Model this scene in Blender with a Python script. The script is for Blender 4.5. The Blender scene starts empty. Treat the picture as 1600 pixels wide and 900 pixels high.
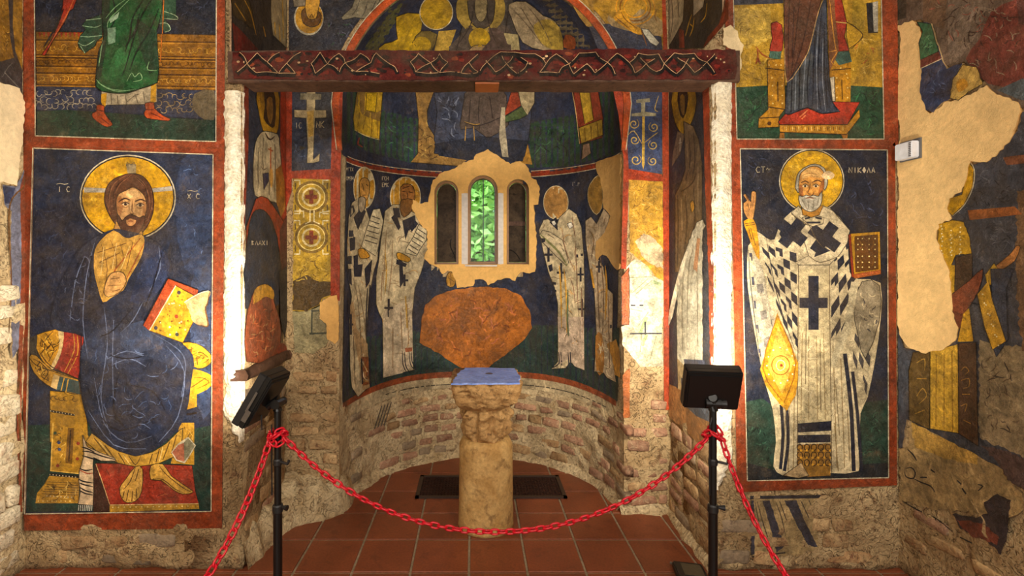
import bpy, bmesh, math, random
from mathutils import Vector, Matrix, noise
from mathutils.geometry import delaunay_2d_cdt

# ---------------------------------------------------------------- camera
FPX, PX, PY, HEYE = 770.0, 740.0, 412.0, 1.58      # focal length and vanishing point in 1600x900 pixels
scene = bpy.context.scene
COL = scene.collection
cam_data = bpy.data.cameras.new('camera')
cam_data.sensor_width = 36.0
cam_data.lens = FPX / 1600.0 * 36.0
cam_data.shift_x = (800.0 - PX) / 1600.0
cam_data.shift_y = (PY - 450.0) / 1600.0
cam_data.clip_start = 0.05
cam = bpy.data.objects.new('camera', cam_data)
cam.location = (0, 0, HEYE)
cam.rotation_euler = (math.pi / 2, 0, 0)
COL.objects.link(cam)
scene.camera = cam

# ---------------------------------------------------------------- world, lights, exposure
world = bpy.data.worlds.new('world')
scene.world = world
world.use_nodes = True
wn = world.node_tree.nodes
bgn = wn['Background']
sky = wn.new('ShaderNodeTexSky')
sky.sky_type = 'NISHITA'
sky.sun_elevation = math.radians(48)
sky.sun_rotation = math.radians(200)
sky.sun_disc = False
sky.air_density = 1.0
world.node_tree.links.new(sky.outputs[0], bgn.inputs['Color'])
bgn.inputs['Strength'].default_value = 2.0

def area_light(name, loc, target, size, power, color, size_y=None, spread=math.pi):
    d = bpy.data.lights.new(name, 'AREA')
    d.energy = power
    d.color = color
    d.size = size
    if size_y:
        d.shape = 'RECTANGLE'
        d.size_y = size_y
    d.spread = spread
    o = bpy.data.objects.new(name, d)
    o.location = loc
    o.rotation_euler = (Vector(target) - Vector(loc)).to_track_quat('-Z', 'Y').to_euler()
    COL.objects.link(o)
    return o

# unseen fill lights, added behind the camera to brighten the painted walls
area_light('nave_fill_light', (-1.3, -0.6, 3.5), (-0.6, 2.9, 1.4), 0.7, 62, (1.0, 0.93, 0.82))
area_light('nave_fill_light', (1.5, -0.6, 3.5), (0.6, 2.9, 1.4), 0.7, 62, (1.0, 0.93, 0.82))
area_light('rear_fill_light', (0.0, -2.9, 1.7), (0.0, 3.0, 1.5), 1.3, 90, (1.0, 0.95, 0.88), 2.2)

vs = scene.view_settings
vs.view_transform = 'Standard'
vs.look = 'None'
vs.gamma = 1.0
vs.use_curve_mapping = False
vs.exposure = 0.12

# ---------------------------------------------------------------- main dimensions (metres)
Y1, Y2 = 2.55, 3.15            # face of the pillars, face of the apse wall
XL, XR = -1.20, 1.25           # jambs
NL, NR = -2.32, 2.20           # nave walls
AXC, AR, AZS = 0.051, 0.91, 2.53   # apse centre, radius, springing
R = random.Random(7)

def lin(c):
    return tuple(((v / 255.0) / 12.92) if v / 255.0 <= 0.04045 else (((v / 255.0) + 0.055) / 1.055) ** 2.4 for v in c[:3]) + (1.0,)

# ---------------------------------------------------------------- material helpers
def new_mat(name):
    m = bpy.data.materials.new(name)
    m.use_nodes = True
    return m, m.node_tree.nodes, m.node_tree.links, m.node_tree.nodes['Principled BSDF']

def N(nodes, kind, **kw):
    n = nodes.new(kind)
    for k, v in kw.items():
        setattr(n, k, v)
    return n

def noise_node(nodes, links, pos, scale, detail=4.0, rough=0.55, dist=0.0):
    n = nodes.new('ShaderNodeTexNoise')
    n.inputs['Scale'].default_value = scale
    n.inputs['Detail'].default_value = detail
    n.inputs['Roughness'].default_value = rough
    n.inputs['Distortion'].default_value = dist
    links.new(pos, n.inputs['Vector'])
    return n.outputs['Fac']

def maprange(nodes, links, src, a, b, c, d):
    n = nodes.new('ShaderNodeMapRange')
    n.inputs[1].default_value = a
    n.inputs[2].default_value = b
    n.inputs[3].default_value = c
    n.inputs[4].default_value = d
    links.new(src, n.inputs[0])
    return n.outputs[0]

def math_node(nodes, links, op, a, b=None):
    n = nodes.new('ShaderNodeMath')
    n.operation = op
    for i, s in enumerate((a, b)):
        if s is None:
            continue
        if isinstance(s, (int, float)):
            n.inputs[i].default_value = s
        else:
            links.new(s, n.inputs[i])
    return n.outputs[0]

def mix(nodes, links, kind, fac, a, b):
    n = nodes.new('ShaderNodeMix')
    n.data_type = 'RGBA'
    n.blend_type = kind
    n.clamp_result = False
    for idx, s in ((0, fac), (6, a), (7, b)):
        if isinstance(s, (int, float)):
            n.inputs[idx].default_value = s
        elif isinstance(s, tuple):
            n.inputs[idx].default_value = s
        else:
            links.new(s, n.inputs[idx])
    return n.outputs[2]

def grey(nodes, links, v):
    n = nodes.new('ShaderNodeCombineColor')
    for i in range(3):
        links.new(v, n.inputs[i])
    return n.outputs[0]

def painted(name, wear=0.5, relief=0.9, rough=0.42, line=0.42, vary=1.0, spec=0.2):
    """Paint on plaster: colour attribute, mottled, scratched and worn."""
    m, nd, lk, b = new_mat(name)
    pos = N(nd, 'ShaderNodeNewGeometry').outputs['Position']
    att = N(nd, 'ShaderNodeAttribute', attribute_name='Col')
    col = att.outputs['Color']
    n1 = noise_node(nd, lk, pos, 4.5, 6, 0.6)
    n2 = noise_node(nd, lk, pos, 17, 6, 0.62, 0.8)
    n4 = noise_node(nd, lk, pos, 60, 4, 0.6)
    v = math_node(nd, lk, 'MULTIPLY', maprange(nd, lk, n1, 0.3, 0.7, 1 - 0.36 * vary, 1 + 0.36 * vary),
                  maprange(nd, lk, n2, 0.3, 0.7, 1 - 0.45 * vary, 1 + 0.42 * vary))
    v = math_node(nd, lk, 'MULTIPLY', v, maprange(nd, lk, n4, 0.3, 0.7, 1 - 0.22 * vary, 1 + 0.22 * vary))
    c = mix(nd, lk, 'MULTIPLY', 1.0, col, grey(nd, lk, v))
    # old grime
    gr = maprange(nd, lk, noise_node(nd, lk, pos, 7, 8, 0.66, 0.5), 0.42, 0.70, 0.0, 0.55 * vary)
    c = mix(nd, lk, 'MIX', gr, c, lin((74, 62, 48)))
    # wandering thin strokes and scratches
    sq = noise_node(nd, lk, pos, 24, 1.5, 0.5, 1.8)
    ln = maprange(nd, lk, math_node(nd, lk, 'ABSOLUTE', math_node(nd, lk, 'SUBTRACT', sq, 0.5)), 0.0, 0.02, 1.0, 0.0)
    sq2 = noise_node(nd, lk, pos, 40, 1.0, 0.5, 2.4)
    ln2 = maprange(nd, lk, math_node(nd, lk, 'ABSOLUTE', math_node(nd, lk, 'SUBTRACT', sq2, 0.52)), 0.0, 0.024, 1.0, 0.0)
    light = mix(nd, lk, 'ADD', 1.0, mix(nd, lk, 'MULTIPLY', 1.0, c, (1.55, 1.55, 1.55, 1)), (0.035, 0.032, 0.027, 1))
    c = mix(nd, lk, 'MIX', math_node(nd, lk, 'MULTIPLY', ln, line * 1.25), c, light)
    c = mix(nd, lk, 'MIX', math_node(nd, lk, 'MULTIPLY', ln2, line * 1.25), c, mix(nd, lk, 'MULTIPLY', 1.0, c, (0.5, 0.48, 0.45, 1)))
    # rubbed patches showing plaster
    w = noise_node(nd, lk, pos, 9, 9, 0.68)
    wm = math_node(nd, lk, 'MULTIPLY', maprange(nd, lk, w, 0.60, 0.74, 0.0, 1.0), 0.45 * wear)
    c = mix(nd, lk, 'MIX', wm, c, lin((168, 140, 104)))
    # pecked specks
    vo = N(nd, 'ShaderNodeTexVoronoi')
    vo.inputs['Scale'].default_value = 70
    lk.new(pos, vo.inputs['Vector'])
    sp = math_node(nd, lk, 'MULTIPLY', maprange(nd, lk, vo.outputs['Distance'], 0.05, 0.14, 1.0, 0.0),
                   maprange(nd, lk, noise_node(nd, lk, pos, 21, 2), 0.5, 0.6, 0.0, 0.6 * wear))
    c = mix(nd, lk, 'MIX', sp, c, lin((205, 190, 160)))
    lk.new(c, b.inputs['Base Color'])
    b.inputs['Roughness'].default_value = rough
    b.inputs['Specular IOR Level'].default_value = spec
    bp = N(nd, 'ShaderNodeBump')
    bp.inputs['Strength'].default_value = relief
    bp.inputs['Distance'].default_value = 0.016
    h = math_node(nd, lk, 'ADD', math_node(nd, lk, 'MULTIPLY', noise_node(nd, lk, pos, 30, 4, 0.6), 0.6),
                  math_node(nd, lk, 'MULTIPLY', math_node(nd, lk, 'SUBTRACT', ln, ln2), 0.12))
    lk.new(h, bp.inputs['Height'])
    lk.new(bp.outputs[0], b.inputs['Normal'])
    return m

def mottled(name, c1, c2, c3=None, scale=8.0, rough=0.8, relief=0.5, dist=0.012, spec=0.25, rnd=0.0, metal=0.0, fine=60.0, crack=0.0):
    """Two or three colours mixed by noise, bump, optional variation per object."""
    m, nd, lk, b = new_mat(name)
    pos = N(nd, 'ShaderNodeNewGeometry').outputs['Position']
    n1 = noise_node(nd, lk, pos, scale, 6, 0.62, 0.3)
    c = mix(nd, lk, 'MIX', maprange(nd, lk, n1, 0.36, 0.64, 0, 1), lin(c1), lin(c2))
    if c3:
        n3 = noise_node(nd, lk, pos, scale * 2.3, 7, 0.65, 0.6)
        c = mix(nd, lk, 'MIX', maprange(nd, lk, n3, 0.55, 0.68, 0, 0.85), c, lin(c3))
    nf = noise_node(nd, lk, pos, fine, 4, 0.6)
    c = mix(nd, lk, 'MULTIPLY', 1.0, c, grey(nd, lk, maprange(nd, lk, nf, 0.3, 0.7, 0.78, 1.2)))
    ck = None
    if crack:
        q = noise_node(nd, lk, pos, 15, 2.0, 0.55, 1.7)
        ck = maprange(nd, lk, math_node(nd, lk, 'ABSOLUTE', math_node(nd, lk, 'SUBTRACT', q, 0.5)), 0.0, 0.018, 1.0, 0.0)
        c = mix(nd, lk, 'MIX', math_node(nd, lk, 'MULTIPLY', ck, crack), c, mix(nd, lk, 'MULTIPLY', 1.0, c, (0.42, 0.38, 0.33, 1)))
    if rnd:
        oi = N(nd, 'ShaderNodeObjectInfo')
        c = mix(nd, lk, 'MULTIPLY', 1.0, c, grey(nd, lk, maprange(nd, lk, oi.outputs['Random'], 0, 1, 1 - rnd, 1 + rnd)))
    lk.new(c, b.inputs['Base Color'])
    b.inputs['Roughness'].default_value = rough
    b.inputs['Metallic'].default_value = metal
    b.inputs['Specular IOR Level'].default_value = spec
    bp = N(nd, 'ShaderNodeBump')
    bp.inputs['Strength'].default_value = relief
    bp.inputs['Distance'].default_value = dist
    h = math_node(nd, lk, 'ADD', math_node(nd, lk, 'MULTIPLY', n1, 1.0), math_node(nd, lk, 'MULTIPLY', nf, 0.35))
    if ck is not None:
        h = math_node(nd, lk, 'SUBTRACT', h, math_node(nd, lk, 'MULTIPLY', ck, 0.25))
    lk.new(h, bp.inputs['Height'])
    lk.new(bp.outputs[0], b.inputs['Normal'])
    return m

def plain(name, c, rough=0.5, metal=0.0, spec=0.5, emit=None, estr=0.0):
    m, nd, lk, b = new_mat(name)
    pos = N(nd, 'ShaderNodeNewGeometry').outputs['Position']
    nf = noise_node(nd, lk, pos, 35, 3, 0.6)
    lk.new(mix(nd, lk, 'MULTIPLY', 1.0, lin(c), grey(nd, lk, maprange(nd, lk, nf, 0.3, 0.7, 0.88, 1.12))), b.inputs['Base Color'])
    b.inputs['Roughness'].default_value = rough
    b.inputs['Metallic'].default_value = metal
    b.inputs['Specular IOR Level'].default_value = spec
    if emit:
        b.inputs['Emission Color'].default_value = emit + (1.0,)
        b.inputs['Emission Strength'].default_value = estr
    return m

MAT = {}
MAT['fresco'] = painted('fresco_paint')
MAT['fresh'] = painted('repair_plaster', wear=0.2, relief=0.5, rough=0.7, line=0.12, vary=0.26)
MAT['beam_paint'] = painted('beam_paint', wear=0.3, relief=0.6, rough=0.6, line=0.2, spec=0.1)
MAT['wall'] = mottled('rough_lime_wall', (150, 122, 84), (186, 160, 118), (120, 86, 58), 5.0, 0.9, 1.0, 0.035, crack=0.6)
MAT['mortar'] = mottled('pale_mortar_wall', (168, 144, 106), (206, 184, 144), (128, 100, 72), 6.0, 0.9, 0.9, 0.03, crack=0.6)
MAT['stone'] = mottled('masonry_stone', (152, 116, 78), (186, 156, 112), (116, 76, 54), 9.0, 0.85, 0.7, 0.02, rnd=0.22, crack=0.5)
MAT['brick'] = mottled('red_brick', (146, 104, 80), (168, 132, 104), (190, 166, 130), 11.0, 0.85, 0.8, 0.015, rnd=0.25, crack=0.4)
MAT['palestone'] = mottled('pale_stone', (196, 178, 146), (220, 206, 178), (176, 140, 112), 8.0, 0.85, 0.8, 0.02, rnd=0.1, crack=0.5)
MAT['greystone'] = mottled('grey_stone', (126, 108, 86), (150, 130, 104), (90, 72, 60), 12.0, 0.85, 0.8, 0.015, rnd=0.2)
MAT['white_plaster'] = mottled('white_broken_plaster', (214, 200, 172), (236, 226, 204), (190, 170, 138), 14.0, 0.85, 1.0, 0.03)
MAT['column'] = mottled('column_stone', (168, 128, 72), (198, 162, 104), (128, 96, 58), 7.0, 0.7, 0.5, 0.012)
MAT['capital'] = mottled('capital_stone', (150, 112, 66), (184, 146, 94), (84, 58, 36), 13.0, 0.75, 0.9, 0.02)
MAT['slab'] = mottled('daylight_tinted_slab', (104, 130, 200), (140, 164, 226), (150, 150, 190), 14.0, 0.45, 0.6, 0.008)  # stone top with the blue cast of window daylight put into its colour
MAT['tile'] = mottled('terracotta_tile', (116, 60, 36), (132, 70, 42), (102, 52, 32), 4.0, 0.42, 0.15, 0.004, 0.4, rnd=0.10, fine=90)
MAT['grout'] = mottled('grey_grout', (130, 114, 90), (150, 132, 106), None, 20.0, 0.9, 0.4, 0.004)
MAT['darkwood'] = mottled('aged_dark_wood', (66, 44, 32), (88, 62, 46), (44, 28, 20), 10.0, 0.65, 0.7, 0.01)
MAT['framewood'] = plain('varnished_window_wood', (128, 84, 24), 0.4)
MAT['black'] = plain('black_metal', (14, 13, 13), 0.38)
MAT['blackrib'] = plain('black_plastic', (28, 26, 26), 0.5)
MAT['chrome'] = plain('grey_bracket_metal', (130, 124, 120), 0.35, 0.8)
MAT['red'] = plain('red_plastic', (200, 16, 36), 0.35)
MAT['white'] = plain('white_plastic', (214, 216, 222), 0.4)
MAT['grey'] = plain('grey_plastic', (90, 90, 92), 0.5)
MAT['mullion'] = plain('white_mullion_paint', (196, 188, 180), 0.7)
MAT['grate'] = mottled('dark_grate_mat', (40, 20, 14), (58, 32, 22), (24, 13, 10), 40.0, 0.7, 0.8, 0.008)
MAT['grateframe'] = plain('dark_bronze_frame', (62, 46, 38), 0.4, 0.3)
MAT['darkglass'] = mottled('dark_side_pane', (44, 33, 22), (70, 56, 40), (30, 24, 18), 9.0, 0.35, 0.1, 0.002, 0.05)
MAT['lamp_glass'] = plain('lit_lamp_glass', (240, 245, 240), 0.3, 0, 0.5, (1.0, 0.95, 0.84), 6.0)
MAT['ceiling'] = mottled('lime_ceiling', (150, 130, 100), (176, 156, 124), None, 3.0, 0.9, 0.4, 0.02)
MAT['leaf'] = mottled('tree_leaf', (120, 176, 70), (176, 214, 110), (84, 140, 70), 3.0, 0.6, 0.1, 0.002, rnd=0.2)
MAT['bark'] = mottled('tree_bark', (84, 66, 48), (110, 90, 66), None, 12.0, 0.9, 0.8, 0.02)
MAT['lawn'] = mottled('lawn', (88, 118, 52), (120, 146, 70), None, 3.0, 0.9, 0.5, 0.02)
def glass_mat():
    m, nd, lk, b = new_mat('clear_window_glass')
    nd.remove(b)
    t = nd.new('ShaderNodeBsdfTransparent'); t.inputs[0].default_value = (0.94, 0.98, 0.97, 1)
    g = nd.new('ShaderNodeBsdfGlossy'); g.inputs['Roughness'].default_value = 0.03
    mx = nd.new('ShaderNodeMixShader'); mx.inputs[0].default_value = 0.006
    lk.new(t.outputs[0], mx.inputs[1]); lk.new(g.outputs[0], mx.inputs[2])
    lk.new(mx.outputs[0], nd['Material Output'].inputs['Surface'])
    return m
MAT['glass'] = glass_mat()

# ---------------------------------------------------------------- object helpers
def mesh_obj(name, verts, faces, mat, parent=None, smooth=False, loc=None):
    """One mesh object; vertices in world space, origin moved to loc or to the parent's place."""
    if loc is None:
        loc = parent['_loc'] if parent else (0, 0, 0)
    loc = Vector(loc)
    me = bpy.data.meshes.new(name)
    me.from_pydata([tuple(Vector(v) - loc) for v in verts], [], faces)
    me.materials.append(MAT[mat] if isinstance(mat, str) else mat)
    if smooth:
        me.polygons.foreach_set('use_smooth', [True] * len(me.polygons))
    me.update()
    o = bpy.data.objects.new(name, me)
    COL.objects.link(o)
    o['_loc'] = tuple(loc)
    o.location = loc
    if parent:
        o.parent = parent
        o.location = loc - Vector(parent['_loc'])
    return o

def empty(name, loc):
    o = bpy.data.objects.new(name, None)
    o.empty_display_size = 0.1
    o.location = loc
    o['_loc'] = tuple(loc)
    COL.objects.link(o)
    return o

def tag(o, label, cat, group=None):
    o['label'] = label
    o['category'] = cat
    if group:
        o['group'] = group
    return o

class MB:
    """Collects simple shapes into one mesh."""
    def __init__(self):
        self.v, self.f = [], []
    def add(self, vs, fs):
        n = len(self.v)
        self.v += [Vector(v) for v in vs]
        self.f += [tuple(i + n for i in f) for f in fs]
        return self
    def box(self, c, s, rot=None, bev=0.0):
        bm = bmesh.new()
        bmesh.ops.create_cube(bm, size=1.0)
        bmesh.ops.scale(bm, vec=s, verts=bm.verts)
        if bev:
            bmesh.ops.bevel(bm, geom=bm.edges[:], offset=bev, segments=2, affect='EDGES')
        M = Matrix.Translation(c) @ (rot.to_4x4() if rot else Matrix())
        bm.verts.ensure_lookup_table()
        self.add([M @ v.co for v in bm.verts], [[v.index for v in f.verts] for f in bm.faces])
        bm.free()
        return self
    def tube(self, pts, r, n=10, closed=False):
        pts = [Vector(p) for p in pts]
        rs = r if isinstance(r, (list, tuple)) else [r] * len(pts)
        vs, fs = [], []
        m = len(pts)
        up = Vector((0, 0, 1))
        for i, p in enumerate(pts):
            a = pts[(i - 1) % m] if (closed or i > 0) else p
            b = pts[(i + 1) % m] if (closed or i < m - 1) else p
            t = (b - a).normalized()
            u = t.cross(up)
            if u.length < 1e-3:
                u = t.cross(Vector((0, 1, 0)))
            u.normalize()
            w = u.cross(t).normalized()
            for k in range(n):
                an = 2 * math.pi * k / n
                vs.append(p + (u * math.cos(an) + w * math.sin(an)) * rs[i])
        for i in range(m if closed else m - 1):
            j = (i + 1) % m
            for k in range(n):
                l = (k + 1) % n
                fs.append((i * n + k, i * n + l, j * n + l, j * n + k))
        if not closed:
            fs.append(tuple(range(n - 1, -1, -1)))
            fs.append(tuple((m - 1) * n + k for k in range(n)))
        return self.add(vs, fs)
    def lathe(self, prof, c, n=32):
        vs, fs = [], []
        for r, z in prof:
            for k in range(n):
                a = 2 * math.pi * k / n
                vs.append(Vector(c) + Vector((r * math.cos(a), r * math.sin(a), z)))
        for i in range(len(prof) - 1):
            for k in range(n):
                l = (k + 1) % n
                fs.append((i * n + k, i * n + l, (i + 1) * n + l, (i + 1) * n + k))
        fs.append(tuple(range(n - 1, -1, -1)))
        fs.append(tuple((len(prof) - 1) * n + k for k in range(n)))
        return self.add(vs, fs)
    def build(self, name, mat, parent=None, smooth=False, loc=None):
        return mesh_obj(name, self.v, self.f, mat, parent, smooth, loc)

# ---------------------------------------------------------------- picture to wall
def ray(x, y):
    return (x - PX) / FPX, (PY - y) / FPX

def at_depth(x, y, Y):
    dx, dz = ray(x, y)
    return Vector((dx * Y, Y, HEYE + dz * Y))

class PlaneY:
    curved = False
    def __init__(self, c): self.c = c
    def hit(self, x, y):
        return at_depth(x, y, self.c), Vector((0, -1, 0))

class PlaneX:
    curved = False
    def __init__(self, c): self.c = c
    def hit(self, x, y):
        dx, dz = ray(x, y)
        t = self.c / dx if abs(dx) > 1e-6 else 99
        return Vector((self.c, t, HEYE + dz * t)), Vector((-1 if self.c > 0 else 1, 0, 0))

class Apse:
    curved = True
    def hit(self, x, y):
        dx, dz = ray(x, y)
        def far(dzz, zc):
            a = dx * dx + 1 + dzz * dzz
            b = -2 * (dx * AXC + Y2 + dzz * zc)
            c = AXC ** 2 + Y2 ** 2 + zc * zc - AR ** 2
            d = b * b - 4 * a * c
            return Y2 if d < 0 else max(Y2, (-b + math.sqrt(d)) / (2 * a))
        t = far(0, 0)
        p = Vector((t * dx, t, HEYE + t * dz))
        if p.z > AZS:
            t = far(dz, AZS - HEYE)
            p = Vector((t * dx, t, HEYE + t * dz))
            if p.z > AZS:
                n = Vector((AXC, Y2, AZS)) - p
                return p, n.normalized()
        n = Vector((AXC - p.x, Y2 - p.y, 0))
        if n.length < 1e-5:
            n = Vector((0, -1, 0))
        return p, n.normalized()

S_FRONT, S_BACK = PlaneY(Y1), PlaneY(Y2)
S_JL, S_JR, S_NL, S_NR = PlaneX(XL), PlaneX(XR), PlaneX(NL), PlaneX(NR)
S_APSE = Apse()

# ---------------------------------------------------------------- drawing on walls
def P(s, T=(0, 0, 1.0)):
    """'x,y x,y' in a zoomed crop -> picture pixels; T = (x0, y0, zoom)."""
    if not isinstance(s, str):
        return [(float(a), float(b)) for a, b in s]
    out = []
    for t in s.split():
        a, b = t.split(',')
        out.append((T[0] + float(a) / T[2], T[1] + float(b) / T[2]))
    return out

def smooth_loop(p, k=4, closed=True):
    n = len(p)
    out = []
    for i in range(n if closed else n - 1):
        p0, p1, p2, p3 = (p[(i - 1) % n], p[i], p[(i + 1) % n], p[(i + 2) % n]) if closed else \
            (p[max(i - 1, 0)], p[i], p[i + 1], p[min(i + 2, n - 1)])
        for j in range(k):
            t = j / k
            out.append(tuple(0.5 * ((2 * p1[d]) + (-p0[d] + p2[d]) * t + (2 * p0[d] - 5 * p1[d] + 4 * p2[d] - p3[d]) * t * t +
                             (-p0[d] + 3 * p1[d] - 3 * p2[d] + p3[d]) * t ** 3) for d in (0, 1)))
    if not closed:
        out.append(p[-1])
    return out

def jag(p, amp=2.0, step=5.0, seed=1):
    rr = random.Random(seed)
    out = []
    n = len(p)
    for i in range(n):
        a, b = p[i], p[(i + 1) % n]
        L = math.hypot(b[0] - a[0], b[1] - a[1])
        k = max(1, int(L / step))
        nx, ny = (-(b[1] - a[1]) / (L or 1), (b[0] - a[0]) / (L or 1))
        for j in range(k):
            t = j / k
            d = rr.uniform(-amp, amp) if j else rr.uniform(-amp, amp) * 0.4
            out.append((a[0] + (b[0] - a[0]) * t + nx * d, a[1] + (b[1] - a[1]) * t + ny * d))
    return out

def ell(cx, cy, rx, ry, n=28, a0=0, a1=360):
    full = abs(a1 - a0) >= 360
    m = n if full else n + 1
    return [(cx + rx * math.cos(math.radians(a0 + (a1 - a0) * i / n)), cy + ry * math.sin(math.radians(a0 + (a1 - a0) * i / n))) for i in range(m)]

def ribbon(p, w, taper=True):
    n = len(p)
    L, Rr = [], []
    for i in range(n):
        a, b = p[max(i - 1, 0)], p[min(i + 1, n - 1)]
        dx, dy = b[0] - a[0], b[1] - a[1]
        l = math.hypot(dx, dy) or 1
        f = 1.0
        if taper and n > 2:
            f = 0.35 + 0.65 * math.sin(math.pi * (i + 0.4) / (n - 0.2))
        ww = w * 0.5 * f
        L.append((p[i][0] - dy / l * ww, p[i][1] + dx / l * ww))
        Rr.append((p[i][0] + dy / l * ww, p[i][1] - dx / l * ww))
    return L + Rr[::-1]

def inside(pt, loop):
    x, y = pt
    c = False
    n = len(loop)
    for i in range(n):
        x1, y1 = loop[i]; x2, y2 = loop[(i + 1) % n]
        if (y1 > y) != (y2 > y) and x < (x2 - x1) * (y - y1) / (y2 - y1) + x1:
            c = not c
    return c

def subdiv(p, step):
    out = []
    n = len(p)
    for i in range(n):
        a, b = p[i], p[(i + 1) % n]
        L = math.hypot(b[0] - a[0], b[1] - a[1])
        k = max(1, int(L / step))
        for j in range(k):
            out.append((a[0] + (b[0] - a[0]) * j / k, a[1] + (b[1] - a[1]) * j / k))
    return out

GLYPH = {  # plain brush letters on a unit square, y downwards
    'N': ['0,1 0,0 1,1 1,0'], 'I': ['.5,0 .5,1'], 'K': ['0,0 0,1', '1,0 0,.5 1,1'], 'O': ['.5,0 0,.5 .5,1 1,.5 .5,0'],
    'L': ['0,1 .5,0 1,1'], 'A': ['0,1 .5,0 1,1', '.2,.65 .8,.65'], 'C': ['1,.1 .4,0 0,.5 .4,1 1,.9'], 'T': ['0,0 1,0', '.5,0 .5,1'],
    'P': ['0,1 0,0 .8,.1 .8,.45 0,.5'], 'B': ['0,0 0,1 .8,.8 .1,.5 .7,.2 0,0'], 'E': ['1,0 0,0 0,1 1,1', '0,.5 .8,.5'],
    'H': ['0,0 0,1', '1,0 1,1', '0,.55 1,.45'], 'G': ['0,1 0,0 1,0 1,.2'], 'X': ['0,0 1,1', '1,0 0,1'], 'M': ['0,1 .1,0 .5,.6 .9,0 1,1'],
    'V': ['0,0 .5,1 1,0'], '~': ['0,.5 .3,.2 .7,.6 1,.3'], '.': ['.3,.9 .6,.9'],
}

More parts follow.
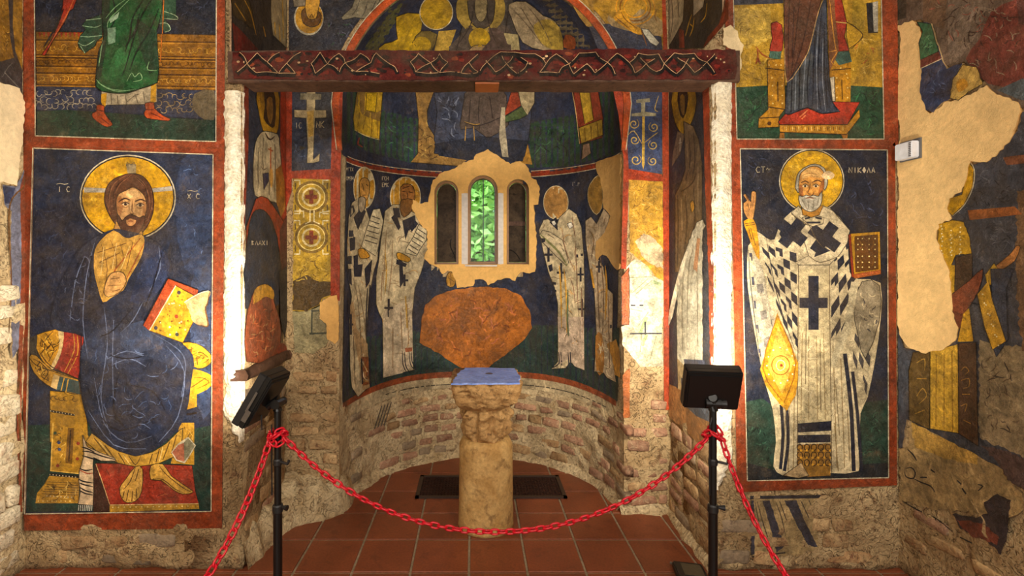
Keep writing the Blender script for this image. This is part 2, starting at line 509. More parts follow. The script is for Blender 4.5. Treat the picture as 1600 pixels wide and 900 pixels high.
class Fresco:
    """A painted panel: an Empty with one mesh for each painted part."""
    def __init__(self, name, surf, label=None, cat='fresco', group=None, base=0.006, foot=None, root=None, mat='fresco', T=(0, 0, 1.0)):
        self.surf, self.base, self.mat, self.T = surf, base, mat, T
        self.parts, self.order, self.boxes = {}, [], []
        self.step = 0.00018
        if root is None:
            p, n = surf.hit(*foot)
            root = empty(name, p + n * 0.001)
            tag(root, label, cat, group)
        self.root = root
    def _layer(self, pts):
        x0, x1 = min(p[0] for p in pts), max(p[0] for p in pts)
        y0, y1 = min(p[1] for p in pts), max(p[1] for p in pts)
        lay = 0
        for (a0, a1, b0, b1, l) in self.boxes:
            if a0 < x1 and a1 > x0 and b0 < y1 and b1 > y0:
                lay = max(lay, l + 1)
        self.boxes.append((x0, x1, y0, y1, lay))
        return lay
    def poly(self, part, pts, col, rim=None, wet=False):
        if part not in self.parts:
            self.parts[part] = ([], [], [])
            self.order.append(part)
        V, F, C = self.parts[part]
        off = self.base + self.step * self._layer(pts)
        r_, g_, b_ = col[:3]
        if b_ > 1.25 * r_:                      # old azurite: greyed
            m_ = (r_ + g_ + b_) / 3
            col = (r_ + (m_ - r_) * 0.3, g_ + (m_ - g_) * 0.3, b_ + (m_ - b_) * 0.3)
        elif r_ > 2.0 * g_:                     # red ochre
            col = (r_ * 0.96, g_ * 1.14, b_)
        loop = pts
        if self.surf.curved:
            loop = subdiv(pts, 9)
        vs = [Vector(q) for q in loop]
        n = len(vs)
        if self.surf.curved:
            x0, x1 = min(p[0] for p in loop), max(p[0] for p in loop)
            y0, y1 = min(p[1] for p in loop), max(p[1] for p in loop)
            g = 9.0
            if x1 - x0 > g and y1 - y0 > g:
                yy = y0 + g / 2
                while yy < y1:
                    xx = x0 + g / 2
                    while xx < x1:
                        if inside((xx, yy), loop):
                            vs.append(Vector((xx, yy)))
                        xx += g
                    yy += g
        r = delaunay_2d_cdt(vs, [], [list(range(n))], 1, 1e-4)
        k = len(V)
        lc = lin(col)
        for q in r[0]:
            p, nn = self.surf.hit(q.x, q.y)
            V.append(p + nn * off)
        for f in r[2]:
            F.append(tuple(i + k for i in f))
            C.append(lc)
        if rim:
            k = len(V)
            for q in loop:
                p, nn = self.surf.hit(*q)
                V.append(p + nn * off)
                V.append(p - nn * 0.004)
            rc = lin(rim)
            for i in range(n):
                j = (i + 1) % n
                F.append((k + 2 * i, k + 2 * i + 1, k + 2 * j + 1, k + 2 * j))
                C.append(rc)
        return self
    def p(self, part, s, col, sm=0, jg=0, rim=None, step=5.0, T=None):
        pts = P(s, T or self.T)
        if sm:
            pts = smooth_loop(pts, sm)
        if jg:
            pts = jag(pts, jg, step, len(self.boxes) + 3)
        first = part not in self.parts
        self.poly(part, pts, col, rim)
        w = max(q[0] for q in pts) - min(q[0] for q in pts)
        h = max(q[1] for q in pts) - min(q[1] for q in pts)
        if first and not rim and min(w, h) > 6 and max(col) > 60 and not any(k in part for k in ('field', 'ground', 'band', 'plaster', 'border', 'strip', 'edge', 'stain', 'patch', 'face_', 'worn', 'halo_')):
            # brush outline in a dark tone of the same paint
            dk, m = tuple(v * 0.34 for v in col), len(pts) // 2
            self.poly(part, ribbon(pts[:m + 1], 1.1, False), dk)
            self.poly(part, ribbon(pts[m:] + pts[:1], 1.1, False), dk)
        return self
    def l(self, part, s, w, col, sm=3, taper=True, T=None):
        pts = P(s, T or self.T)
        if sm and len(pts) > 2:
            pts = smooth_loop(pts, sm, False)
        return self.poly(part, ribbon(pts, w, taper), col)
    def ls(self, part, ss, w, col, sm=3, taper=True, T=None):
        for s in ss.split('|'):
            self.l(part, s.strip(), w, col, sm, taper, T)
        return self
    def e(self, part, cx, cy, rx, ry, col, n=28):
        return self.poly(part, ell(cx, cy, rx, ry, n), col)
    def ring(self, part, cx, cy, rx, ry, w, col, n=28, a0=0, a1=360):
        pts = ell(cx, cy, rx, ry, n, a0, a1)
        if abs(a1 - a0) >= 360:
            h = n // 2
            self.poly(part, ribbon(pts[:h + 1], w, False), col)
            return self.poly(part, ribbon(pts[h:] + pts[:1], w, False), col)
        return self.poly(part, ribbon(pts, w, False), col)
    def dots(self, part, pts, r, col):
        for x, y in pts:
            self.poly(part, ell(x, y, r, r, 6), col)
        return self
    def text(self, part, s, x, y, w, h, col, lw=1.0, gap=0.35):
        for ch in s:
            for st in GLYPH.get(ch, []):
                q = [(x + a * w, y + b * h) for a, b in P(st)]
                self.poly(part, ribbon(q, lw, False), col)
            x += w * (1 + gap)
        return self
    def cross(self, part, cx, cy, w, h, t, col, lean=0.0):
        """An upright cross; lean in degrees."""
        a = math.radians(lean)
        pts = [(-t, -h), (t, -h), (t, -t), (w, -t), (w, t), (t, t), (t, h), (-t, h), (-t, t), (-w, t), (-w, -t), (-t, -t)]
        return self.poly(part, [(cx + x * math.cos(a) - y * math.sin(a), cy + x * math.sin(a) + y * math.cos(a)) for x, y in pts], col)
    def done(self, labels=None):
        for part in self.order:
            V, F, C = self.parts[part]
            for idx in self._pieces(part, V, F):
                used, vv, ff = {}, [], []
                for i in idx:
                    t = []
                    for v in F[i]:
                        if v not in used:
                            used[v] = len(vv)
                            vv.append(V[v])
                        t.append(used[v])
                    ff.append(tuple(t))
                o = mesh_obj(part.strip(), vv, ff, self.mat, self.root)
                me = o.data
                at = me.attributes.new('Col', 'FLOAT_COLOR', 'CORNER')
                buf = []
                for k, f in enumerate(me.polygons):
                    buf += list(C[idx[k]]) * f.loop_total
                at.data.foreach_set('color', buf)
                if part.strip() in ('dark_checks', 'book_jewels'):
                    o['kind'] = 'stuff'
                if labels and part in labels:
                    o['label'] = labels[part]
        return self.root
    def _pieces(self, part, V, F):
        """Faces of one part, gathered into pieces that lie apart from each other."""
        par = list(range(len(V)))
        def find(i):
            while par[i] != i:
                par[i] = par[par[i]]
                i = par[i]
            return i
        for f in F:
            for v in f[1:]:
                par[find(v)] = find(f[0])
        isl = {}
        for i, f in enumerate(F):
            isl.setdefault(find(f[0]), []).append(i)
        groups = []
        for fs in isl.values():
            pts = [V[v] for i in fs for v in F[i]]
            lo = [min(p[d] for p in pts) - 0.006 for d in range(3)]
            hi = [max(p[d] for p in pts) + 0.006 for d in range(3)]
            fs = list(fs)
            k = 0
            while k < len(groups):
                glo, ghi, gf = groups[k]
                if all(glo[d] <= hi[d] and ghi[d] >= lo[d] for d in range(3)):
                    fs += gf
                    lo = [min(lo[d], glo[d]) for d in range(3)]
                    hi = [max(hi[d], ghi[d]) for d in range(3)]
                    groups.pop(k)
                    k = 0
                else:
                    k += 1
            groups.append((lo, hi, fs))
        size = lambda g: sum((g[1][d] - g[0][d]) ** 2 for d in range(3)) ** 0.5
        mid = lambda g: Vector([(g[0][d] + g[1][d]) / 2 for d in range(3)])
        lim = 0.0 if part.strip() in ('dark_blocks', 'sketch_lines', 'green_wash', 'black_marks') else 0.085
        big = [g for g in groups if size(g) > lim]
        if not big:
            return [[i for g in groups for i in g[2]]]
        out = [list(g[2]) for g in big]
        for g in groups:
            if size(g) <= lim:
                k = min(range(len(big)), key=lambda j: (mid(big[j]) - mid(g)).length)
                out[k] += g[2]
        return out

# ================================================================ the setting
def struct(o):
    o['kind'] = 'structure'
    return o

def fbm(p, s, seed=0.0):
    q = Vector((p[0] * s + seed, p[1] * s + seed * 1.7, p[2] * s - seed))
    return noise.noise(q) + 0.5 * noise.noise(q * 2.1) + 0.25 * noise.noise(q * 4.3)

def sstep(a, b, x):
    t = min(1, max(0, (x - a) / (b - a)))
    return t * t * (3 - 2 * t)

def wall_slab(name, o, u, v, nu, nv, thick, n, rough, mat, loc=None, parent=None):
    """Solid wall with an uneven face. rough(point)-> relief amplitude in metres."""
    o, u, v, n = Vector(o), Vector(u), Vector(v), Vector(n)
    V, F = [], []
    for j in range(nv + 1):
        for i in range(nu + 1):
            p = o + u * (i / nu) + v * (j / nv)
            a = rough(p)
            V.append(p + n * (a * fbm(p, 7.0, 3.1) * 0.8 - 0.002))
    W = nu + 1
    for j in range(nv):
        for i in range(nu):
            F.append((j * W + i, j * W + i + 1, (j + 1) * W + i + 1, (j + 1) * W + i))
    k = len(V)
    cs = [0, nu, nv * W + nu, nv * W]
    for c in cs:
        V.append(V[c] - n * thick)
    F.append((k + 3, k + 2, k + 1, k))
    F.append(tuple([i for i in range(nu, -1, -1)] + [k, k + 1]))
    F.append(tuple([nv * W + i for i in range(nu + 1)] + [k + 2, k + 3]))
    F.append(tuple([j * W for j in range(nv + 1)] + [k + 3, k]))
    F.append(tuple([j * W + nu for j in range(nv, -1, -1)] + [k + 1, k + 2]))
    return mesh_obj(name, V, F, mat, parent, True, loc)

HT = 3.7
lowrough = lambda h, a=0.02: (lambda p: a * (1 - sstep(h - 0.06, h + 0.06, p.z)) + 0.002)

# floor: bed of grout with single tiles laid on it
floor = struct(mesh_obj('floor', *(lambda m: (m.v, m.f))(MB().box((0, 0.45, -0.06), (5.2, 8.3, 0.108))), 'grout', None, False, (0, 0, 0)))
def tile_mesh():
    bm = bmesh.new()
    bmesh.ops.create_cube(bm, size=1.0)
    bmesh.ops.scale(bm, vec=(0.287, 0.287, 0.012), verts=bm.verts)
    bmesh.ops.bevel(bm, geom=[e for e in bm.edges if all(v.co.z > 0 for v in e.verts)], offset=0.0025, segments=1, affect='EDGES')
    me = bpy.data.meshes.new('tile')
    bm.to_mesh(me); bm.free()
    me.materials.append(MAT['tile'])
    return me
tm = tile_mesh()
for i in range(-8, 8):
    for j in range(-5, 6):
        cx, cy = -0.024 + 0.3 * i + 0.15, 2.52 + 0.3 * j + 0.15
        if cy > Y2 + 0.1 and (cx - AXC) ** 2 + (cy - Y2) ** 2 > (AR + 0.16) ** 2:
            continue
        if cy > Y1 + 0.12 and not (XL - 0.12 < cx < XR + 0.15):
            continue
        t = bpy.data.objects.new('tile', tm)
        t.location = (cx, cy, -0.006 + 0.0008 * R.random())
        t.rotation_euler = (R.uniform(-.002, .002), R.uniform(-.002, .002), 0)
        t.parent = floor
        COL.objects.link(t)

# nave walls
wl = struct(wall_slab('wall_left', (NL, -3.2, 0), (0, 5.85, 0), (0, 0, HT), 110, 70, 0.4, (1, 0, 0), lowrough(1.45, 0.03), 'mortar', (NL, 2, 0)))
wr = struct(wall_slab('wall_right', (NR, -3.2, 0), (0, 5.85, 0), (0, 0, HT), 110, 70, 0.4, (-1, 0, 0), lowrough(0.62, 0.02), 'wall', (NR, 2, 0)))
# pillars left and right of the sanctuary, their inner faces, the apse face
wfl = struct(wall_slab('wall_front_left', (NL - 0.08, Y1, 0), (XL - NL + 0.08, 0, 0), (0, 0, HT), 40, 120, 0.55, (0, -1, 0), lowrough(0.24, 0.03), 'wall', (-1.8, Y1, 0)))
wfr = struct(wall_slab('wall_front_right', (XR, Y1, 0), (NR - XR + 0.08, 0, 0), (0, 0, HT), 36, 120, 0.55, (0, -1, 0), lowrough(0.4, 0.03), 'wall', (1.7, Y1, 0)))
wjl = struct(wall_slab('wall_jamb_left', (XL, Y1, 0), (0, Y2 - Y1 + 0.06, 0), (0, 0, HT), 24, 130, 0.3, (1, 0, 0), lowrough(0.95, 0.03), 'wall', (XL, 2.85, 0)))
wjr = struct(wall_slab('wall_jamb_right', (XR, Y1, 0), (0, Y2 - Y1 + 0.06, 0), (0, 0, HT), 24, 130, 0.3, (-1, 0, 0), lowrough(0.66, 0.03), 'wall', (XR, 2.85, 0)))

def arch_wall():
    loop = [(XL - 0.06, 0), (AXC - AR, 0), (AXC - AR, AZS)]
    for k in range(1, 32):
        a = math.pi * (1 - k / 32)
        loop.append((AXC + AR * math.cos(a), AZS + AR * math.sin(a)))
    loop += [(AXC + AR, AZS), (AXC + AR, 0), (XR + 0.06, 0), (XR + 0.06, 3.75), (XL - 0.06, 3.75)]
    lp = subdiv(loop, 0.04)
    n = len(lp)
    vs = [Vector(q) for q in lp]
    y = 0.02
    while y < 3.74:
        x = XL + 0.02
        while x < XR:
            if inside((x, y), lp) and min((Vector((x, y)) - q).length for q in vs[:n]) > 0.015:
                vs.append(Vector((x, y)))
            x += 0.04
        y += 0.04
    r = delaunay_2d_cdt(vs, [], [list(range(n))], 1, 1e-5)
    V = []
    for q in r[0]:
        a = 0.025 * (1 - sstep(0.8, 0.95, q.y)) + 0.001
        a *= min(1, abs(abs(q.x - AXC) - AR) / 0.06)
        p = Vector((q.x, Y2, q.y))
        V.append(p + Vector((0, -1, 0)) * (a * fbm(p, 7, 1.3) * 0.8))
    F = [tuple(f) for f in r[2]]
    k = len(V)
    for i in range(n):
        j = (i + 1) % n
        a, b = Vector((lp[i][0], Y2 - 0.0, lp[i][1])), Vector((lp[j][0], Y2 - 0.0, lp[j][1]))
        V += [a, b, b + Vector((0, 0.004, 0)), a + Vector((0, 0.004, 0))]
        F.append((k, k + 1, k + 2, k + 3)); k += 4
    return struct(mesh_obj('wall_apse_face', V, F, 'wall', None, True, (AXC, Y2, 0)))
waf = arch_wall()

# windows in the apse: arched lights given on the picture, then cut through the curved wall
def light_loop(x0, x1, ytop, ybot, n=12):
    r = (x1 - x0) / 2
    cx = (x0 + x1) / 2
    pts = [(x0, ybot), (x0, ytop + r)]
    for k in range(1, n):
        a = math.pi * (1 - k / n)
        pts.append((cx + r * math.cos(a), ytop + r - r * math.sin(a)))
    return pts + [(x1, ytop + r), (x1, ybot)]
LIGHTS = [light_loop(678, 716, 282, 413), light_loop(731, 778, 274, 413), light_loop(792, 827.5, 280, 413)]

def apse_wall():
    def to_tz(p):
        return (math.atan2(p.x - AXC, p.y - Y2), p.z)
    holes = [[to_tz(S_APSE.hit(*q)[0]) for q in subdiv(l, 8)] for l in LIGHTS]
    t0 = math.pi / 2
    nt, nz = 96, 84
    vs, ed = [], []
    for h in holes:
        k = len(vs)
        vs += [Vector(q) for q in h]
        ed += [(k + i, k + (i + 1) % len(h)) for i in range(len(h))]
    hv = vs[:]
    for i in range(nt + 1):
        for j in range(nz + 1):
            q = Vector((-t0 + 2 * t0 * i / nt, AZS * j / nz))
            if abs(q.x) < 0.6 and 1.4 < q.y < 2.4 and min((q - w).length for w in hv) < 0.012:
                continue
            vs.append(q)
    r = delaunay_2d_cdt(vs, ed, [], 0, 1e-6)
    V = []
    for q in r[0]:
        a = 0.022 * (1 - sstep(0.6, 0.72, q.y)) + 0.001
        a *= min(1, (t0 - abs(q.x)) / 0.08)
        rad = AR + 0.001
        p = Vector((AXC + rad * math.sin(q.x), Y2 + rad * math.cos(q.x), q.y))
        n = Vector((math.sin(q.x), math.cos(q.x), 0))
        V.append(p - n * a * fbm(p, 8, 5.5) * 0.8)
    F = []
    for f in r[2]:
        c = [sum(r[0][i][d] for i in f) / 3 for d in (0, 1)]
        if any(inside(c, h) for h in holes):
            continue
        F.append(tuple(f))
    # window reveals run straight out through the wall
    for h in holes:
        k = len(V)
        n = len(h)
        for a, z in h:
            p = Vector((AXC + AR * math.sin(a), Y2 + AR * math.cos(a), z))
            V += [p, Vector((p.x, Y2 + AR + 0.16, z))]
        for i in range(n):
            j = (i + 1) % n
            F.append((k + 2 * i, k + 2 * j, k + 2 * j + 1, k + 2 * i + 1))
    return struct(mesh_obj('wall_apse', V, F, 'mortar', None, True, (AXC, Y2 + AR, 0)))
wap = apse_wall()

def conch():
    V, F = [], []
    na, nb = 48, 20
    for j in range(nb + 1):
        b = math.pi / 2 * j / nb
        for i in range(na + 1):
            a = -math.pi / 2 + math.pi * i / na
            r = (AR + 0.002)
            V.append(Vector((AXC + r * math.sin(a) * math.cos(b), Y2 + r * math.cos(a) * math.cos(b), AZS + r * math.sin(b))))
    W = na + 1
    for j in range(nb):
        for i in range(na):
            F.append((j * W + i, j * W + i + 1, (j + 1) * W + i + 1, (j + 1) * W + i))
    return struct(mesh_obj('ceiling_apse', V, F, 'mortar', None, True, (AXC, Y2, AZS)))
conch()

struct(MB().box((0, 0.9, HT + 0.05), (5.2, 8.4, 0.1)).build('ceiling', 'ceiling', None, False, (0, 0, HT)))
struct(MB().box((0, -3.3, HT / 2), (5.2, 0.2, HT)).build('wall_back', 'mortar', None, False, (0, -3.3, 0)))

# pale mortar fillet along the foot of the walls
def fillet(name, path, nrm, w=0.05, h=0.035, loc=(0, 0, 0), back=0.03):
    V, F = [], []
    for i, (p, n) in enumerate(zip(path, nrm)):
        p, n = Vector(p), Vector(n)
        k = 1 + 0.45 * fbm(p, 9, 2.2)
        V += [p - n * back + Vector((0, 0, h * k + 0.02 + back * 0.3)), p + n * 0.012 + Vector((0, 0, h * k)), p + n * w * k, p + n * w * k + Vector((0, 0, -0.01))]
    for i in range(len(path) - 1):
        for k in range(3):
            F.append((4 * i + k, 4 * i + 4 + k, 4 * i + 5 + k, 4 * i + 1 + k))
    return struct(mesh_obj(name, V, F, 'mortar', None, True, loc))
pa, na_ = [], []
for i in range(61):
    a = -math.pi / 2 + math.pi * i / 60
    pa.append((AXC + AR * math.sin(a), Y2 + AR * math.cos(a), 0)); na_.append((-math.sin(a), -math.cos(a), 0))
fillet('trim_1', pa, na_, 0.045, 0.04, (AXC, Y2 + AR, 0))
fillet('trim_2', [(AXC + AR - 0.03 + i * 0.026, Y2, 0) for i in range(15)], [(0, -1, 0)] * 15, 0.05, 0.03, (1.1, Y2, 0))
flare = smooth_loop([(-0.845, 3.42), (-0.858, 3.22), (-0.90, 3.10), (-1.02, 3.05), (-1.12, 2.98), (-1.17, 2.82), (-1.19, 2.66), (-1.20, 2.54)], 6, False)
fn = []
for i in range(len(flare)):
    a_, b_ = flare[max(i - 1, 0)], flare[min(i + 1, len(flare) - 1)]
    d_ = Vector((b_[0] - a_[0], b_[1] - a_[1], 0)).normalized()
    fn.append((-d_.y, d_.x, 0))
fillet('trim_3', [(x, y, 0) for x, y in flare], fn, 0.05, 0.16, (-1.0, Y2, 0), 0.16)
fillet('trim_4', [(XR, Y2 - i * 0.03, 0) for i in range(22)], [(-1, 0, 0)] * 22, 0.045, 0.03, (XR, 2.85, 0))

# ---------------------------------------------------------------- bricks and stones in the bare masonry
def lump_mesh(name, mat, seed, jit=0.12, bev=0.09):
    bm = bmesh.new()
    bmesh.ops.create_cube(bm, size=1.0)
    rr = random.Random(seed)
    for v in bm.verts:
        v.co.x += rr.uniform(-jit, jit) * 0.6
        v.co.z += rr.uniform(-jit, jit)
    bmesh.ops.bevel(bm, geom=[e for e in bm.edges if not all(v.co.y > 0 for v in e.verts)], offset=bev, segments=1, affect='EDGES')
    me = bpy.data.meshes.new(name)
    bm.to_mesh(me); bm.free()
    me.materials.append(MAT[mat])
    me.polygons.foreach_set('use_smooth', [True] * len(me.polygons))
    return me
LUMP = {k: [lump_mesh('brick' if k == 'brick' else 'stone', k, i + 11, j) for i in range(6)] for k, j in (('brick', 0.15), ('stone', 0.2), ('greystone', 0.18), ('palestone', 0.2))}

def lump(kind, parent, p, n, w, h, d=0.05, roll=0.0):
    """One brick set in the wall at p (face centre), n = outward normal."""
    me = R.choice(LUMP[kind])
    o = bpy.data.objects.new('brick' if kind == 'brick' else 'stone', me)
    n = Vector(n).normalized()
    zr = math.atan2(n.x, -n.y)
    o.rotation_euler = (0, roll, zr)
    o.scale = (w, d, h)
    o.location = Vector(p) - n * (d / 2 - R.uniform(0.003, 0.013)) - Vector(parent['_loc'])
    o.parent = parent
    COL.objects.link(o)
    return o

# apse: courses of thin bricks around the curve
rows = [(0.075, 0.075), (0.165, 0.065), (0.25, 0.06), (0.335, 0.06), (0.42, 0.055), (0.50, 0.05), (0.57, 0.045)]
for ri, (z, h) in enumerate(rows):
    a = -1.42 + R.uniform(0, 0.1)
    while a < 1.5:
        w = R.uniform(0.10, 0.21)
        da = w / AR
        am = a + da / 2
        left_bare = -1.45 < am < -0.78 and z > 0.12
        keep = 0.88 if am > -0.05 else (0.25 if left_bare else 0.8)
        if ri == 6:
            keep *= 0.4
        if R.random() < keep:
            q = R.random()
            kind = 'brick' if q < (0.62 if 1 <= ri else 0.25) else ('greystone' if q < 0.85 else 'stone')
            p = Vector((AXC + AR * math.sin(am), Y2 + AR * math.cos(am), z + R.uniform(-.008, .008) + 0.03 * max(0, abs(am) - 0.9)))
            lump(kind, wap, p, (-math.sin(am), -math.cos(am), 0), w * 0.9, h * R.uniform(0.75, 1.0), 0.05, R.uniform(-.04, .04))
        a += da + 0.012
# right strip of the apse face
for ri in range(8):
    z = 0.07 + ri * 0.087
    x = AXC + AR + 0.02
    while x < XR - 0.03:
        w = min(R.uniform(0.12, 0.24), XR - x - 0.01)
        if R.random() < 0.85 and w > 0.05:
            lump('brick' if R.random() < 0.7 else 'stone', waf, (x + w / 2, Y2, z), (0, -1, 0), w * 0.9, 0.06 * R.uniform(0.8, 1.1), 0.05, R.uniform(-.03, .03))
        x += w + 0.01
# left strip: rubble half buried in plaster
for ri in range(10):
    z = 0.07 + ri * 0.088
    x = XL + 0.02
    while x < AXC - AR - 0.03:
        w = min(R.uniform(0.10, 0.24), AXC - AR - x - 0.01)
        if R.random() < 0.62 and w > 0.05:
            lump('stone' if R.random() < 0.85 else 'brick', waf, (x + w / 2, Y2, z), (0, -1, 0), w * 0.9, 0.062 * R.uniform(0.7, 1.1), 0.05, R.uniform(-.06, .06))
        x += w + 0.012
# jambs
for par, X, sgn, top, kp in ((wjr, XR, -1, 0.62, 0.9), (wjl, XL, 1, 0.93, 0.62)):
    z = 0.06
    while z < top:
        h = R.uniform(0.06, 0.1)
        y = Y1 + 0.02
        while y < Y2 - 0.04:
            w = min(R.uniform(0.12, 0.28), Y2 - y - 0.01)
            if R.random() < kp and w > 0.05:
                lump(R.choice(['stone', 'stone', 'greystone', 'brick']), par, (X, y + w / 2, z), (sgn, 0, 0), w * 0.93, h * 0.85, 0.06, R.uniform(-.07, .07))
            y += w + 0.012
        z += h + 0.008
# nave walls: stones on the left, brick courses low on the right
z = 0.1
while z < 1.45:
    h = R.uniform(0.08, 0.13)
    y = 1.7
    while y < Y1 - 0.06:
        w = min(R.uniform(0.14, 0.3), Y1 - 0.03 - y)
        if R.random() < 0.9 and w > 0.05:
            lump('palestone' if R.random() < 0.9 else 'stone', wl, (NL, y + w / 2, z), (1, 0, 0), w * 0.93, h * 0.88, 0.07, R.uniform(-.08, .08))
        y += w + 0.015
    z += h + 0.012
z = 0.1
while z < 0.6:
    h = R.uniform(0.05, 0.08)
    y = 1.5
    while y < Y1 - 0.05:
        w = min(R.uniform(0.16, 0.3), Y1 - 0.03 - y)
        if R.random() < 0.45 and w > 0.05:
            lump(R.choice(['stone', 'stone', 'brick']), wr, (NR, y + w / 2, z), (-1, 0, 0), w * 0.93, h * 0.85, 0.05, R.uniform(-.05, .05))
        y += w + 0.02
    z += h + 0.02
# foot of the pillars
for par, x0, x1, top, kp in ((wfl, NL + 0.03, XL - 0.02, 0.2, 0.5), (wfr, XR + 0.02, NR - 0.03, 0.3, 0.5)):
    z = 0.06
    while z < top:
        x = x0
        while x < x1 - 0.05:
            w = min(R.uniform(0.1, 0.26), x1 - x)
            if R.random() < kp:
                lump(R.choice(['stone', 'stone', 'greystone']), par, (x + w / 2, Y1, z), (0, -1, 0), w * 0.93, 0.065, 0.05, R.uniform(-.05, .05))
            x += w + 0.015
        z += 0.082

# white broken plaster down both arrises of the sanctuary opening
def arris(name, parent, x0, x1, z0, z1, seed, taper=0.0):
    V, F = [], []
    nz = 150
    prof = 6
    for j in range(nz + 1):
        z = z0 + (z1 - z0) * j / nz
        e0 = 0.012 * fbm((seed, 0, z), 9) + 0.006 * fbm((seed, 3, z), 40)
        e1 = 0.006 * fbm((seed + 5, 0, z), 9)
        for k in range(prof):
            t = k / (prof - 1)
            f = sstep(-0.02, 0.16, z - z0 + 0.05 * fbm((seed, 1, z), 30))
            xa, xb = (x0 + e0, x1 + e1)
            if seed < 2:
                xa = xb + (xa - xb) * (0.12 + 0.88 * f)
            else:
                xb = xa + (xb - xa) * (0.12 + 0.88 * f)
            x = xa + (xb - xa) * t
            bulge = 0.016 * math.sin(math.pi * min(1, max(0, t * 0.8 + 0.12))) * (1 if 0 < k else 0.2)
            y = Y1 - 0.006 - bulge - 0.006 * fbm((x, seed, z), 25) - 0.004 * fbm((x, seed, z), 70)
            if (k == prof - 1 and x1 > x0 and seed < 2) or (k == 0 and seed >= 2):
                y = Y1 + 0.02
            V.append((x, y, z))
    for j in range(nz):
        for k in range(prof - 1):
            F.append((j * prof + k, j * prof + k + 1, (j + 1) * prof + k + 1, (j + 1) * prof + k))
    return mesh_obj(name, V, F, 'white_plaster', parent, True)
arris('broken_plaster_edge', wfl, -1.285, XL + 0.006, 0.66, 2.47, 1.0)
arris('broken_plaster_edge', wfr, XR - 0.006, 1.33, 0.42, 2.56, 2.0)

# ================================================================ window
win = struct(empty('window_1', S_APSE.hit(755, 413)[0]))
def shift(loop, dy, grow=0.0):
    cx = sum(p[0] for p in loop) / len(loop); cy = sum(p[1] for p in loop) / len(loop)
    out = []
    for q in loop:
        p = S_APSE.hit(*q)[0]
        out.append(Vector((p.x, Y2 + AR + dy, p.z)))
    c = Vector((sum(p.x for p in out) / len(out), 0, sum(p.z for p in out) / len(out)))
    if grow:
        # move every vertex towards the middle line by a fixed width
        hw = max(abs(p.x - c.x) for p in out)
        zb = min(p.z for p in out); zt = max(p.z for p in out)
        zs = zt - hw
        for p in out:
            if p.z > zs:
                d = Vector((p.x - c.x, 0, p.z - zs)); L = d.length or 1
                p.x -= d.x / L * grow; p.z -= d.z / L * grow
            else:
                p.x -= math.copysign(grow, p.x - c.x)
                if abs(p.z - zb) < 1e-4:
                    p.z += grow
    return out
def ring_solid(mb, outer, inner, d):
    n = len(outer)
    V = outer + inner + [p + Vector((0, d, 0)) for p in outer] + [p + Vector((0, d, 0)) for p in inner]
    F = []
    for i in range(n):
        j = (i + 1) % n
        F += [(i, j, n + j, n + i), (n + i, n + j, 3 * n + j, 3 * n + i), (2 * n + i, 3 * n + i, 3 * n + j, 2 * n + j)]
    return mb.add(V, F)
for k, L in enumerate(LIGHTS):
    f = ring_solid(MB(), shift(L, 0.02 if k == 1 else 0.0, 0.0), shift(L, 0.02 if k == 1 else 0.0, 0.021 if k == 1 else 0.017), 0.03).build('window_frame', 'framewood', win)
    inner = shift(L, 0.034, 0.018)
    if k == 1:
        ring_solid(MB(), shift(L, 0.045, 0.018), shift(L, 0.045, 0.026), 0.02).build('inner_sash', 'darkwood', win)
        p = MB().add(inner, [tuple(range(len(inner)))]).build('pane', 'glass', win)
        x = sum(q.x for q in inner) / len(inner) + 0.004
        z0, z1 = min(q.z for q in inner), max(q.z for q in inner)
        MB().box((x, Y2 + AR + 0.03, (z0 + z1) / 2), (0.008, 0.012, z1 - z0)).build('centre_bar', 'black', win)
        MB().box((x + 0.045, Y2 + AR + 0.026, z0 + 0.008), (0.03, 0.014, 0.012), None, 0.003).tube([(x + 0.05, Y2 + AR + 0.02, z0 + 0.01), (x + 0.05, Y2 + AR + 0.02, z0 + 0.035)], 0.004, 6).build('latch', 'black', win)
    else:
        pn = MB().add(inner, [tuple(range(len(inner)))]).build('pane', 'darkglass', win)
        pn['label'] = 'dark pane'
        z0, z1 = min(q.z for q in inner), max(q.z for q in inner)
        x0, x1 = min(q.x for q in inner), max(q.x for q in inner)
        if k == 2:
            MB().box(((x0 + x1) / 2, Y2 + AR + 0.03, z0 + 0.32), (x1 - x0, 0.01, 0.035)).build('glazing_bar', 'darkwood', win)
        xx = x1 - 0.03 if k == 0 else x0 + 0.02
        pts = [(xx + 0.02 * math.cos(t * 1.3) * (1 if k == 0 else -1), Y2 + AR + 0.028, z0 + 0.03 + 0.05 * t) for t in [i * 0.4 for i in range(9)]] if k == 0 else \
              [(x0 + 0.01 + 0.012 * i, Y2 + AR + 0.028, z0 + 0.1 - 0.0016 * i * i) for i in range(8)]
        MB().tube(pts, 0.0035, 6).build('window_cord', 'black', win)
# white mullions between the lights
for (a, b) in ((716.5, 731), (778, 791.5)):
    p0, p1 = S_APSE.hit(a, 302)[0], S_APSE.hit(b, 413)[0]
    q0, q1 = S_APSE.hit(b, 302)[0], S_APSE.hit(a, 413)[0]
    yc = (p0.y + q0.y) / 2
    MB().box(((p0.x + q0.x) / 2, yc + 0.01, (p0.z + p1.z) / 2), (q0.x - p0.x, 0.05, p0.z - p1.z), None, 0.003).build('mullion', 'mullion', win)
zs_ = S_APSE.hit(755, 414)[0].z
MB().box((AXC + 0.01, Y2 + AR - 0.01, zs_ - 0.006), (0.26, 0.06, 0.012)).build('window_sill', 'mullion', win)

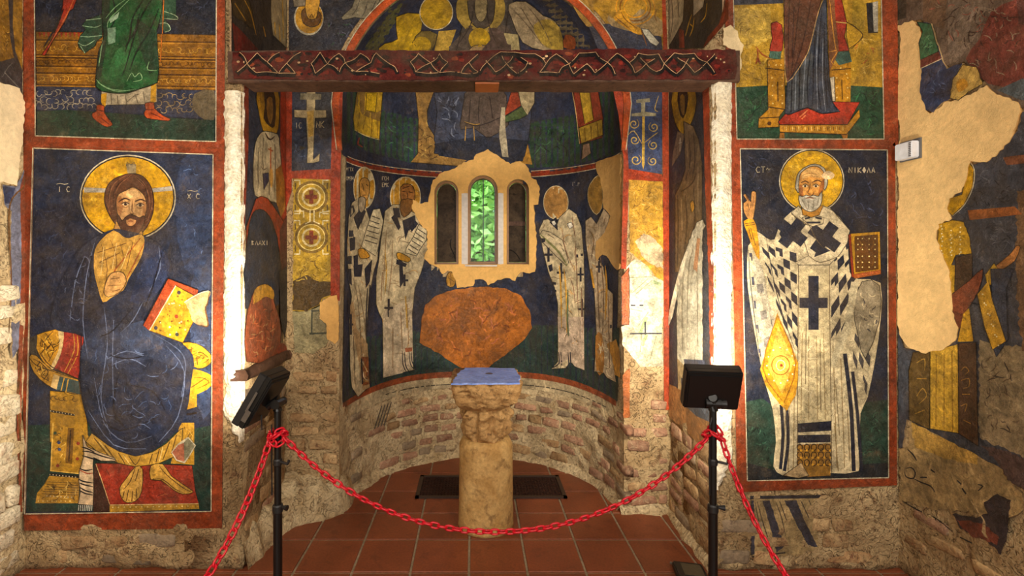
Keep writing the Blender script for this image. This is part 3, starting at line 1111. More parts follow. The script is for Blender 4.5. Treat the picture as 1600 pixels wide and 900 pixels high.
# garden seen through the middle light
struct(MB().box((0, 12, -0.65), (40, 15, 0.1)).build('ground', 'lawn', None, False, (0, 12, -0.65)))
def tree(loc, h, spread, nleaf, seed, label):
    rr = random.Random(seed)
    root = tag(empty('garden_tree', loc), label, 'tree', None)
    L = Vector(loc)
    mb = MB().tube([L, L + Vector((0.05, 0, h * 0.3)), L + Vector((-0.05, 0.05, h * 0.6)), L + Vector((0, 0, h * 0.9))], [0.13, 0.1, 0.07, 0.03], 8)
    for k in range(7):
        a = rr.uniform(0, 6.28); z = h * rr.uniform(0.25, 0.75)
        mb.tube([L + Vector((0, 0, z)), L + Vector((math.cos(a) * spread * .5, math.sin(a) * spread * .5, z + .3)), L + Vector((math.cos(a) * spread * .9, math.sin(a) * spread * .9, z + .5))], [0.05, 0.03, 0.012], 6)
    mb.build('trunk', 'bark', root)
    V, F = [], []
    for i in range(nleaf):
        u = Vector((rr.gauss(0, 1), rr.gauss(0, 1), rr.gauss(0, 1))).normalized() * (rr.random() ** 0.4)
        c = L + Vector((u.x * spread, u.y * spread * 0.7, h * 0.58 + u.z * h * 0.42))
        s = rr.uniform(0.05, 0.11)
        a = Vector((rr.gauss(0, 1), rr.gauss(0, 1), rr.gauss(0, 0.6))).normalized()
        b = a.cross(Vector((rr.gauss(0, 1), rr.gauss(0, 1), rr.gauss(0, 1)))).normalized()
        k = len(V)
        V += [c - a * s, c + b * s * 0.45, c + a * s, c - b * s * 0.45]
        F.append((k, k + 1, k + 2, k + 3))
    o = mesh_obj('foliage', V, F, 'leaf', root)
    o['kind'] = 'stuff'
tree((-0.15, 7.4, -0.6), 4.4, 1.5, 9000, 3, 'leafy green tree outside the middle window light')
tree((1.3, 10.0, -0.6), 5.2, 2.0, 9000, 4, 'pale leafy tree standing further back behind the window')

# ================================================================ painted tie beam
yb = 2.525
bl, br = at_depth(362, 80, yb), at_depth(1150, 80, yb)
zt_, zb_ = at_depth(700, 79, yb).z, at_depth(700, 127, yb).z
beam = tag(empty('tie_beam', ((bl.x + br.x) / 2, 2.6, zb_)), 'old wooden tie beam painted red with black and white interlace, spanning the sanctuary opening', 'beam')
def beam_mesh():
    V, F = [], []
    n = 60
    prof = [(0, 0), (0, 1), (0.012, 1.0), (0.16, 1.0), (0.16, 0.0), (0.012, -0.02)]
    for i in range(n + 1):
        t = i / n
        x = bl.x - 0.02 + (br.x - bl.x + 0.04) * t
        wob = 0.004 * fbm((x, 1, 2), 3)
        for (d, h) in prof:
            z = zb_ + (zt_ - zb_) * h
            V.append((x, yb + d + (0.006 * fbm((x, h, 9), 6) if d > 0 else 0), z + wob + 0.003 * fbm((x, d * 9, h), 12)))
    m = len(prof)
    for i in range(n):
        for k in range(m):
            l = (k + 1) % m
            F.append((i * m + k, (i + 1) * m + k, (i + 1) * m + l, i * m + l))
    F += [tuple(range(m)), tuple(n * m + k for k in range(m - 1, -1, -1))]
    return V, F
mesh_obj('timber', *beam_mesh(), 'darkwood', beam)
S_BEAM = PlaneY(yb)
B = Fresco('x', S_BEAM, root=beam, base=0.0045, mat='beam_paint')
B.step = 0.00004
B.p('red_ground', jag([(364, 82), (560, 79), (760, 80), (960, 77), (1148, 78), (1152, 100), (1148, 124), (960, 125), (760, 126), (560, 126), (366, 124), (362, 100)], 1.2, 9, 5), (74, 18, 16))
rr = random.Random(5)
for i in range(120):
    x = rr.uniform(368, 1140); y = rr.uniform(84, 121)
    B.poly('red_ground', smooth_loop([(x + rr.uniform(3, 9) * math.cos(a), y + rr.uniform(1.5, 4.5) * math.sin(a)) for a in (0, 1.3, 2.5, 3.8, 5)], 2),
           rr.choice([(112, 26, 20), (40, 12, 12), (120, 44, 26), (30, 12, 12), (96, 22, 20)]))
def strap(pts):
    pts = smooth_loop(pts, 3, False)
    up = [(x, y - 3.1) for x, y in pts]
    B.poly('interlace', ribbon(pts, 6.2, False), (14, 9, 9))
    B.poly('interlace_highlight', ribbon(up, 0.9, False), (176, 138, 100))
rows3 = (86.5, 102, 117.5)
nodes = [[(374 + i * 31 + rr.uniform(-5, 5) + (15 if j % 2 else 0), rows3[j] + rr.uniform(-2, 2)) for i in range(25)] for j in range(3)]
def bend(a, b):
    mx, my = (a[0] + b[0]) / 2 + rr.uniform(-3, 3), (a[1] + b[1]) / 2 + rr.uniform(-2.5, 2.5)
    return [a, (mx, my), b]
for i in range(24):
    for (ja, jb) in ((0, 1), (1, 2)):
        for d in (0, 1):
            ia = i + (d if ja == 0 else 0)
            ib = i + (d if ja == 1 else 0)
            if max(ia, ib) < 25 and rr.random() < 0.8:
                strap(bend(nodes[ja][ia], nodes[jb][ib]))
    if rr.random() < 0.45:
        j = rr.choice((0, 2))
        strap(bend(nodes[j][i], nodes[j][i + 1]))
for q in range(90):
    cx, cy = rr.uniform(372, 1142), rr.uniform(88, 118)
    B.poly('motifs', ell(cx, cy, rr.uniform(.9, 2.8), rr.uniform(.8, 2.0), 7), rr.choice([(20, 14, 14), (176, 142, 104), (20, 14, 14)]))
B.done()
MB().box((0.07, yb + 0.075, zb_ - 0.003), (0.125, 0.13, 0.012), None, 0.002).build('orange_patch', plain('orange_beam_patch', (150, 78, 26), 0.6), beam)['label'] = 'orange repaired patch on the underside'

# ================================================================ altar column with capital
CX, CY = 0.075, 3.0
col = tag(empty('altar_column', (CX, CY, 0)), 'short stone column with worn leaf capital and top coloured with blue daylight in the apse', 'column')
def shaft():
    V, F = [], []
    n, m = 48, 26
    for j in range(m + 1):
        z = 0.53 * j / m
        r0 = 0.166 - 0.006 * j / m
        if j == 0: r0 += 0.002
        if j >= m - 1: r0 -= 0.01 * (j - m + 2)
        for i in range(n):
            a = 2 * math.pi * i / n
            p = Vector((math.cos(a), math.sin(a), z * 3))
            r = r0 + 0.003 * fbm(p, 2.5, 4) - 0.004 * max(0, fbm(p, 5, 9) - 0.5)
            V.append((CX + r * math.cos(a), CY + r * math.sin(a), z))
    for j in range(m):
        for i in range(n):
            F.append((j * n + i, j * n + (i + 1) % n, (j + 1) * n + (i + 1) % n, (j + 1) * n + i))
    F.append(tuple(m * n + i for i in range(n)))
    F.append(tuple(range(n - 1, -1, -1)))
    return V, F
mesh_obj('shaft', *shaft(), 'column', col, True)
def capital():
    V, F = [], []
    n, m = 128, 56
    z0, z1 = 0.525, 0.9
    for j in range(m + 1):
        t = j / m
        # bell with a ring of leaves, flaring into a square block
        for i in range(n):
            a = 2 * math.pi * i / n
            c, s = math.cos(a), math.sin(a)
            mx = max(abs(c), abs(s))
            te = t + 0.05 * fbm((c * 2, s * 2, 1), 1.4, 3)        # ragged lower edge of the block
            sq = sstep(0.44, 0.66, te)
            rad = 0.112 + 0.014 * sstep(0, 0.08, t) + 0.01 * math.sin(min(1, t / 0.5) * math.pi)
            blk = (0.172 + 0.034 * sstep(0.55, 0.95, t)) / mx * (0.62 + 0.38 * min(1, mx * 1.18))
            tt = t / 0.5
            leaf = abs(math.cos(a * 4 + 0.4))
            lf = 0.0
            if t < 0.62:
                lf = (leaf - 0.55) * 0.034 * sstep(0.02, 0.3, tt) * (1 - sstep(1.0, 1.2, tt))
                lf += 0.024 * math.exp(-((tt - 0.86) / 0.14) ** 2) * sstep(0.55, 0.9, leaf)      # leaf tip curls out
                lf -= 0.02 * math.exp(-((tt - 1.02) / 0.08) ** 2)                                 # shadow line under the block
            r = rad * (1 - sq) + blk * sq
            p = Vector((c * r, s * r, z0 + (z1 - z0) * t))
            r += lf + 0.012 * fbm(p, 13, 2) + 0.010 * fbm(p, 34, 6) - 0.05 * max(0, fbm(p, 15, 8) - 0.25) - 0.03 * max(0, fbm(p, 27, 4) - 0.4)
            V.append((CX + r * c, CY + r * s * 1.04, z0 + (z1 - z0) * t))
    for j in range(m):
        for i in range(n):
            F.append((j * n + i, j * n + (i + 1) % n, (j + 1) * n + (i + 1) % n, (j + 1) * n + i))
    F.append(tuple(m * n + i for i in range(n)))
    F.append(tuple(range(n - 1, -1, -1)))
    return V, F
mesh_obj('capital', *capital(), 'capital', col, True)
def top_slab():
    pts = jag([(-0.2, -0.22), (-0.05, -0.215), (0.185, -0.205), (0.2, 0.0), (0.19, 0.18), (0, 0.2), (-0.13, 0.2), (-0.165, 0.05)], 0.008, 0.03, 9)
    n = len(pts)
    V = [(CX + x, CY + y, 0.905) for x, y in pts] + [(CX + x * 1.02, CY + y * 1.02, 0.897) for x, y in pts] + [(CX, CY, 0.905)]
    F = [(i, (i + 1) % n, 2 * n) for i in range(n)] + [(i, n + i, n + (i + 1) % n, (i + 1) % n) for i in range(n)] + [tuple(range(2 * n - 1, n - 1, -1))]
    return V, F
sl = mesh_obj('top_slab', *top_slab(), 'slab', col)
sl['label'] = 'slab on top of the capital, coloured with blue window daylight'
MB().lathe([(0.024, 0), (0.02, 0.0008)], (CX + 0.02, CY + 0.03, 0.905), 14).build('socket_hole', 'black', sl)

# ================================================================ floor grate behind the column
g0, g1 = at_depth(648, 780, HEYE * FPX / (780 - PY)), at_depth(886, 778, HEYE * FPX / (778 - PY))
gx0, gx1, gy0, gy1 = g0.x, g1.x, 3.31, 3.66
grate = tag(empty('floor_grate', ((gx0 + gx1) / 2, (gy0 + gy1) / 2, 0)), 'dark brown floor grate in a bronze frame, set in the tiles behind the column', 'grate')
fr = MB()
for (a, b, c, d) in ((gx0, gx1, gy0, gy0 + 0.028), (gx0, gx1, gy1 - 0.028, gy1), (gx0, gx0 + 0.028, gy0, gy1), (gx1 - 0.028, gx1, gy0, gy1)):
    fr.box(((a + b) / 2, (c + d) / 2, 0.006), (b - a, d - c, 0.012), None, 0.002)
fr.build('grate_frame', 'grateframe', grate)
gb = MB().box(((gx0 + gx1) / 2, (gy0 + gy1) / 2, 0.002), (gx1 - gx0 - 0.05, gy1 - gy0 - 0.05, 0.003))
for i in range(46):
    gb.box((gx0 + 0.04 + (gx1 - gx0 - 0.08) * i / 45, (gy0 + gy1) / 2, 0.005), (0.009, gy1 - gy0 - 0.06, 0.006))
for j in range(8):
    gb.box(((gx0 + gx1) / 2, gy0 + 0.05 + (gy1 - gy0 - 0.1) * j / 7, 0.005), (gx1 - gx0 - 0.06, 0.005, 0.005))
gb.build('grate_bars', 'grate', grate)

# ================================================================ floodlights on stands
YS = 2.1
def stand(px, label):
    X = (px - PX) * YS / FPX
    root = tag(empty('floodlight_stand', (X, YS, 0)), label, 'floodlight')
    MB().tube([(X, YS, 0.03), (X, YS, 0.55)], 0.0185, 16).build('lower_pole', 'black', root)
    MB().tube([(X, YS, 0.53), (X, YS, 0.985)], 0.0145, 16).build('upper_pole', 'black', root)
    MB().lathe([(0.0195, 0), (0.022, 0.005), (0.022, 0.03), (0.0185, 0.036)], (X, YS, 0.52), 18).build('collar', 'blackrib', root)
    MB().tube([(X + 0.02, YS - 0.005, 0.545), (X + 0.045, YS - 0.012, 0.545)], [0.006, 0.012], 10).build('knob', 'blackrib', root)
    MB().lathe([(0.0155, 0), (0.0185, 0.006), (0.0185, 0.024), (0.0155, 0.03)], (X, YS, 0.72), 16).tube([(X + 0.015, YS - 0.01, 0.74), (X + 0.05, YS - 0.02, 0.735), (X + 0.055, YS - 0.02, 0.75)], 0.006, 8).build('clamp', 'blackrib', root)
    for k in range(3):
        a = k * 2.094 + 0.5
        q = Vector((math.cos(a), math.sin(a), 0))
        b = Vector((X, YS, 0))
        MB().tube([b + q * 0.02 + Vector((0, 0, 0.2)), b + q * 0.19 + Vector((0, 0, 0.012))], 0.009, 8).build('leg', 'black', root)
    return root, X
def head(root, X, centre, aim, power, roll=0.0, w=0.225, h=0.19, d=0.055):
    """Lamp head: shallow black tray, fins, glass, bracket and the lamp's own light."""
    c = Vector(centre)
    dirv = (Vector(aim) - c).normalized()
    rot = dirv.to_track_quat('-Z', 'Y').to_matrix() @ Matrix.Rotation(roll, 3, 'Z')
    hd = mesh_obj('lamp_head', *(lambda m: (m.v, m.f))(MB().box(c, (w, h, d * 0.55), rot, 0.006)), 'black', root, False, c)
    rim = MB()
    for (ox, oy, sx, sy) in ((0, h / 2 - .004, w, .008), (0, -h / 2 + .004, w, .008), (w / 2 - .004, 0, .008, h), (-w / 2 + .004, 0, .008, h)):
        rim.box(c + rot @ Vector((ox, oy, -d * 0.5)), (sx, sy, d * 0.6), rot, 0.002)
    rim.build('hood', 'blackrib', hd)
    MB().box(c + rot @ Vector((0, 0.0, d * 0.3)), (w * 0.9, h * 0.86, 0.008), rot, 0.003).build('back_cover', 'black', hd)
    MB().box(c + rot @ Vector((0, 0, -d * 0.32)), (w - 0.03, h - 0.03, 0.004), rot).build('lamp_glass', 'lamp_glass', hd)
    top = Vector((X, YS, 0.985))
    br = MB().tube([top - Vector((0, 0, 0.03)), top + Vector((0, 0, 0.02)), c + rot @ Vector((0, -h * 0.12, d * 0.5))], [0.02, 0.022, 0.017], 12)
    br.tube([top + rot @ Vector((-0.03, 0, 0)), top + rot @ Vector((0.03, 0, 0))], 0.02, 12)
    br.build('tilt_bracket', 'black', root)
    MB().tube([top + rot @ Vector((0.03, 0, 0)), top + rot @ Vector((0.052, 0, 0))], [0.013, 0.018], 12).build('tilt_knob', 'blackrib', root)
    MB().tube([c + rot @ Vector((0, -h * .3, d * .4)), c + rot @ Vector((0, -h * .45, d * .8)) + Vector((0, 0, -0.02)), Vector((X - 0.02, YS - 0.016, 0.9)), Vector((X - 0.021, YS - 0.012, 0.8)), Vector((X - 0.02, YS - 0.012, 0.6))], 0.0035, 6).build('power_cable', 'blackrib', root)
    L = area_light('floodlight_lamp', c + dirv * (d * 0.85), c + dirv * 2, w - 0.04, power, (1.0, 0.90, 0.73), h - 0.04, math.radians(165))
    L.parent = root
    L.location = L.location - root.location
    return hd, rot, c
rl, Xl = stand(434, 'black lamp on a stand with its head turned towards the seated figure pillar')
hl, rotl, cl = head(rl, Xl, at_depth(415, 622, YS - 0.0), (-1.75, 2.18, 1.5), 24, math.radians(-4), 0.19, 0.235)
MB().box(cl + rotl @ Vector((-0.103, -0.06, 0.0)), (0.003, 0.05, 0.022), rotl, 0.001).box(cl + rotl @ Vector((-0.103, 0.0, -0.01)), (0.003, 0.09, 0.01), rotl, 0.001).build('bracket_plate', 'chrome', hl)
rr_, Xr = stand(1114, 'black lamp on a stand aimed into the sanctuary, beside the large bishop fresco')
head(rr_, Xr, at_depth(1112, 608, YS + 0.0), (1.25, 3.4, 1.6), 24, 0.0, 0.222, 0.19)

# ================================================================ red plastic chains
def link_mesh():
    mb = MB()
    a, b, r = 0.0088, 0.0112, 0.0047
    pts = []
    for k in range(5):
        an = -math.pi / 2 + math.pi * k / 4
        pts.append((a + b * math.cos(an), 0, b * math.sin(an)))
    for k in range(5):
        an = math.pi / 2 + math.pi * k / 4
        pts.append((-a + b * math.cos(an), 0, b * math.sin(an)))
    # tube around a flat stadium lying in the xz plane
    m, n = len(pts), 6
    vs, fs = [], []
    for i in range(m):
        p = Vector(pts[i]); t = (Vector(pts[(i + 1) % m]) - Vector(pts[i - 1])).normalized()
        w = Vector((0, 1, 0)); u = t.cross(w)
        for k in range(n):
            an = 2 * math.pi * k / n
            vs.append(p + (u * math.cos(an) + w * math.sin(an)) * r)
    for i in range(m):
        for k in range(n):
            fs.append((i * n + k, i * n + (k + 1) % n, ((i + 1) % m) * n + (k + 1) % n, ((i + 1) % m) * n + k))
    me = bpy.data.meshes.new('link')
    me.from_pydata([tuple(v) for v in vs], [], fs)
    me.polygons.foreach_set('use_smooth', [True] * len(me.polygons))
    me.materials.append(MAT['red'])
    return me
LINK = link_mesh()
def chain(pts, label, pitch=0.0318):
    base = Vector(pts[len(pts) // 2])
    root = tag(empty('barrier_chain', base), label, 'chain')
    P3 = [Vector(p) for p in pts]
    cum = [0]
    for i in range(1, len(P3)):
        cum.append(cum[-1] + (P3[i] - P3[i - 1]).length)
    n = int(cum[-1] / pitch)
    def at(s):
        for i in range(1, len(P3)):
            if cum[i] >= s:
                return P3[i - 1].lerp(P3[i], (s - cum[i - 1]) / ((cum[i] - cum[i - 1]) or 1))
        return P3[-1]
    for k in range(n):
        s = (k + 0.5) * cum[-1] / n
        p = at(s)
        t = (at(min(cum[-1], s + 0.01)) - at(max(0, s - 0.01))).normalized()
        o = bpy.data.objects.new('link', LINK)
        q = t.to_track_quat('X', 'Z') @ Matrix.Rotation(math.radians((12 if k % 2 else 78) + R.uniform(-12, 12)), 3, 'X').to_quaternion()
        o.rotation_euler = q.to_euler()
        o.scale = (1.0, 1.0, 1.0)
        o.location = p - base
        o.parent = root
        COL.objects.link(o)
    return root
def hang(a, b, sag, n=60):
    a, b = Vector(a), Vector(b)
    k = 1.6
    out = []
    for i in range(n + 1):
        t = i / n
        u = 2 * t - 1
        c = (math.cosh(k) - math.cosh(k * u)) / (math.cosh(k) - 1)
        out.append(a.lerp(b, t) - Vector((0, 0, sag * c)))
    return out
def wraps(X, z, s0, turns, seed):
    out = []
    for i in range(int(turns * 14) + 1):
        a = s0 + i / 14 * 2 * math.pi
        out.append(Vector((X + 0.03 * math.cos(a), YS + 0.03 * math.sin(a), z - 0.012 * math.sin(i * 0.9 + seed) + 0.02 * i / (turns * 14))))
    return out
za = 0.845
chain(wraps(Xl, za, 0.5, 2.0, 1)[::-1] + hang((Xl + 0.03, YS - 0.01, za), (Xr - 0.03, YS - 0.01, za - 0.005), 0.40), 'red plastic chain sagging between the two lamp stands before the column')
eL, eR = Vector((-1.2, 0.9, 0.85)), Vector((1.3, 0.9, 0.85))
chain(wraps(Xr, za + 0.005, 2.6, 1.0, 2)[::-1] + hang((Xr + 0.025, YS - 0.02, za), eR, 0.46), 'red plastic chain running down from a lamp stand past the large bishop fresco')
chain(wraps(Xl, za - 0.02, 3.2, 1.0, 4)[::-1] + hang((Xl - 0.025, YS - 0.02, za - 0.01), eL, 0.46), 'red plastic chain running down from a lamp stand past the seated figure fresco')
for e, s in ((eL, 'seated figure'), (eR, 'bishop')):
    r_ = tag(empty('barrier_post', (e.x, e.y, 0)), 'plain black barrier post holding the end of the chain on the ' + s + ' side', 'post')
    MB().lathe([(0.14, 0), (0.14, 0.012), (0.03, 0.03)], (e.x, e.y, 0.001), 24).build('base', 'black', r_)
    MB().tube([(e.x, e.y, 0.02), (e.x, e.y, 0.9)], 0.018, 14).build('pole', 'black', r_)

# ================================================================ small lamp lying on the floor
fl = tag(empty('floor_lamp_box', (1.09, 2.46, 0)), 'small black lamp with a dull glass face lying on the tiles', 'lamp')
rz = Matrix.Rotation(math.radians(-12), 3, 'Z') @ Matrix.Rotation(math.radians(-7), 3, 'X')
c = Vector((1.085, 2.465, 0.03))
MB().box(c, (0.145, 0.17, 0.036), rz, 0.006).build('housing', 'blackrib', fl)
MB().box(c + rz @ Vector((0.01, 0.0, 0.019)), (0.095, 0.12, 0.003), rz, 0.001).build('glass_face', plain('dull_glass', (84, 78, 62), 0.25), fl)
MB().tube([c + rz @ Vector((-0.06, 0.08, 0.0)), c + rz @ Vector((-0.078, 0.095, 0.0))], 0.007, 10).build('knob', 'chrome', fl)

# ================================================================ sensor box on the right nave wall
sp, sn = S_NR.hit(1427, 252)
q0, q1 = S_NR.hit(1412, 219)[0], S_NR.hit(1443, 252)[0]
sb = tag(empty('wall_sensor', sp), 'small white plastic sensor box on the large cream plaster patch', 'sensor')
yc, zc = (q0.y + q1.y) / 2, at_depth(1427, 236, sp.y).z
MB().box((NR - 0.03, yc, zc), (0.045, abs(q0.y - q1.y) * 0.9, 0.082), None, 0.004).build('housing', 'white', sb)
vm = MB()
for i in range(8):
    vm.box((NR - 0.0535, min(q0.y, q1.y) + 0.016, zc - 0.032 + i * 0.009), (0.003, 0.012, 0.005))
vm.build('vent_slots', 'grey', sb)
MB().box((NR - 0.012, yc, zc + 0.004), (0.012, abs(q0.y - q1.y) * 1.05, 0.1)).build('back_plate', 'grey', sb)

# ================================================================ old timber in the left jamb
sill = tag(empty('sill_timber', (XL, 2.85, 0.97)), 'charred old timber built into the wall below the painted niche', 'timber')
V = []; F = []
for i in range(13):
    y = 2.53 + 0.62 * i / 12
    for (dx, dz) in ((-0.05, -0.03), (0.035, -0.028), (0.045, 0.0), (0.03, 0.03), (-0.05, 0.032)):
        V.append((XL + dx + 0.006 * fbm((y, dx, dz), 9), y, 1.0 + dz + 0.008 * fbm((y, dz, 1), 8)))
for i in range(12):
    for k in range(5):
        F.append((i * 5 + k, i * 5 + (k + 1) % 5, i * 5 + 5 + (k + 1) % 5, i * 5 + 5 + k))
F += [(0, 1, 2, 3, 4), (64, 63, 62, 61, 60)]
mesh_obj('timber', V, F, 'darkwood', sill, True)

# ================================================================ frescoes
NAVY, BLUE, RED, REDD, GOLD = (28, 32, 48), (32, 44, 74), (150, 54, 30), (122, 34, 26), (196, 146, 26)
CREAMW, TAN, LINEW, INK = (214, 200, 172), (190, 142, 84), (196, 182, 152), (22, 20, 26)
PLASTER = (226, 190, 130)
rr = random.Random(21)

def frame(F, outer, inner, col=RED, line=LINEW, lw=1.6):
    """Red painted border between two quads, white line inside."""
    o, i = P(outer), P(inner)
    for k in range(4):
        j = (k + 1) % 4
        F.poly('red_border', [o[k], o[j], i[j], i[k]], col, rim=(150, 120, 90))
    for k in range(4):
        j = (k + 1) % 4
        F.poly('border_line', ribbon([i[k], i[j]], lw, False), line)

def scrolls(F, part, x0, x1, y, r, col, w=0.9, seed=1):
    q = random.Random(seed)
    x = x0
    while x < x1:
        a = q.uniform(0, 360)
        F.poly(part, ribbon(ell(x, y + q.uniform(-r * .3, r * .3), r * q.uniform(.6, 1), r * q.uniform(.5, .9), 7, a, a + 230), w), col)
        x += r * q.uniform(1.0, 1.7)

def squiggles(F, part, region, n, size, cols, w, seed):
    q = random.Random(seed)
    x0, x1 = min(p[0] for p in region), max(p[0] for p in region)
    y0, y1 = min(p[1] for p in region), max(p[1] for p in region)
    k = 0
    for _ in range(n * 8):
        if k >= n:
            break
        x, y = q.uniform(x0, x1), q.uniform(y0, y1)
        s = size * q.uniform(0.5, 1.3)
        a = q.uniform(0, 6.28)
        pts = [(x, y)]
        for _ in range(3):
            a += q.uniform(-0.9, 0.9)
            pts.append((pts[-1][0] + s * .33 * math.cos(a), pts[-1][1] + s * .33 * math.sin(a)))
        if all(inside(p, region) for p in pts):
            F.poly(part, ribbon(smooth_loop(pts, 2, False), w), q.choice(cols))
            k += 1

# ---------------------------------------------------------------- upper left: green-robed figure
A = Fresco('standing_figure_fresco', S_FRONT, 'fresco of a green-robed figure in red boots before an ochre parapet, above the seated figure', 'fresco', None, 0.006, (200, 222), T=(0, 0, 4.0))
bgA = [(56, -90), (340, -90), (339, 222), (58, 213)]
A.poly('painted_field', bgA, NAVY, rim=(170, 140, 100))
A.p('painted_field', '220,-200 640,-200 640,80 500,190 230,195', (34, 38, 56))
squiggles(A, 'painted_field', P('225,0 640,0 640,190 230,190', A.T), 22, 13, [(52, 60, 88), (18, 20, 30)], 1.2, 3)
squiggles(A, 'painted_field', P('1110,0 1350,0 1350,200 1110,190', A.T), 16, 13, [(56, 64, 92), (18, 20, 30)], 1.2, 4)
A.p('parapet', '230,200 1358,222 1358,570 236,542', (134, 88, 22))
for yy, d in ((252, 1.6), (345, 1.4), (362, 2.2), (415, 1.6), (458, 2.0), (530, 1.4)):
    A.l('parapet', f'232,{yy} 800,{yy+8} 1356,{yy+16}', d, (74, 44, 14), taper=False)
    A.l('parapet', f'232,{yy+10} 800,{yy+18} 1356,{yy+26}', 1.0, (178, 124, 40), taper=False)
for k in range(11):
    x = 245 + k * 27
    A.p('parapet', f'{x},205 {x+20},206 {x+12},240', (150, 44, 26))
scrolls(A, 'parapet_ornament', 62, 150, 76, 5, (196, 146, 54), 1.0, 2)
scrolls(A, 'parapet_ornament', 252, 336, 80, 5, (196, 146, 54), 1.0, 3)
scrolls(A, 'parapet_ornament', 62, 150, 97, 4, (92, 56, 16), 1.4, 4)
scrolls(A, 'parapet_ornament', 252, 336, 101, 4, (92, 56, 16), 1.4, 5)
scrolls(A, 'parapet_ornament', 62, 150, 124, 5, (204, 152, 60), 1.0, 6)
scrolls(A, 'parapet_ornament', 252, 336, 128, 5, (204, 152, 60), 1.0, 7)
A.p('pattern_band', '238,542 1356,570 1350,750 240,690', (42, 48, 76))
for yy in (585, 630, 668):
    scrolls(A, 'pattern_scrolls', 63, 150, yy / 4, 6, (140, 130, 112), 1.3, yy)
    scrolls(A, 'pattern_scrolls', 250, 305, yy / 4 + 5, 6, (142, 120, 84), 1.3, yy + 1)
A.p('pattern_band', '1220,590 1345,570 1345,750 1290,755 1215,690', (104, 90, 66), sm=2)
A.p('ground', '240,700 420,690 640,705 900,722 1080,740 1350,755 1346,886 240,850', (30, 58, 40))
squiggles(A, 'ground', P('250,720 1340,765 1335,875 250,840', A.T), 30, 14, [(46, 82, 56), (16, 32, 24)], 1.4, 9)
A.p('red_cloth', '412,-100 490,-100 488,0 465,60 440,75 420,130 345,250 290,352 270,345 330,255 372,160 400,40', (156, 40, 28))
A.l('red_cloth', '470,0 420,110 310,300', 2.0, (196, 78, 44))
A.l('red_cloth', '405,60 360,170 282,298', 3.2, (18, 20, 26))
A.p('robe_fold', '650,90 545,130 518,165 542,188 508,230 494,272 500,300 538,336 600,292 612,260 645,235', (34, 74, 48))
A.ls('robe_fold', '545,130 640,120|520,165 600,175 640,160|508,230 560,235 645,225|496,272 540,290 600,255|538,336 510,290', 1.1, (150, 180, 140))
A.p('robe_fold', '1040,-60 1105,-60 1105,100 1113,125 1030,120 1062,160 1070,190 1035,205 1000,150 1010,60', (44, 86, 56))
A.ls('robe_fold', '1030,75 1100,100 1113,125 1030,120|1000,150 1050,150 1070,190 1035,205', 1.1, (170, 190, 150))
rob = '650,-200 645,100 655,200 652,260 625,330 610,470 608,545 640,572 720,586 800,586 880,560 990,520 1000,430 990,300 985,200 1000,150 1020,60 1030,-200'
A.p('underskirt', '640,560 985,500 988,640 925,655 680,660 655,665 640,640', (176, 160, 130))
A.p('underskirt', '640,590 675,585 668,660 655,690 640,640', (190, 140, 30))
A.p('underskirt', '950,535 985,522 980,640 945,645', (200, 146, 30))
A.ls('underskirt', '700,590 705,655|740,600 745,655|790,600 800,655|850,590 870,650|900,575 915,650|800,640 850,600 880,590', 1.3, (110, 96, 76))
A.p('robe', rob, (36, 82, 44))
A.p('robe', '650,-100 700,-100 690,120 670,300 640,480 612,520 608,480 625,330 652,250', (24, 56, 34))
A.p('robe', '860,120 985,200 1000,430 940,470 880,300', (30, 66, 38))
A.p('robe', '730,330 830,280 800,420 740,480 690,470', (48, 98, 54), sm=3)
A.ls('robe', '985,-40 900,90 850,220 800,400 770,480|920,-20 840,110 820,230 790,330|1000,60 940,200 860,330 820,440|700,-60 730,100 690,200|880,90 850,200 790,300', 2.4, (14, 34, 24))
A.ls('robe', '840,-20 760,60 690,130 680,180|800,0 730,50 670,120|610,500 650,540 740,575 860,560|620,520 700,560 800,570|650,250 640,320 625,420|940,390 930,440 990,445', 1.5, (128, 170, 118))
A.ls('robe', '800,515 830,460 850,485 880,460 895,500 840,515', 1.4, (140, 178, 126))
A.p('robe', '690,130 755,80 745,120 700,150', (150, 178, 146))
A.p('robe', '680,183 732,175 730,270 685,285', (110, 140, 112))
A.l('robe', '652,-60 645,100 655,200 652,260 625,330 610,470 608,545 640,572 720,586 800,586 880,560 990,520 1000,430', 1.4, (12, 20, 16))
A.ls('staff', '1030,0 1022,215|1018,220 1010,390', 1.6, (190, 88, 30), sm=0)
A.p('boot', '615,660 660,665 662,710 700,760 712,785 680,797 640,780 590,740 588,710 612,700', (176, 62, 30), sm=2)
A.p('boot ', '915,650 970,645 975,682 1030,728 1070,745 1060,760 990,752 925,742 908,710 920,690', (176, 62, 30), sm=2)
A.ls('boot', '615,690 660,700|640,740 690,780', 1.2, (90, 24, 20))
A.ls('boot ', '920,690 970,690|950,710 1030,745', 1.2, (90, 24, 20))
frame(A, [(34, -95), (353, -95), (352, 232), (38, 230)], [(56, -90), (340, -90), (339, 222), (58, 213)])
A.done()

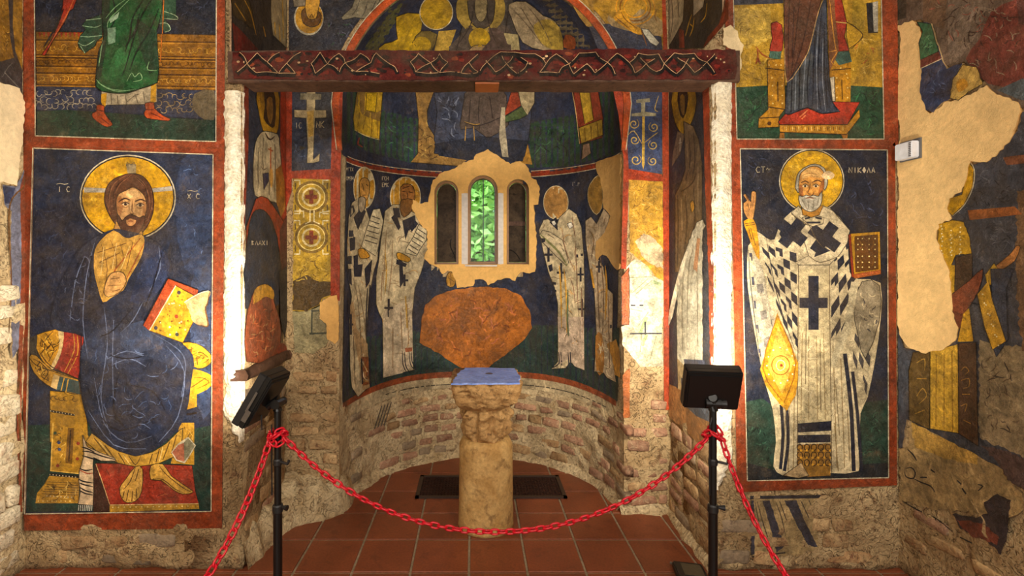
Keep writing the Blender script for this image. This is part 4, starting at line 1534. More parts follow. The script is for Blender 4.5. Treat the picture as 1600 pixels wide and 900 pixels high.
# ---------------------------------------------------------------- lower left: seated figure
Bq = Fresco('seated_figure_fresco', S_FRONT, 'large fresco of a bearded haloed figure in dark blue seated on a gold throne', 'fresco', None, 0.006, (190, 825))
T2, T3, T4 = (0, 220, 4.0), (0, 440, 4.0), (0, 660, 3.75)
quad = [(55, 232), (335, 242), (332, 797), (42, 801)]
Bq.poly('painted_field', quad, (30, 40, 68), rim=(170, 140, 100))
Bq.p('painted_field', '56,330 150,340 110,420 80,520 50,560', (30, 36, 62), sm=2)
Bq.p('painted_field', '285,250 332,245 332,420 290,420 275,330', (36, 52, 90), sm=2)
Bq.p('painted_field', '300,440 332,420 332,640 305,620', (44, 62, 102), sm=2)
squiggles(Bq, 'painted_field', [(60, 240), (128, 242), (120, 360), (110, 400), (60, 480)], 40, 14, [(48, 60, 98), (20, 24, 44)], 1.5, 5)
squiggles(Bq, 'painted_field', [(282, 250), (330, 250), (330, 640), (305, 620), (285, 420)], 34, 12, [(70, 96, 150), (26, 40, 76)], 1.5, 6)
Bq.p('ground', '45,664 140,660 150,700 331,664 332,796 43,799', (28, 60, 48))
squiggles(Bq, 'ground', [(50, 670), (84, 670), (80, 770), (48, 790)], 14, 14, [(48, 92, 70), (16, 34, 30)], 1.4, 7)
squiggles(Bq, 'ground', [(305, 670), (330, 670), (330, 780), (305, 770)], 12, 14, [(48, 92, 70), (16, 34, 30)], 1.4, 8)
# inscriptions
Bq.text('inscription', 'I C', 92, 292, 5, 8, LINEW, 1.2)
Bq.text('inscription', '~', 90, 286, 18, 4, LINEW, 1.0)
Bq.text('inscription', 'X C', 294, 303, 5, 8, LINEW, 1.2)
Bq.text('inscription', '~', 294, 297, 16, 4, LINEW, 1.0)
# halo
Bq.e('halo', 201, 309, 75, 67, LINEW, 40)
Bq.e('halo', 201, 309, 73, 65, (24, 24, 34), 40)
Bq.e('halo', 201, 309, 71, 63, (204, 152, 22), 40)
for k in range(26):
    a, q = rr.uniform(0, 6.28), rr.uniform(38, 66)
    Bq.poly('halo', smooth_loop([(201 + q * math.cos(a) + rr.uniform(3, 7) * math.cos(b), 309 + q * .88 * math.sin(a) + rr.uniform(2, 5) * math.sin(b)) for b in (0, 1.5, 3, 4.6)], 2), rr.choice([(176, 124, 14), (220, 172, 48), (190, 136, 20)]))
Bq.p('halo_cross', '132,293 170,295 168,301 133,301', (176, 166, 150))
Bq.p('halo_cross', '238,295 270,291 271,298 239,301', (176, 166, 150))
Bq.p('halo_cross', '198,256 214,257 214,272 201,271', (170, 150, 110))
Bq.text('halo_cross', 'M', 199, 254, 14, 6, (120, 96, 60), 1.2)
# hair, face, beard
Bq.p('hair', '820,206 900,225 950,290 968,370 962,450 935,520 890,580 830,592 780,578 720,512 682,450 660,380 670,300 720,240', (86, 52, 34), sm=3, T=T2)
Bq.ls('hair', '800,215 720,270 690,360 690,450|830,215 760,270 730,330|840,215 900,260 935,340 940,430|850,230 920,300 950,400|690,300 675,380 700,460|950,300 958,400 930,500', 1.2, (128, 84, 56), T=T2)
Bq.ls('hair', '815,225 750,270 715,340 720,430|860,230 915,290 930,380|700,280 680,350', 1.2, (52, 30, 22), T=T2)
Bq.p('neck', '735,500 770,560 890,560 900,580 890,620 800,640 720,600 715,560', (190, 138, 70), T=T2)
Bq.p('face', '838,292 885,318 915,360 922,420 912,470 890,520 830,560 780,540 750,490 738,430 735,380 750,335 795,312', (196, 148, 92), sm=3, T=T2)
Bq.p('face', '740,360 765,350 780,400 760,470 748,460 736,410', (160, 106, 60), sm=2, T=T2)
Bq.p('face', '900,360 922,400 915,460 890,500 900,430', (168, 114, 64), sm=2, T=T2)
Bq.p('face', '800,320 850,305 885,340 840,362 800,350', (214, 170, 112), sm=2, T=T2)
Bq.p('beard', '742,455 770,500 790,480 820,462 850,468 880,482 905,470 915,490 890,560 850,596 810,590 770,560 745,510', (78, 46, 32), sm=2, T=T2)
Bq.p('beard', '795,500 825,480 860,500 840,530 810,530', (184, 130, 80), sm=2, T=T2)
Bq.l('mouth', '800,494 824,480 856,494', 3.0, (84, 48, 32), T=T2)
Bq.l('mouth', '808,506 826,502 842,506', 2.0, (160, 76, 54), T=T2)
Bq.ls('brow', '748,385 785,362 822,372|852,382 885,368 918,380', 2.4, (66, 38, 26), T=T2)
Bq.ls('nose', '838,375 834,410 832,440 842,450|820,452 830,458 846,456', 1.5, (110, 66, 40), T=T2)
Bq.l('nose', '826,380 824,420 824,440', 1.3, (226, 186, 134), sm=0, T=T2)
for ex, ey in ((792, 398), (884, 404)):
    Bq.p('eye', f'{ex-24},{ey} {ex},{ey-11} {ex+24},{ey} {ex},{ey+9}', (206, 176, 136), sm=2, T=T2)
    Bq.e('eye', ex / 4, 220 + ey / 4, 2.3, 2.4, (50, 30, 22), 10)
    Bq.l('eye', f'{ex-26},{ey} {ex},{ey-13} {ex+26},{ey}', 1.5, (52, 30, 24), T=T2)
    Bq.l('eye', f'{ex-22},{ey+14} {ex},{ey+20} {ex+22},{ey+14}', 1.1, (130, 84, 52), T=T2)
# throne behind
Bq.p('throne', '319,680 540,700 560,1000 320,1000', (176, 130, 36), T=T3)
Bq.p('throne', '318,-10 500,10 560,180 495,200 470,296 300,282 310,200', (176, 130, 38), T=T4)
Bq.p('throne', '1060,0 1142,0 1142,245 1005,238', (186, 138, 40), T=T4)
Bq.p('throne', '295,310 472,322 466,470 214,470 224,410 262,365', (168, 124, 40), T=T4)
Bq.p('throne', '1165,700 1235,690 1235,780 1165,800', (196, 146, 36), T=T3)
Bq.l('throne_ornament', '318,0 305,280 470,296', 2.0, (222, 178, 80), sm=0, taper=False, T=T4)
Bq.l('throne_ornament', '300,300 472,316', 3.4, (30, 22, 20), sm=0, taper=False, T=T4)
Bq.l('throne_ornament', '320,805 475,832', 3.4, (30, 22, 20), sm=0, taper=False, T=T3)
Bq.l('throne_ornament', '1170,828 1235,818', 3.0, (30, 22, 20), sm=0, taper=False, T=T3)
Bq.dots('throne_ornament', [(80 + i * 5, 740.5 + i * .5) for i in range(9)], 1.0, LINEW)
Bq.dots('throne_ornament', [(81 + i * 4.6, 641.5 + i * .75) for i in range(9)], 1.0, LINEW)
Bq.p('throne_ornament', '405,30 440,30 430,240 390,235', (108, 74, 26), T=T4)
Bq.l('throne_ornament', '422,40 410,225', 1.6, (40, 28, 20), sm=0, T=T4)
for (x, y, cc) in ((352, 115, (46, 62, 110)), (355, 155, (46, 62, 110)), (345, 250, (150, 44, 30)), (465, 120, (150, 44, 30)), (330, 60, (60, 80, 60)), (460, 210, (150, 44, 30))):
    Bq.e('throne_ornament', x / 3.75, 660 + y / 3.75, 2.8, 2.6, cc, 10)
scrolls(Bq, 'throne_ornament', 85, 125, 622, 5, (92, 62, 20), 1.3, 3)
for k in range(6):
    Bq.l('throne_ornament', f'{290-k*8},{345+k*14} {465},{352+k*14}', 1.0, (96, 66, 24), sm=0, T=T4)
Bq.dots('throne_ornament', [(75 + i * 5.5, 774 + i * .3) for i in range(8)], 1.1, LINEW)
Bq.dots('throne_ornament', [(62 + i * 7, 782) for i in range(8)], 1.0, (226, 196, 120))
# cushions
Bq.p('cushion', '190,370 240,330 340,300 405,295 400,400 370,480 325,540 270,490 235,420', (184, 132, 34), sm=2, T=T3)
Bq.p('cushion', '190,370 240,330 235,420 262,490 215,470 188,420', (60, 54, 46), sm=2, T=T3)
Bq.p('cushion', '405,297 530,345 522,440 495,602 345,545 382,470 402,400', (162, 42, 36), T=T3)
Bq.p('cushion', '370,298 405,296 400,400 375,480 340,545 322,535 355,470 378,400', (206, 176, 120), sm=2, T=T3)
Bq.ls('cushion', '465,325 470,430 410,560|490,335 492,450 430,575', 1.6, (206, 150, 54), T=T3)
Bq.ls('cushion', '290,320 330,380 300,420 320,480|340,310 300,360 345,420 310,500|260,350 290,400 265,450|255,440 330,530 500,605', 1.4, (56, 36, 18), T=T3)
Bq.p('bolster', '190,470 235,460 330,548 495,608 512,700 400,682 300,642 220,565', (176, 128, 40), sm=2, T=T3)
Bq.p('bolster', '380,590 500,620 512,702 360,672', (56, 84, 84), T=T3)
Bq.p('bolster', '345,575 382,590 362,672 325,655', (200, 168, 110), T=T3)
Bq.ls('bolster', '410,600 390,680|435,608 420,690', 1.6, (206, 160, 60), sm=0, T=T3)
Bq.ls('bolster', '215,480 280,520 240,560 300,590|250,490 310,560 280,610|190,470 235,520 330,555 495,610|260,500 230,540|300,545 270,590 320,620', 1.3, (50, 34, 18), T=T3)
Bq.p('cushion_end', '1145,380 1230,385 1290,420 1332,470 1320,510 1270,540 1215,530 1180,450', (206, 154, 36), sm=2, T=T3)
Bq.p('cushion_end', '1205,545 1300,570 1334,600 1322,652 1260,692 1180,712 1190,620', (206, 150, 34), sm=2, T=T3)
Bq.ls('cushion_end', '1220,450 1260,440 1310,480 1270,510|1215,600 1270,600 1310,630 1230,670|1235,470 1240,520|1200,660 1290,600', 1.4, (104, 66, 18), T=T3)
squiggles(Bq, 'throne_ornament', P('330,20 400,20 385,270 320,265', T4), 12, 9, [(96, 66, 22), (226, 190, 100)], 1.2, 16)
squiggles(Bq, 'throne_ornament', P('290,335 460,340 455,455 240,455', T4), 22, 10, [(96, 66, 22), (226, 190, 100), (60, 44, 24)], 1.2, 17)
squiggles(Bq, 'cushion', P('250,350 340,315 390,310 380,400 320,510 265,450', T3), 26, 9, [(70, 46, 18), (226, 180, 70)], 1.2, 18)
squiggles(Bq, 'bolster', P('220,480 330,560 320,640 240,570', T3), 16, 9, [(70, 46, 18), (222, 176, 70)], 1.2, 19)
squiggles(Bq, 'cushion', P('420,330 515,360 490,570 400,540', T3), 12, 10, [(196, 84, 60), (110, 26, 24)], 1.2, 20)
squiggles(Bq, 'cushion_end', P('1160,390 1290,430 1320,480 1220,520', T3), 14, 9, [(112, 70, 18), (236, 190, 80)], 1.2, 22)
squiggles(Bq, 'throne', P('1080,20 1135,10 1135,230 1060,200', T4), 14, 9, [(112, 76, 22), (230, 186, 90)], 1.2, 23)
# hem, footstool, feet, scarf
Bq.p('footstool', '565,236 890,240 1130,250 1150,400 1168,472 648,480 600,340', (156, 44, 32), T=T4)
Bq.p('footstool', '560,236 600,340 648,480 645,522 553,522 556,300', (62, 36, 28), T=T4)
Bq.p('footstool', '648,484 1168,474 1172,502 648,522', (176, 132, 44), T=T4)
Bq.dots('footstool', [(178 + i * 9, 791.6 - i * .15) for i in range(14)], 1.2, (228, 200, 130))
Bq.l('footstool', '568,240 604,340 650,480 1168,472', 1.2, (216, 180, 120), sm=0, taper=False, T=T4)
squiggles(Bq, 'footstool', P('620,260 1110,265 1140,460 670,465', T4), 16, 12, [(190, 84, 60), (112, 26, 22)], 1.3, 15)
Bq.p('hem', '545,60 640,130 700,165 800,195 900,170 980,120 1060,40 1078,30 1070,110 1020,200 930,240 800,256 700,235 590,180 510,110', (192, 146, 54), T=T4)
Bq.ls('hem', '560,90 640,190|620,130 690,225|700,175 740,240|760,190 800,245 830,195|900,180 880,240|940,150 920,230|1000,110 960,215|1040,70 1010,180', 1.5, (96, 66, 26), T=T4)
Bq.ls('hem', '590,110 660,200|730,190 770,245|960,140 940,225', 1.2, (232, 198, 120), T=T4)
Bq.p('foot', '800,255 842,270 836,400 802,455 752,466 720,440 708,380 742,330', (206, 158, 72), sm=2, T=T4)
Bq.ls('foot', '800,260 770,340 730,390|820,270 800,340|735,400 725,440|760,390 748,455|785,395 778,460|805,385 808,440', 1.3, (84, 54, 24), T=T4)
Bq.p('foot ', '890,250 960,240 1010,310 1110,380 1136,405 1080,416 1020,390 950,335 890,330', (200, 152, 64), sm=2, T=T4)
Bq.ls('foot ', '900,330 960,330 1030,385 1090,412|940,250 980,300 1080,380 1125,400', 1.3, (84, 54, 24), T=T4)
Bq.p('scarf', '492,70 520,140 600,175 680,205 682,222 600,222 556,200 552,250 556,330 556,400 552,480 466,475 480,400 470,340 472,290 500,190', (206, 178, 140), T=T4)
Bq.ls('scarf', '490,165 540,170 610,195 680,212|488,190 540,205 600,222|485,140 520,150 560,170|474,265 510,278 550,270|472,330 500,342 552,350|475,350 500,360 552,372|470,372 510,395 552,405|470,390 505,410 552,420', 2.2, INK, T=T4)
Bq.l('scarf', '476,275 520,295 552,292', 1.8, (170, 60, 36), T=T4)
for k in range(8):
    Bq.l('scarf', f'{470+k*11},480 {468+k*11},512', 1.2, (200, 196, 180), sm=0, T=T4)
# robe
robe = [(180, 358), (150, 372), (125, 392), (112, 415), (98, 440), (88, 470), (82, 500), (92, 516), (133, 526), (127, 560), (128, 600), (134, 640), (145, 668), (165, 690),
        (190, 704), (215, 711), (240, 703), (262, 688), (283, 665), (295, 635), (300, 600), (304, 570), (302, 553), (285, 535), (262, 523), (240, 516), (226, 508), (232, 485), (245, 462), (266, 432), (270, 412), (260, 392), (246, 379), (222, 366), (205, 362)]
Bq.poly('robe', smooth_loop(robe, 3), (34, 40, 64))
Bq.p('robe', '128,560 145,520 190,505 230,512 262,524 285,536 303,556 298,580 240,560 180,570', (42, 52, 82), sm=2)
Bq.p('robe', '150,600 200,590 250,600 270,640 240,680 190,690 155,660', (30, 40, 70), sm=3)
Bq.p('robe', '112,415 150,395 152,440 165,475 150,510 100,505 92,470', (30, 34, 58), sm=2)
Bq.p('robe', '232,378 262,398 266,428 235,470 205,470 222,420', (34, 46, 84), sm=2)
Bq.p('robe', '190,520 225,500 262,525 240,545 200,550', (50, 66, 104), sm=2)
Bq.ls('robe', '150,380 138,430 132,500 140,560|135,400 120,440 112,500|165,480 170,540 160,620 175,680|180,500 178,560 180,640|150,590 165,660 200,690 240,680|240,520 280,545 292,570 285,620|170,560 200,548 226,556|176,570 205,560 230,572|262,540 290,580 280,650 250,690|140,640 180,694 230,700|226,470 210,500 190,520|250,385 252,420 235,455', 1.6, (86, 100, 138))
Bq.ls('robe', '175,555 200,560 228,556|160,650 190,672 250,650|200,600 240,610 260,640|130,520 128,600 140,660|145,400 142,470|255,395 240,450 228,480|210,480 180,515 160,525|186,590 180,640 200,670', 2.2, (18, 20, 38))
squiggles(Bq, 'robe', [(150, 540), (285, 545), (290, 600), (270, 660), (215, 700), (165, 680), (138, 620)], 46, 16, [(84, 102, 146), (22, 26, 46), (60, 80, 124)], 1.4, 11)
squiggles(Bq, 'robe', [(128, 400), (148, 400), (155, 470), (150, 515), (100, 505), (100, 450)], 20, 15, [(74, 84, 118), (20, 22, 38)], 1.4, 12)
chest = [(180, 360), (160, 375), (151, 390), (149, 407), (150, 427), (155, 448), (163, 472), (176, 465), (195, 453), (203, 436), (215, 416), (224, 398), (228, 376), (222, 366), (205, 372), (195, 370)]
Bq.poly('tunic', smooth_loop(chest, 2), (196, 148, 64))
Bq.ls('tunic', '160,380 170,420 162,465|175,375 185,410 170,460|190,380 195,410 180,455|210,378 200,420|155,395 200,380|158,410 190,395', 1.3, (128, 84, 36))
Bq.ls('tunic', '222,372 200,400 178,430 190,450|228,380 212,412 200,436', 1.8, (176, 74, 40))
Bq.ls('tunic', '165,385 160,430|185,380 178,420|205,385 192,420', 1.2, (232, 194, 120))
Bq.p('blessing_hand', '172,432 182,425 195,426 200,440 190,456 172,464 165,455', (206, 154, 90), sm=2)
Bq.ls('blessing_hand', '175,436 190,434|172,446 192,445|178,455 190,452', 1.0, (120, 74, 40))
# book with a piece of plaster lost
Bq.p('book', '265,435 312,453 309,463 277,446 236,516 226,508', (176, 60, 34))
Bq.p('book', '277,446 320,470 288,535 236,516', (208, 158, 34))
Bq.l('book', '277,446 236,516', 1.6, (232, 214, 170), sm=0, taper=False)
Bq.l('book', '277,446 320,470 288,535 236,516', 1.2, (96, 60, 20), sm=0, taper=False)
for k in range(34):
    u, v = rr.uniform(.1, .9), rr.uniform(.08, .92)
    x = 277 + (236 - 277) * v + (43 + 9 * v) * u
    y = 446 + 70 * v + 22 * u
    Bq.dots('book_jewels', [(x, y)], rr.uniform(1.0, 1.8), rr.choice([(232, 220, 170), (232, 220, 170), (120, 84, 20), (150, 90, 24)]))
for x, y, cc in ((282, 457, (60, 50, 60)), (278, 494, (170, 54, 30)), (246, 512, (60, 56, 70)), (279, 522, (70, 70, 60))):
    Bq.e('book_jewels', x, y, 3, 3.2, cc, 9)
Bq.p('plaster_loss', '290,472 312,459 328,454 331,456 326,472 322,480 327,502 325,510 310,506 302,500 297,483', (222, 178, 124), jg=1.0, step=4)
Bq.l('plaster_loss', '290,472 312,459 328,454', 1.6, (236, 222, 190))
Bq.l('plaster_loss', '330,456 326,475 323,482 327,503 325,510 310,507', 2.4, (110, 74, 36))
Bq.p('plaster_loss ', '1010,170 1050,120 1110,80 1155,130 1120,190 1090,235 1040,220', LINEW, T=T4)
Bq.p('plaster_loss ', '1016,170 1052,128 1085,115 1088,225 1045,214', (176, 86, 70), T=T4)
Bq.p('plaster_loss ', '1085,112 1110,88 1148,132 1115,188 1088,222', (124, 118, 92), T=T4)
frame(Bq, [(36, 216), (352, 229), (348, 824), (40, 828)], quad)
Bq.done()

# ---------------------------------------------------------------- upper right: throne and footstool
T8, T5, T6, T7 = (1110, 0, 3.2653), (1110, 200, 3.2653), (1110, 420, 3.2653), (1110, 625, 3.2653)
C = Fresco('throne_fresco', S_FRONT, 'fresco of brown and blue robes standing on a red footstool before a throne', 'fresco', None, 0.006, (1270, 218), T=T8)
C.p('painted_field', '104,-300 858,-300 880,712 132,712', (176, 136, 40), rim=(170, 140, 100))
C.p('painted_field', '104,-300 368,-300 368,20 110,30', (60, 62, 72))
C.p('painted_field', '110,40 300,35 310,200 150,260 115,200', (196, 160, 66), jg=3)
C.p('painted_field', '720,0 790,0 780,170 720,160', (160, 128, 40))
C.p('painted_field', '790,20 848,10 850,170 800,172', (42, 40, 40))
C.p('painted_field', '822,15 850,10 850,165 828,165', (170, 160, 140))
C.p('painted_field', '120,330 290,330 290,445 118,445', (190, 146, 34), jg=3)
squiggles(C, 'painted_field', P('120,40 300,40 295,430 125,430', T8), 26, 12, [(206, 170, 80), (140, 104, 26)], 1.3, 31)
squiggles(C, 'painted_field', P('715,190 860,190 865,430 720,430', T8), 22, 12, [(210, 174, 84), (140, 104, 26), (176, 90, 40)], 1.3, 32)
C.p('ground', '118,448 300,438 700,438 875,448 880,712 132,712', (34, 76, 46))
squiggles(C, 'ground', P('130,460 285,460 240,640 135,700', T8), 22, 13, [(54, 106, 66), (18, 42, 28)], 1.5, 33)
squiggles(C, 'ground', P('720,455 865,460 870,700 740,690', T8), 22, 13, [(54, 106, 66), (18, 42, 28)], 1.5, 34)
C.p('throne', '285,310 372,300 378,555 345,600 345,650 240,655 242,605 290,560', (178, 124, 28))
C.p('throne', '600,330 712,320 710,530 600,530', (178, 124, 28))
C.p('throne_back', '690,118 760,165 770,190 740,225 700,252', (190, 146, 40), sm=2)
C.l('throne_back', '690,115 755,160 772,190 740,225 700,252', 1.6, (84, 56, 20))
C.ls('throne_ornament', '338,420 340,520|276,350 372,362|292,548 372,560|242,605 345,600', 1.6, (70, 44, 16), sm=0)
C.ls('throne_ornament ', '665,410 668,510|612,360 712,352', 1.6, (70, 44, 16), sm=0)
C.dots('throne_ornament', [(1110 + x / 3.2653, y / 3.2653) for x, y in [(310, 400), (312, 440), (312, 490), (314, 530), (362, 400), (362, 440), (362, 490), (362, 530), (295, 335), (330, 335), (355, 335)]], 1.3, (232, 200, 120))
C.dots('throne_ornament ', [(1110 + x / 3.2653, y / 3.2653) for x, y in [(640, 400), (640, 450), (640, 500), (695, 400), (695, 450), (695, 500), (660, 350), (690, 380)]], 1.3, (232, 200, 120))
C.dots('throne_ornament', [(1110 + 296 / 3.2653, 632 / 3.2653)], 3.4, (84, 50, 22))
C.p('cushion', '305,122 360,130 362,262 298,262 312,200', (164, 46, 34), sm=2)
C.p('cushion', '300,264 358,266 352,306 292,300', (60, 100, 78))
C.p('cushion ', '608,-40 655,-40 690,120 678,190 702,262 640,266 622,120', (160, 44, 34))
C.p('cushion ', '640,268 702,264 716,318 650,336 625,300', (56, 96, 80))
C.l('cushion ', '608,112 690,122', 1.4, (210, 170, 90), sm=0)
C.ls('tassel', '228,242 262,282 300,300|236,255 240,320|235,300 228,330|240,300 250,330', 2.0, (150, 60, 30))
C.p('footstool', '340,625 375,586 480,553 610,522 756,524 692,638 350,638', (176, 46, 32))
C.p('footstool', '348,640 692,638 752,560 756,600 688,688 350,676', (184, 128, 34))
C.p('footstool', '350,680 372,680 372,712 345,712', (156, 100, 30))
C.p('footstool', '658,685 694,685 692,712 672,712', (156, 100, 30))
for k in range(20):
    C.l('footstool', f'{365+k*16},648 {366+k*16},668', 1.0, (240, 206, 120) if k % 2 else (92, 60, 18), sm=0)
C.ls('footstool', '350,640 692,638 752,560|350,676 688,688 756,600', 1.4, (70, 40, 16), sm=0)
C.ls('footstool', '450,600 490,565|460,610 480,590', 2.0, (214, 120, 70))
C.p('blue_robe', '584,-60 592,270 602,430 618,530 655,572 560,582 488,553 400,586 374,582 386,410 470,310 512,180 560,30', (54, 60, 76))
C.p('blue_robe', '470,310 500,240 520,300 495,430 490,550 430,560 390,575 388,440', (72, 76, 80))
C.p('white_lining', '602,400 625,395 630,520 615,520', (206, 190, 160))
C.ls('blue_robe', '560,60 548,250 540,420 560,575|530,160 520,320 515,540|575,120 575,330 590,540|505,260 488,420 492,545|450,350 445,560|410,410 405,575|585,300 600,480 640,565', 1.9, (26, 28, 40))
C.ls('blue_robe', '545,130 535,300 540,560|480,290 470,430 465,550|568,200 565,400 580,570|430,380 425,565', 1.4, (126, 130, 138))
C.l('blue_robe', '376,582 402,586 488,553 560,582 655,572', 1.6, (24, 22, 28))
C.p('brown_robe', '368,-90 582,-90 545,60 505,220 475,300 384,424 372,300', (98, 60, 42))
C.ls('brown_robe', '400,-40 392,150 390,380|450,-20 430,180 405,380|510,-20 470,200 410,390|420,40 410,300', 1.8, (64, 36, 28))
C.ls('brown_robe', '580,-20 545,60 505,220 475,300 384,424 372,250', 1.5, (192, 152, 100))
C.p('robe_edge', '590,-60 622,-60 632,120 648,260 620,330 600,370 596,250', (124, 78, 46))
C.ls('robe_edge', '596,270 640,265 610,320 640,345|600,0 620,180 634,262', 1.5, (206, 140, 54))
frame(C, [(1128, -95), (1400, -95), (1402, 234), (1138, 234)], [(1142, -90), (1373, -90), (1379, 218), (1150, 218)])
C.done()

# ---------------------------------------------------------------- lower right: standing bishop
D = Fresco('bishop_fresco', S_FRONT, 'large fresco of a white-bearded haloed bishop in cross-patterned vestments holding a gold book', 'fresco', None, 0.006, (1275, 768))
quad = [(1155, 233), (1384, 235), (1386, 745), (1166, 750)]
D.poly('painted_field', quad, (30, 35, 54), rim=(170, 140, 100))
D.p('painted_field', '1330,560 1384,540 1386,640 1340,640', (38, 44, 64), sm=0)
D.p('ground', '1161,628 1190,622 1215,640 1330,640 1350,628 1386,624 1386,745 1166,750', (36, 66, 50))
D.p('ground', '1166,722 1215,735 1290,728 1386,722 1386,745 1166,750', (34, 38, 42))
squiggles(D, 'painted_field', [(1160, 240), (1216, 240), (1205, 340), (1190, 345), (1160, 300)], 26, 12, [(58, 68, 104), (18, 20, 36)], 1.4, 41)
squiggles(D, 'painted_field', [(1318, 280), (1380, 280), (1382, 360), (1328, 362)], 26, 12, [(58, 68, 104), (18, 20, 36)], 1.4, 42)
squiggles(D, 'ground', [(1342, 650), (1384, 640), (1384, 720), (1345, 725)], 20, 12, [(62, 98, 76), (20, 36, 30)], 1.4, 43)
squiggles(D, 'ground', [(1164, 640), (1190, 640), (1205, 720), (1168, 735)], 16, 12, [(62, 98, 76), (20, 36, 30)], 1.4, 44)
D.text('inscription', 'CT~', 1180, 261, 6, 9, LINEW, 1.2)
D.text('inscription', 'NIKOLA', 1325, 262, 5.0, 8.5, LINEW, 1.3, 0.42)
D.e('halo', 1267, 283, 51, 50, LINEW, 36)
D.e('halo', 1267, 283, 49.4, 48.4, (26, 24, 30), 36)
D.e('halo', 1267, 283, 48, 47, (212, 162, 22), 36)
for k in range(20):
    a, q = rr.uniform(0, 6.28), rr.uniform(30, 43)
    D.poly('halo', smooth_loop([(1267 + q * math.cos(a) + rr.uniform(2, 5) * math.cos(b), 283 + q * math.sin(a) + rr.uniform(2, 4) * math.sin(b)) for b in (0, 1.5, 3, 4.6)], 2), rr.choice([(190, 138, 14), (224, 178, 52)]))
# vestments
body = [(1246, 325), (1232, 334), (1217, 350), (1209, 374), (1196, 372), (1182, 362), (1176, 378), (1168, 384), (1166, 430), (1170, 470), (1178, 520), (1186, 562), (1196, 604), (1206, 640), (1211, 690), (1207, 728), (1222, 742), (1246, 745),
        (1262, 740), (1295, 738), (1340, 735), (1342, 690), (1343, 645), (1354, 620), (1366, 560), (1374, 500), (1374, 442), (1340, 436), (1326, 425), (1323, 372), (1318, 350), (1300, 330), (1285, 322)]
D.poly('vestment', smooth_loop(body, 2), (206, 188, 148))
D.p('vestment', '1246,420 1294,420 1296,660 1244,660', (196, 178, 136))
D.p('vestment', '1180,420 1200,470 1212,520 1206,560 1190,540 1172,470', (176, 164, 140), sm=2)
D.ls('vestment', '1252,520 1250,655|1262,525 1262,655|1274,525 1276,655|1285,520 1288,655|1300,540 1306,730|1312,560 1318,730|1232,640 1230,738|1240,600 1238,740|1302,660 1308,735', 1.3, (150, 126, 84))
D.ls('vestment', '1246,412 1244,740|1294,412 1298,738|1258,505 1257,600|1280,530 1281,640', 1.2, (112, 92, 62))
D.ls('vestment', '1196,372 1206,430 1218,480 1240,545|1182,365 1184,420 1196,470 1208,520|1168,390 1172,450 1186,560', 1.3, (60, 56, 62))
# chequered blocks on both sides
def checks(part, c, nu, nv, col, fill=0.62, phase=0, seed=1):
    q = random.Random(seed)
    (ax, ay), (bx, by), (cx, cy), (dx, dy) = c
    def at(u, v):
        x0, y0 = ax + (bx - ax) * u, ay + (by - ay) * u
        x1, y1 = dx + (cx - dx) * u, dy + (cy - dy) * u
        return (x0 + (x1 - x0) * v, y0 + (y1 - y0) * v)
    for j in range(nv):
        for i in range(nu):
            if (i + j + phase) % 2:
                continue
            u0, u1 = (i + .5 - fill * .62) / nu, (i + .5 + fill * .62) / nu
            v0, v1 = (j + .5 - fill * .55) / nv, (j + .5 + fill * .55) / nv
            if q.random() < 0.35:
                um = (u0 + u1) / 2
                D.poly(part, [at(u0, v0), at(u1, v0), at(u1, v1), at(um, v1), at(um, (v0 + v1) / 2), at(u0, (v0 + v1) / 2)], col)
            else:
                D.poly(part, [at(u0, v0), at(u1, v0), at(u1, v1), at(u0, v1)], col)
DK = (36, 38, 54)
checks('dark_checks', [(1210, 385), (1243, 395), (1245, 545), (1222, 505)], 3, 9, DK, 0.8, 0, 1)
checks('dark_checks', [(1186, 372), (1210, 390), (1222, 500), (1200, 450)], 2, 7, DK, 0.7, 1, 2)
checks('dark_checks', [(1168, 392), (1180, 392), (1194, 560), (1184, 560)], 2, 9, (70, 70, 84), 0.6, 0, 3)
checks('dark_checks ', [(1297, 395), (1323, 375), (1345, 470), (1297, 560)], 3, 8, DK, 0.8, 0, 4)
checks('dark_checks ', [(1340, 445), (1372, 446), (1352, 620), (1330, 560)], 3, 8, (74, 70, 70), 0.7, 1, 5)
D.p('vestment_fold', '1345,440 1372,446 1372,500 1350,560 1338,520 1332,480', (150, 138, 112), sm=2)
squiggles(D, 'vestment_fold', [(1340, 446), (1370, 450), (1370, 500), (1352, 550), (1340, 520)], 16, 12, [(60, 58, 62), (196, 180, 144)], 1.8, 45)
D.p('vestment_fold', '1328,440 1340,440 1326,520 1300,575 1296,560 1318,505', (196, 182, 146))
D.p('vestment_fold', '1176,400 1190,420 1200,480 1208,560 1192,560 1180,480', (184, 172, 146), sm=2)
checks('dark_checks', [(1178, 440), (1192, 440), (1204, 540), (1192, 548)], 1, 5, (128, 120, 110), 0.6, 0, 6)
# lower stripes
for s, w in (('1219,632 1222,680 1218,732', 5), ('1228,640 1230,690 1224,735', 5)):
    D.l('dark_stripes', s, w, DK, taper=False)
for s, w in (('1318,552 1328,640 1332,735', 6), ('1330,580 1338,650 1344,735', 5)):
    D.l('dark_stripes ', s, w, DK, taper=False)
D.p('stole_hem', '1245,661 1297,657 1297,672 1245,675', DK)
D.p('stole_hem', '1245,679 1296,678 1296,690 1245,691', DK)
D.p('stole_hem', '1245,694 1296,692 1296,742 1262,744 1243,740', (150, 108, 44))
for k in range(16):
    x, y = 1248 + (k % 5) * 11, 698 + (k // 5) * 12
    D.ring('stole_hem', x, y, 4.2, 5, 1.4, (52, 36, 26), 10)
D.dots('stole_hem', [(1250 + (k % 6) * 9, 703 + (k // 6) * 11) for k in range(18)], 2.0, (214, 156, 50))
D.p('shoe', '1222,742 1250,722 1262,742 1246,746', (196, 166, 120))
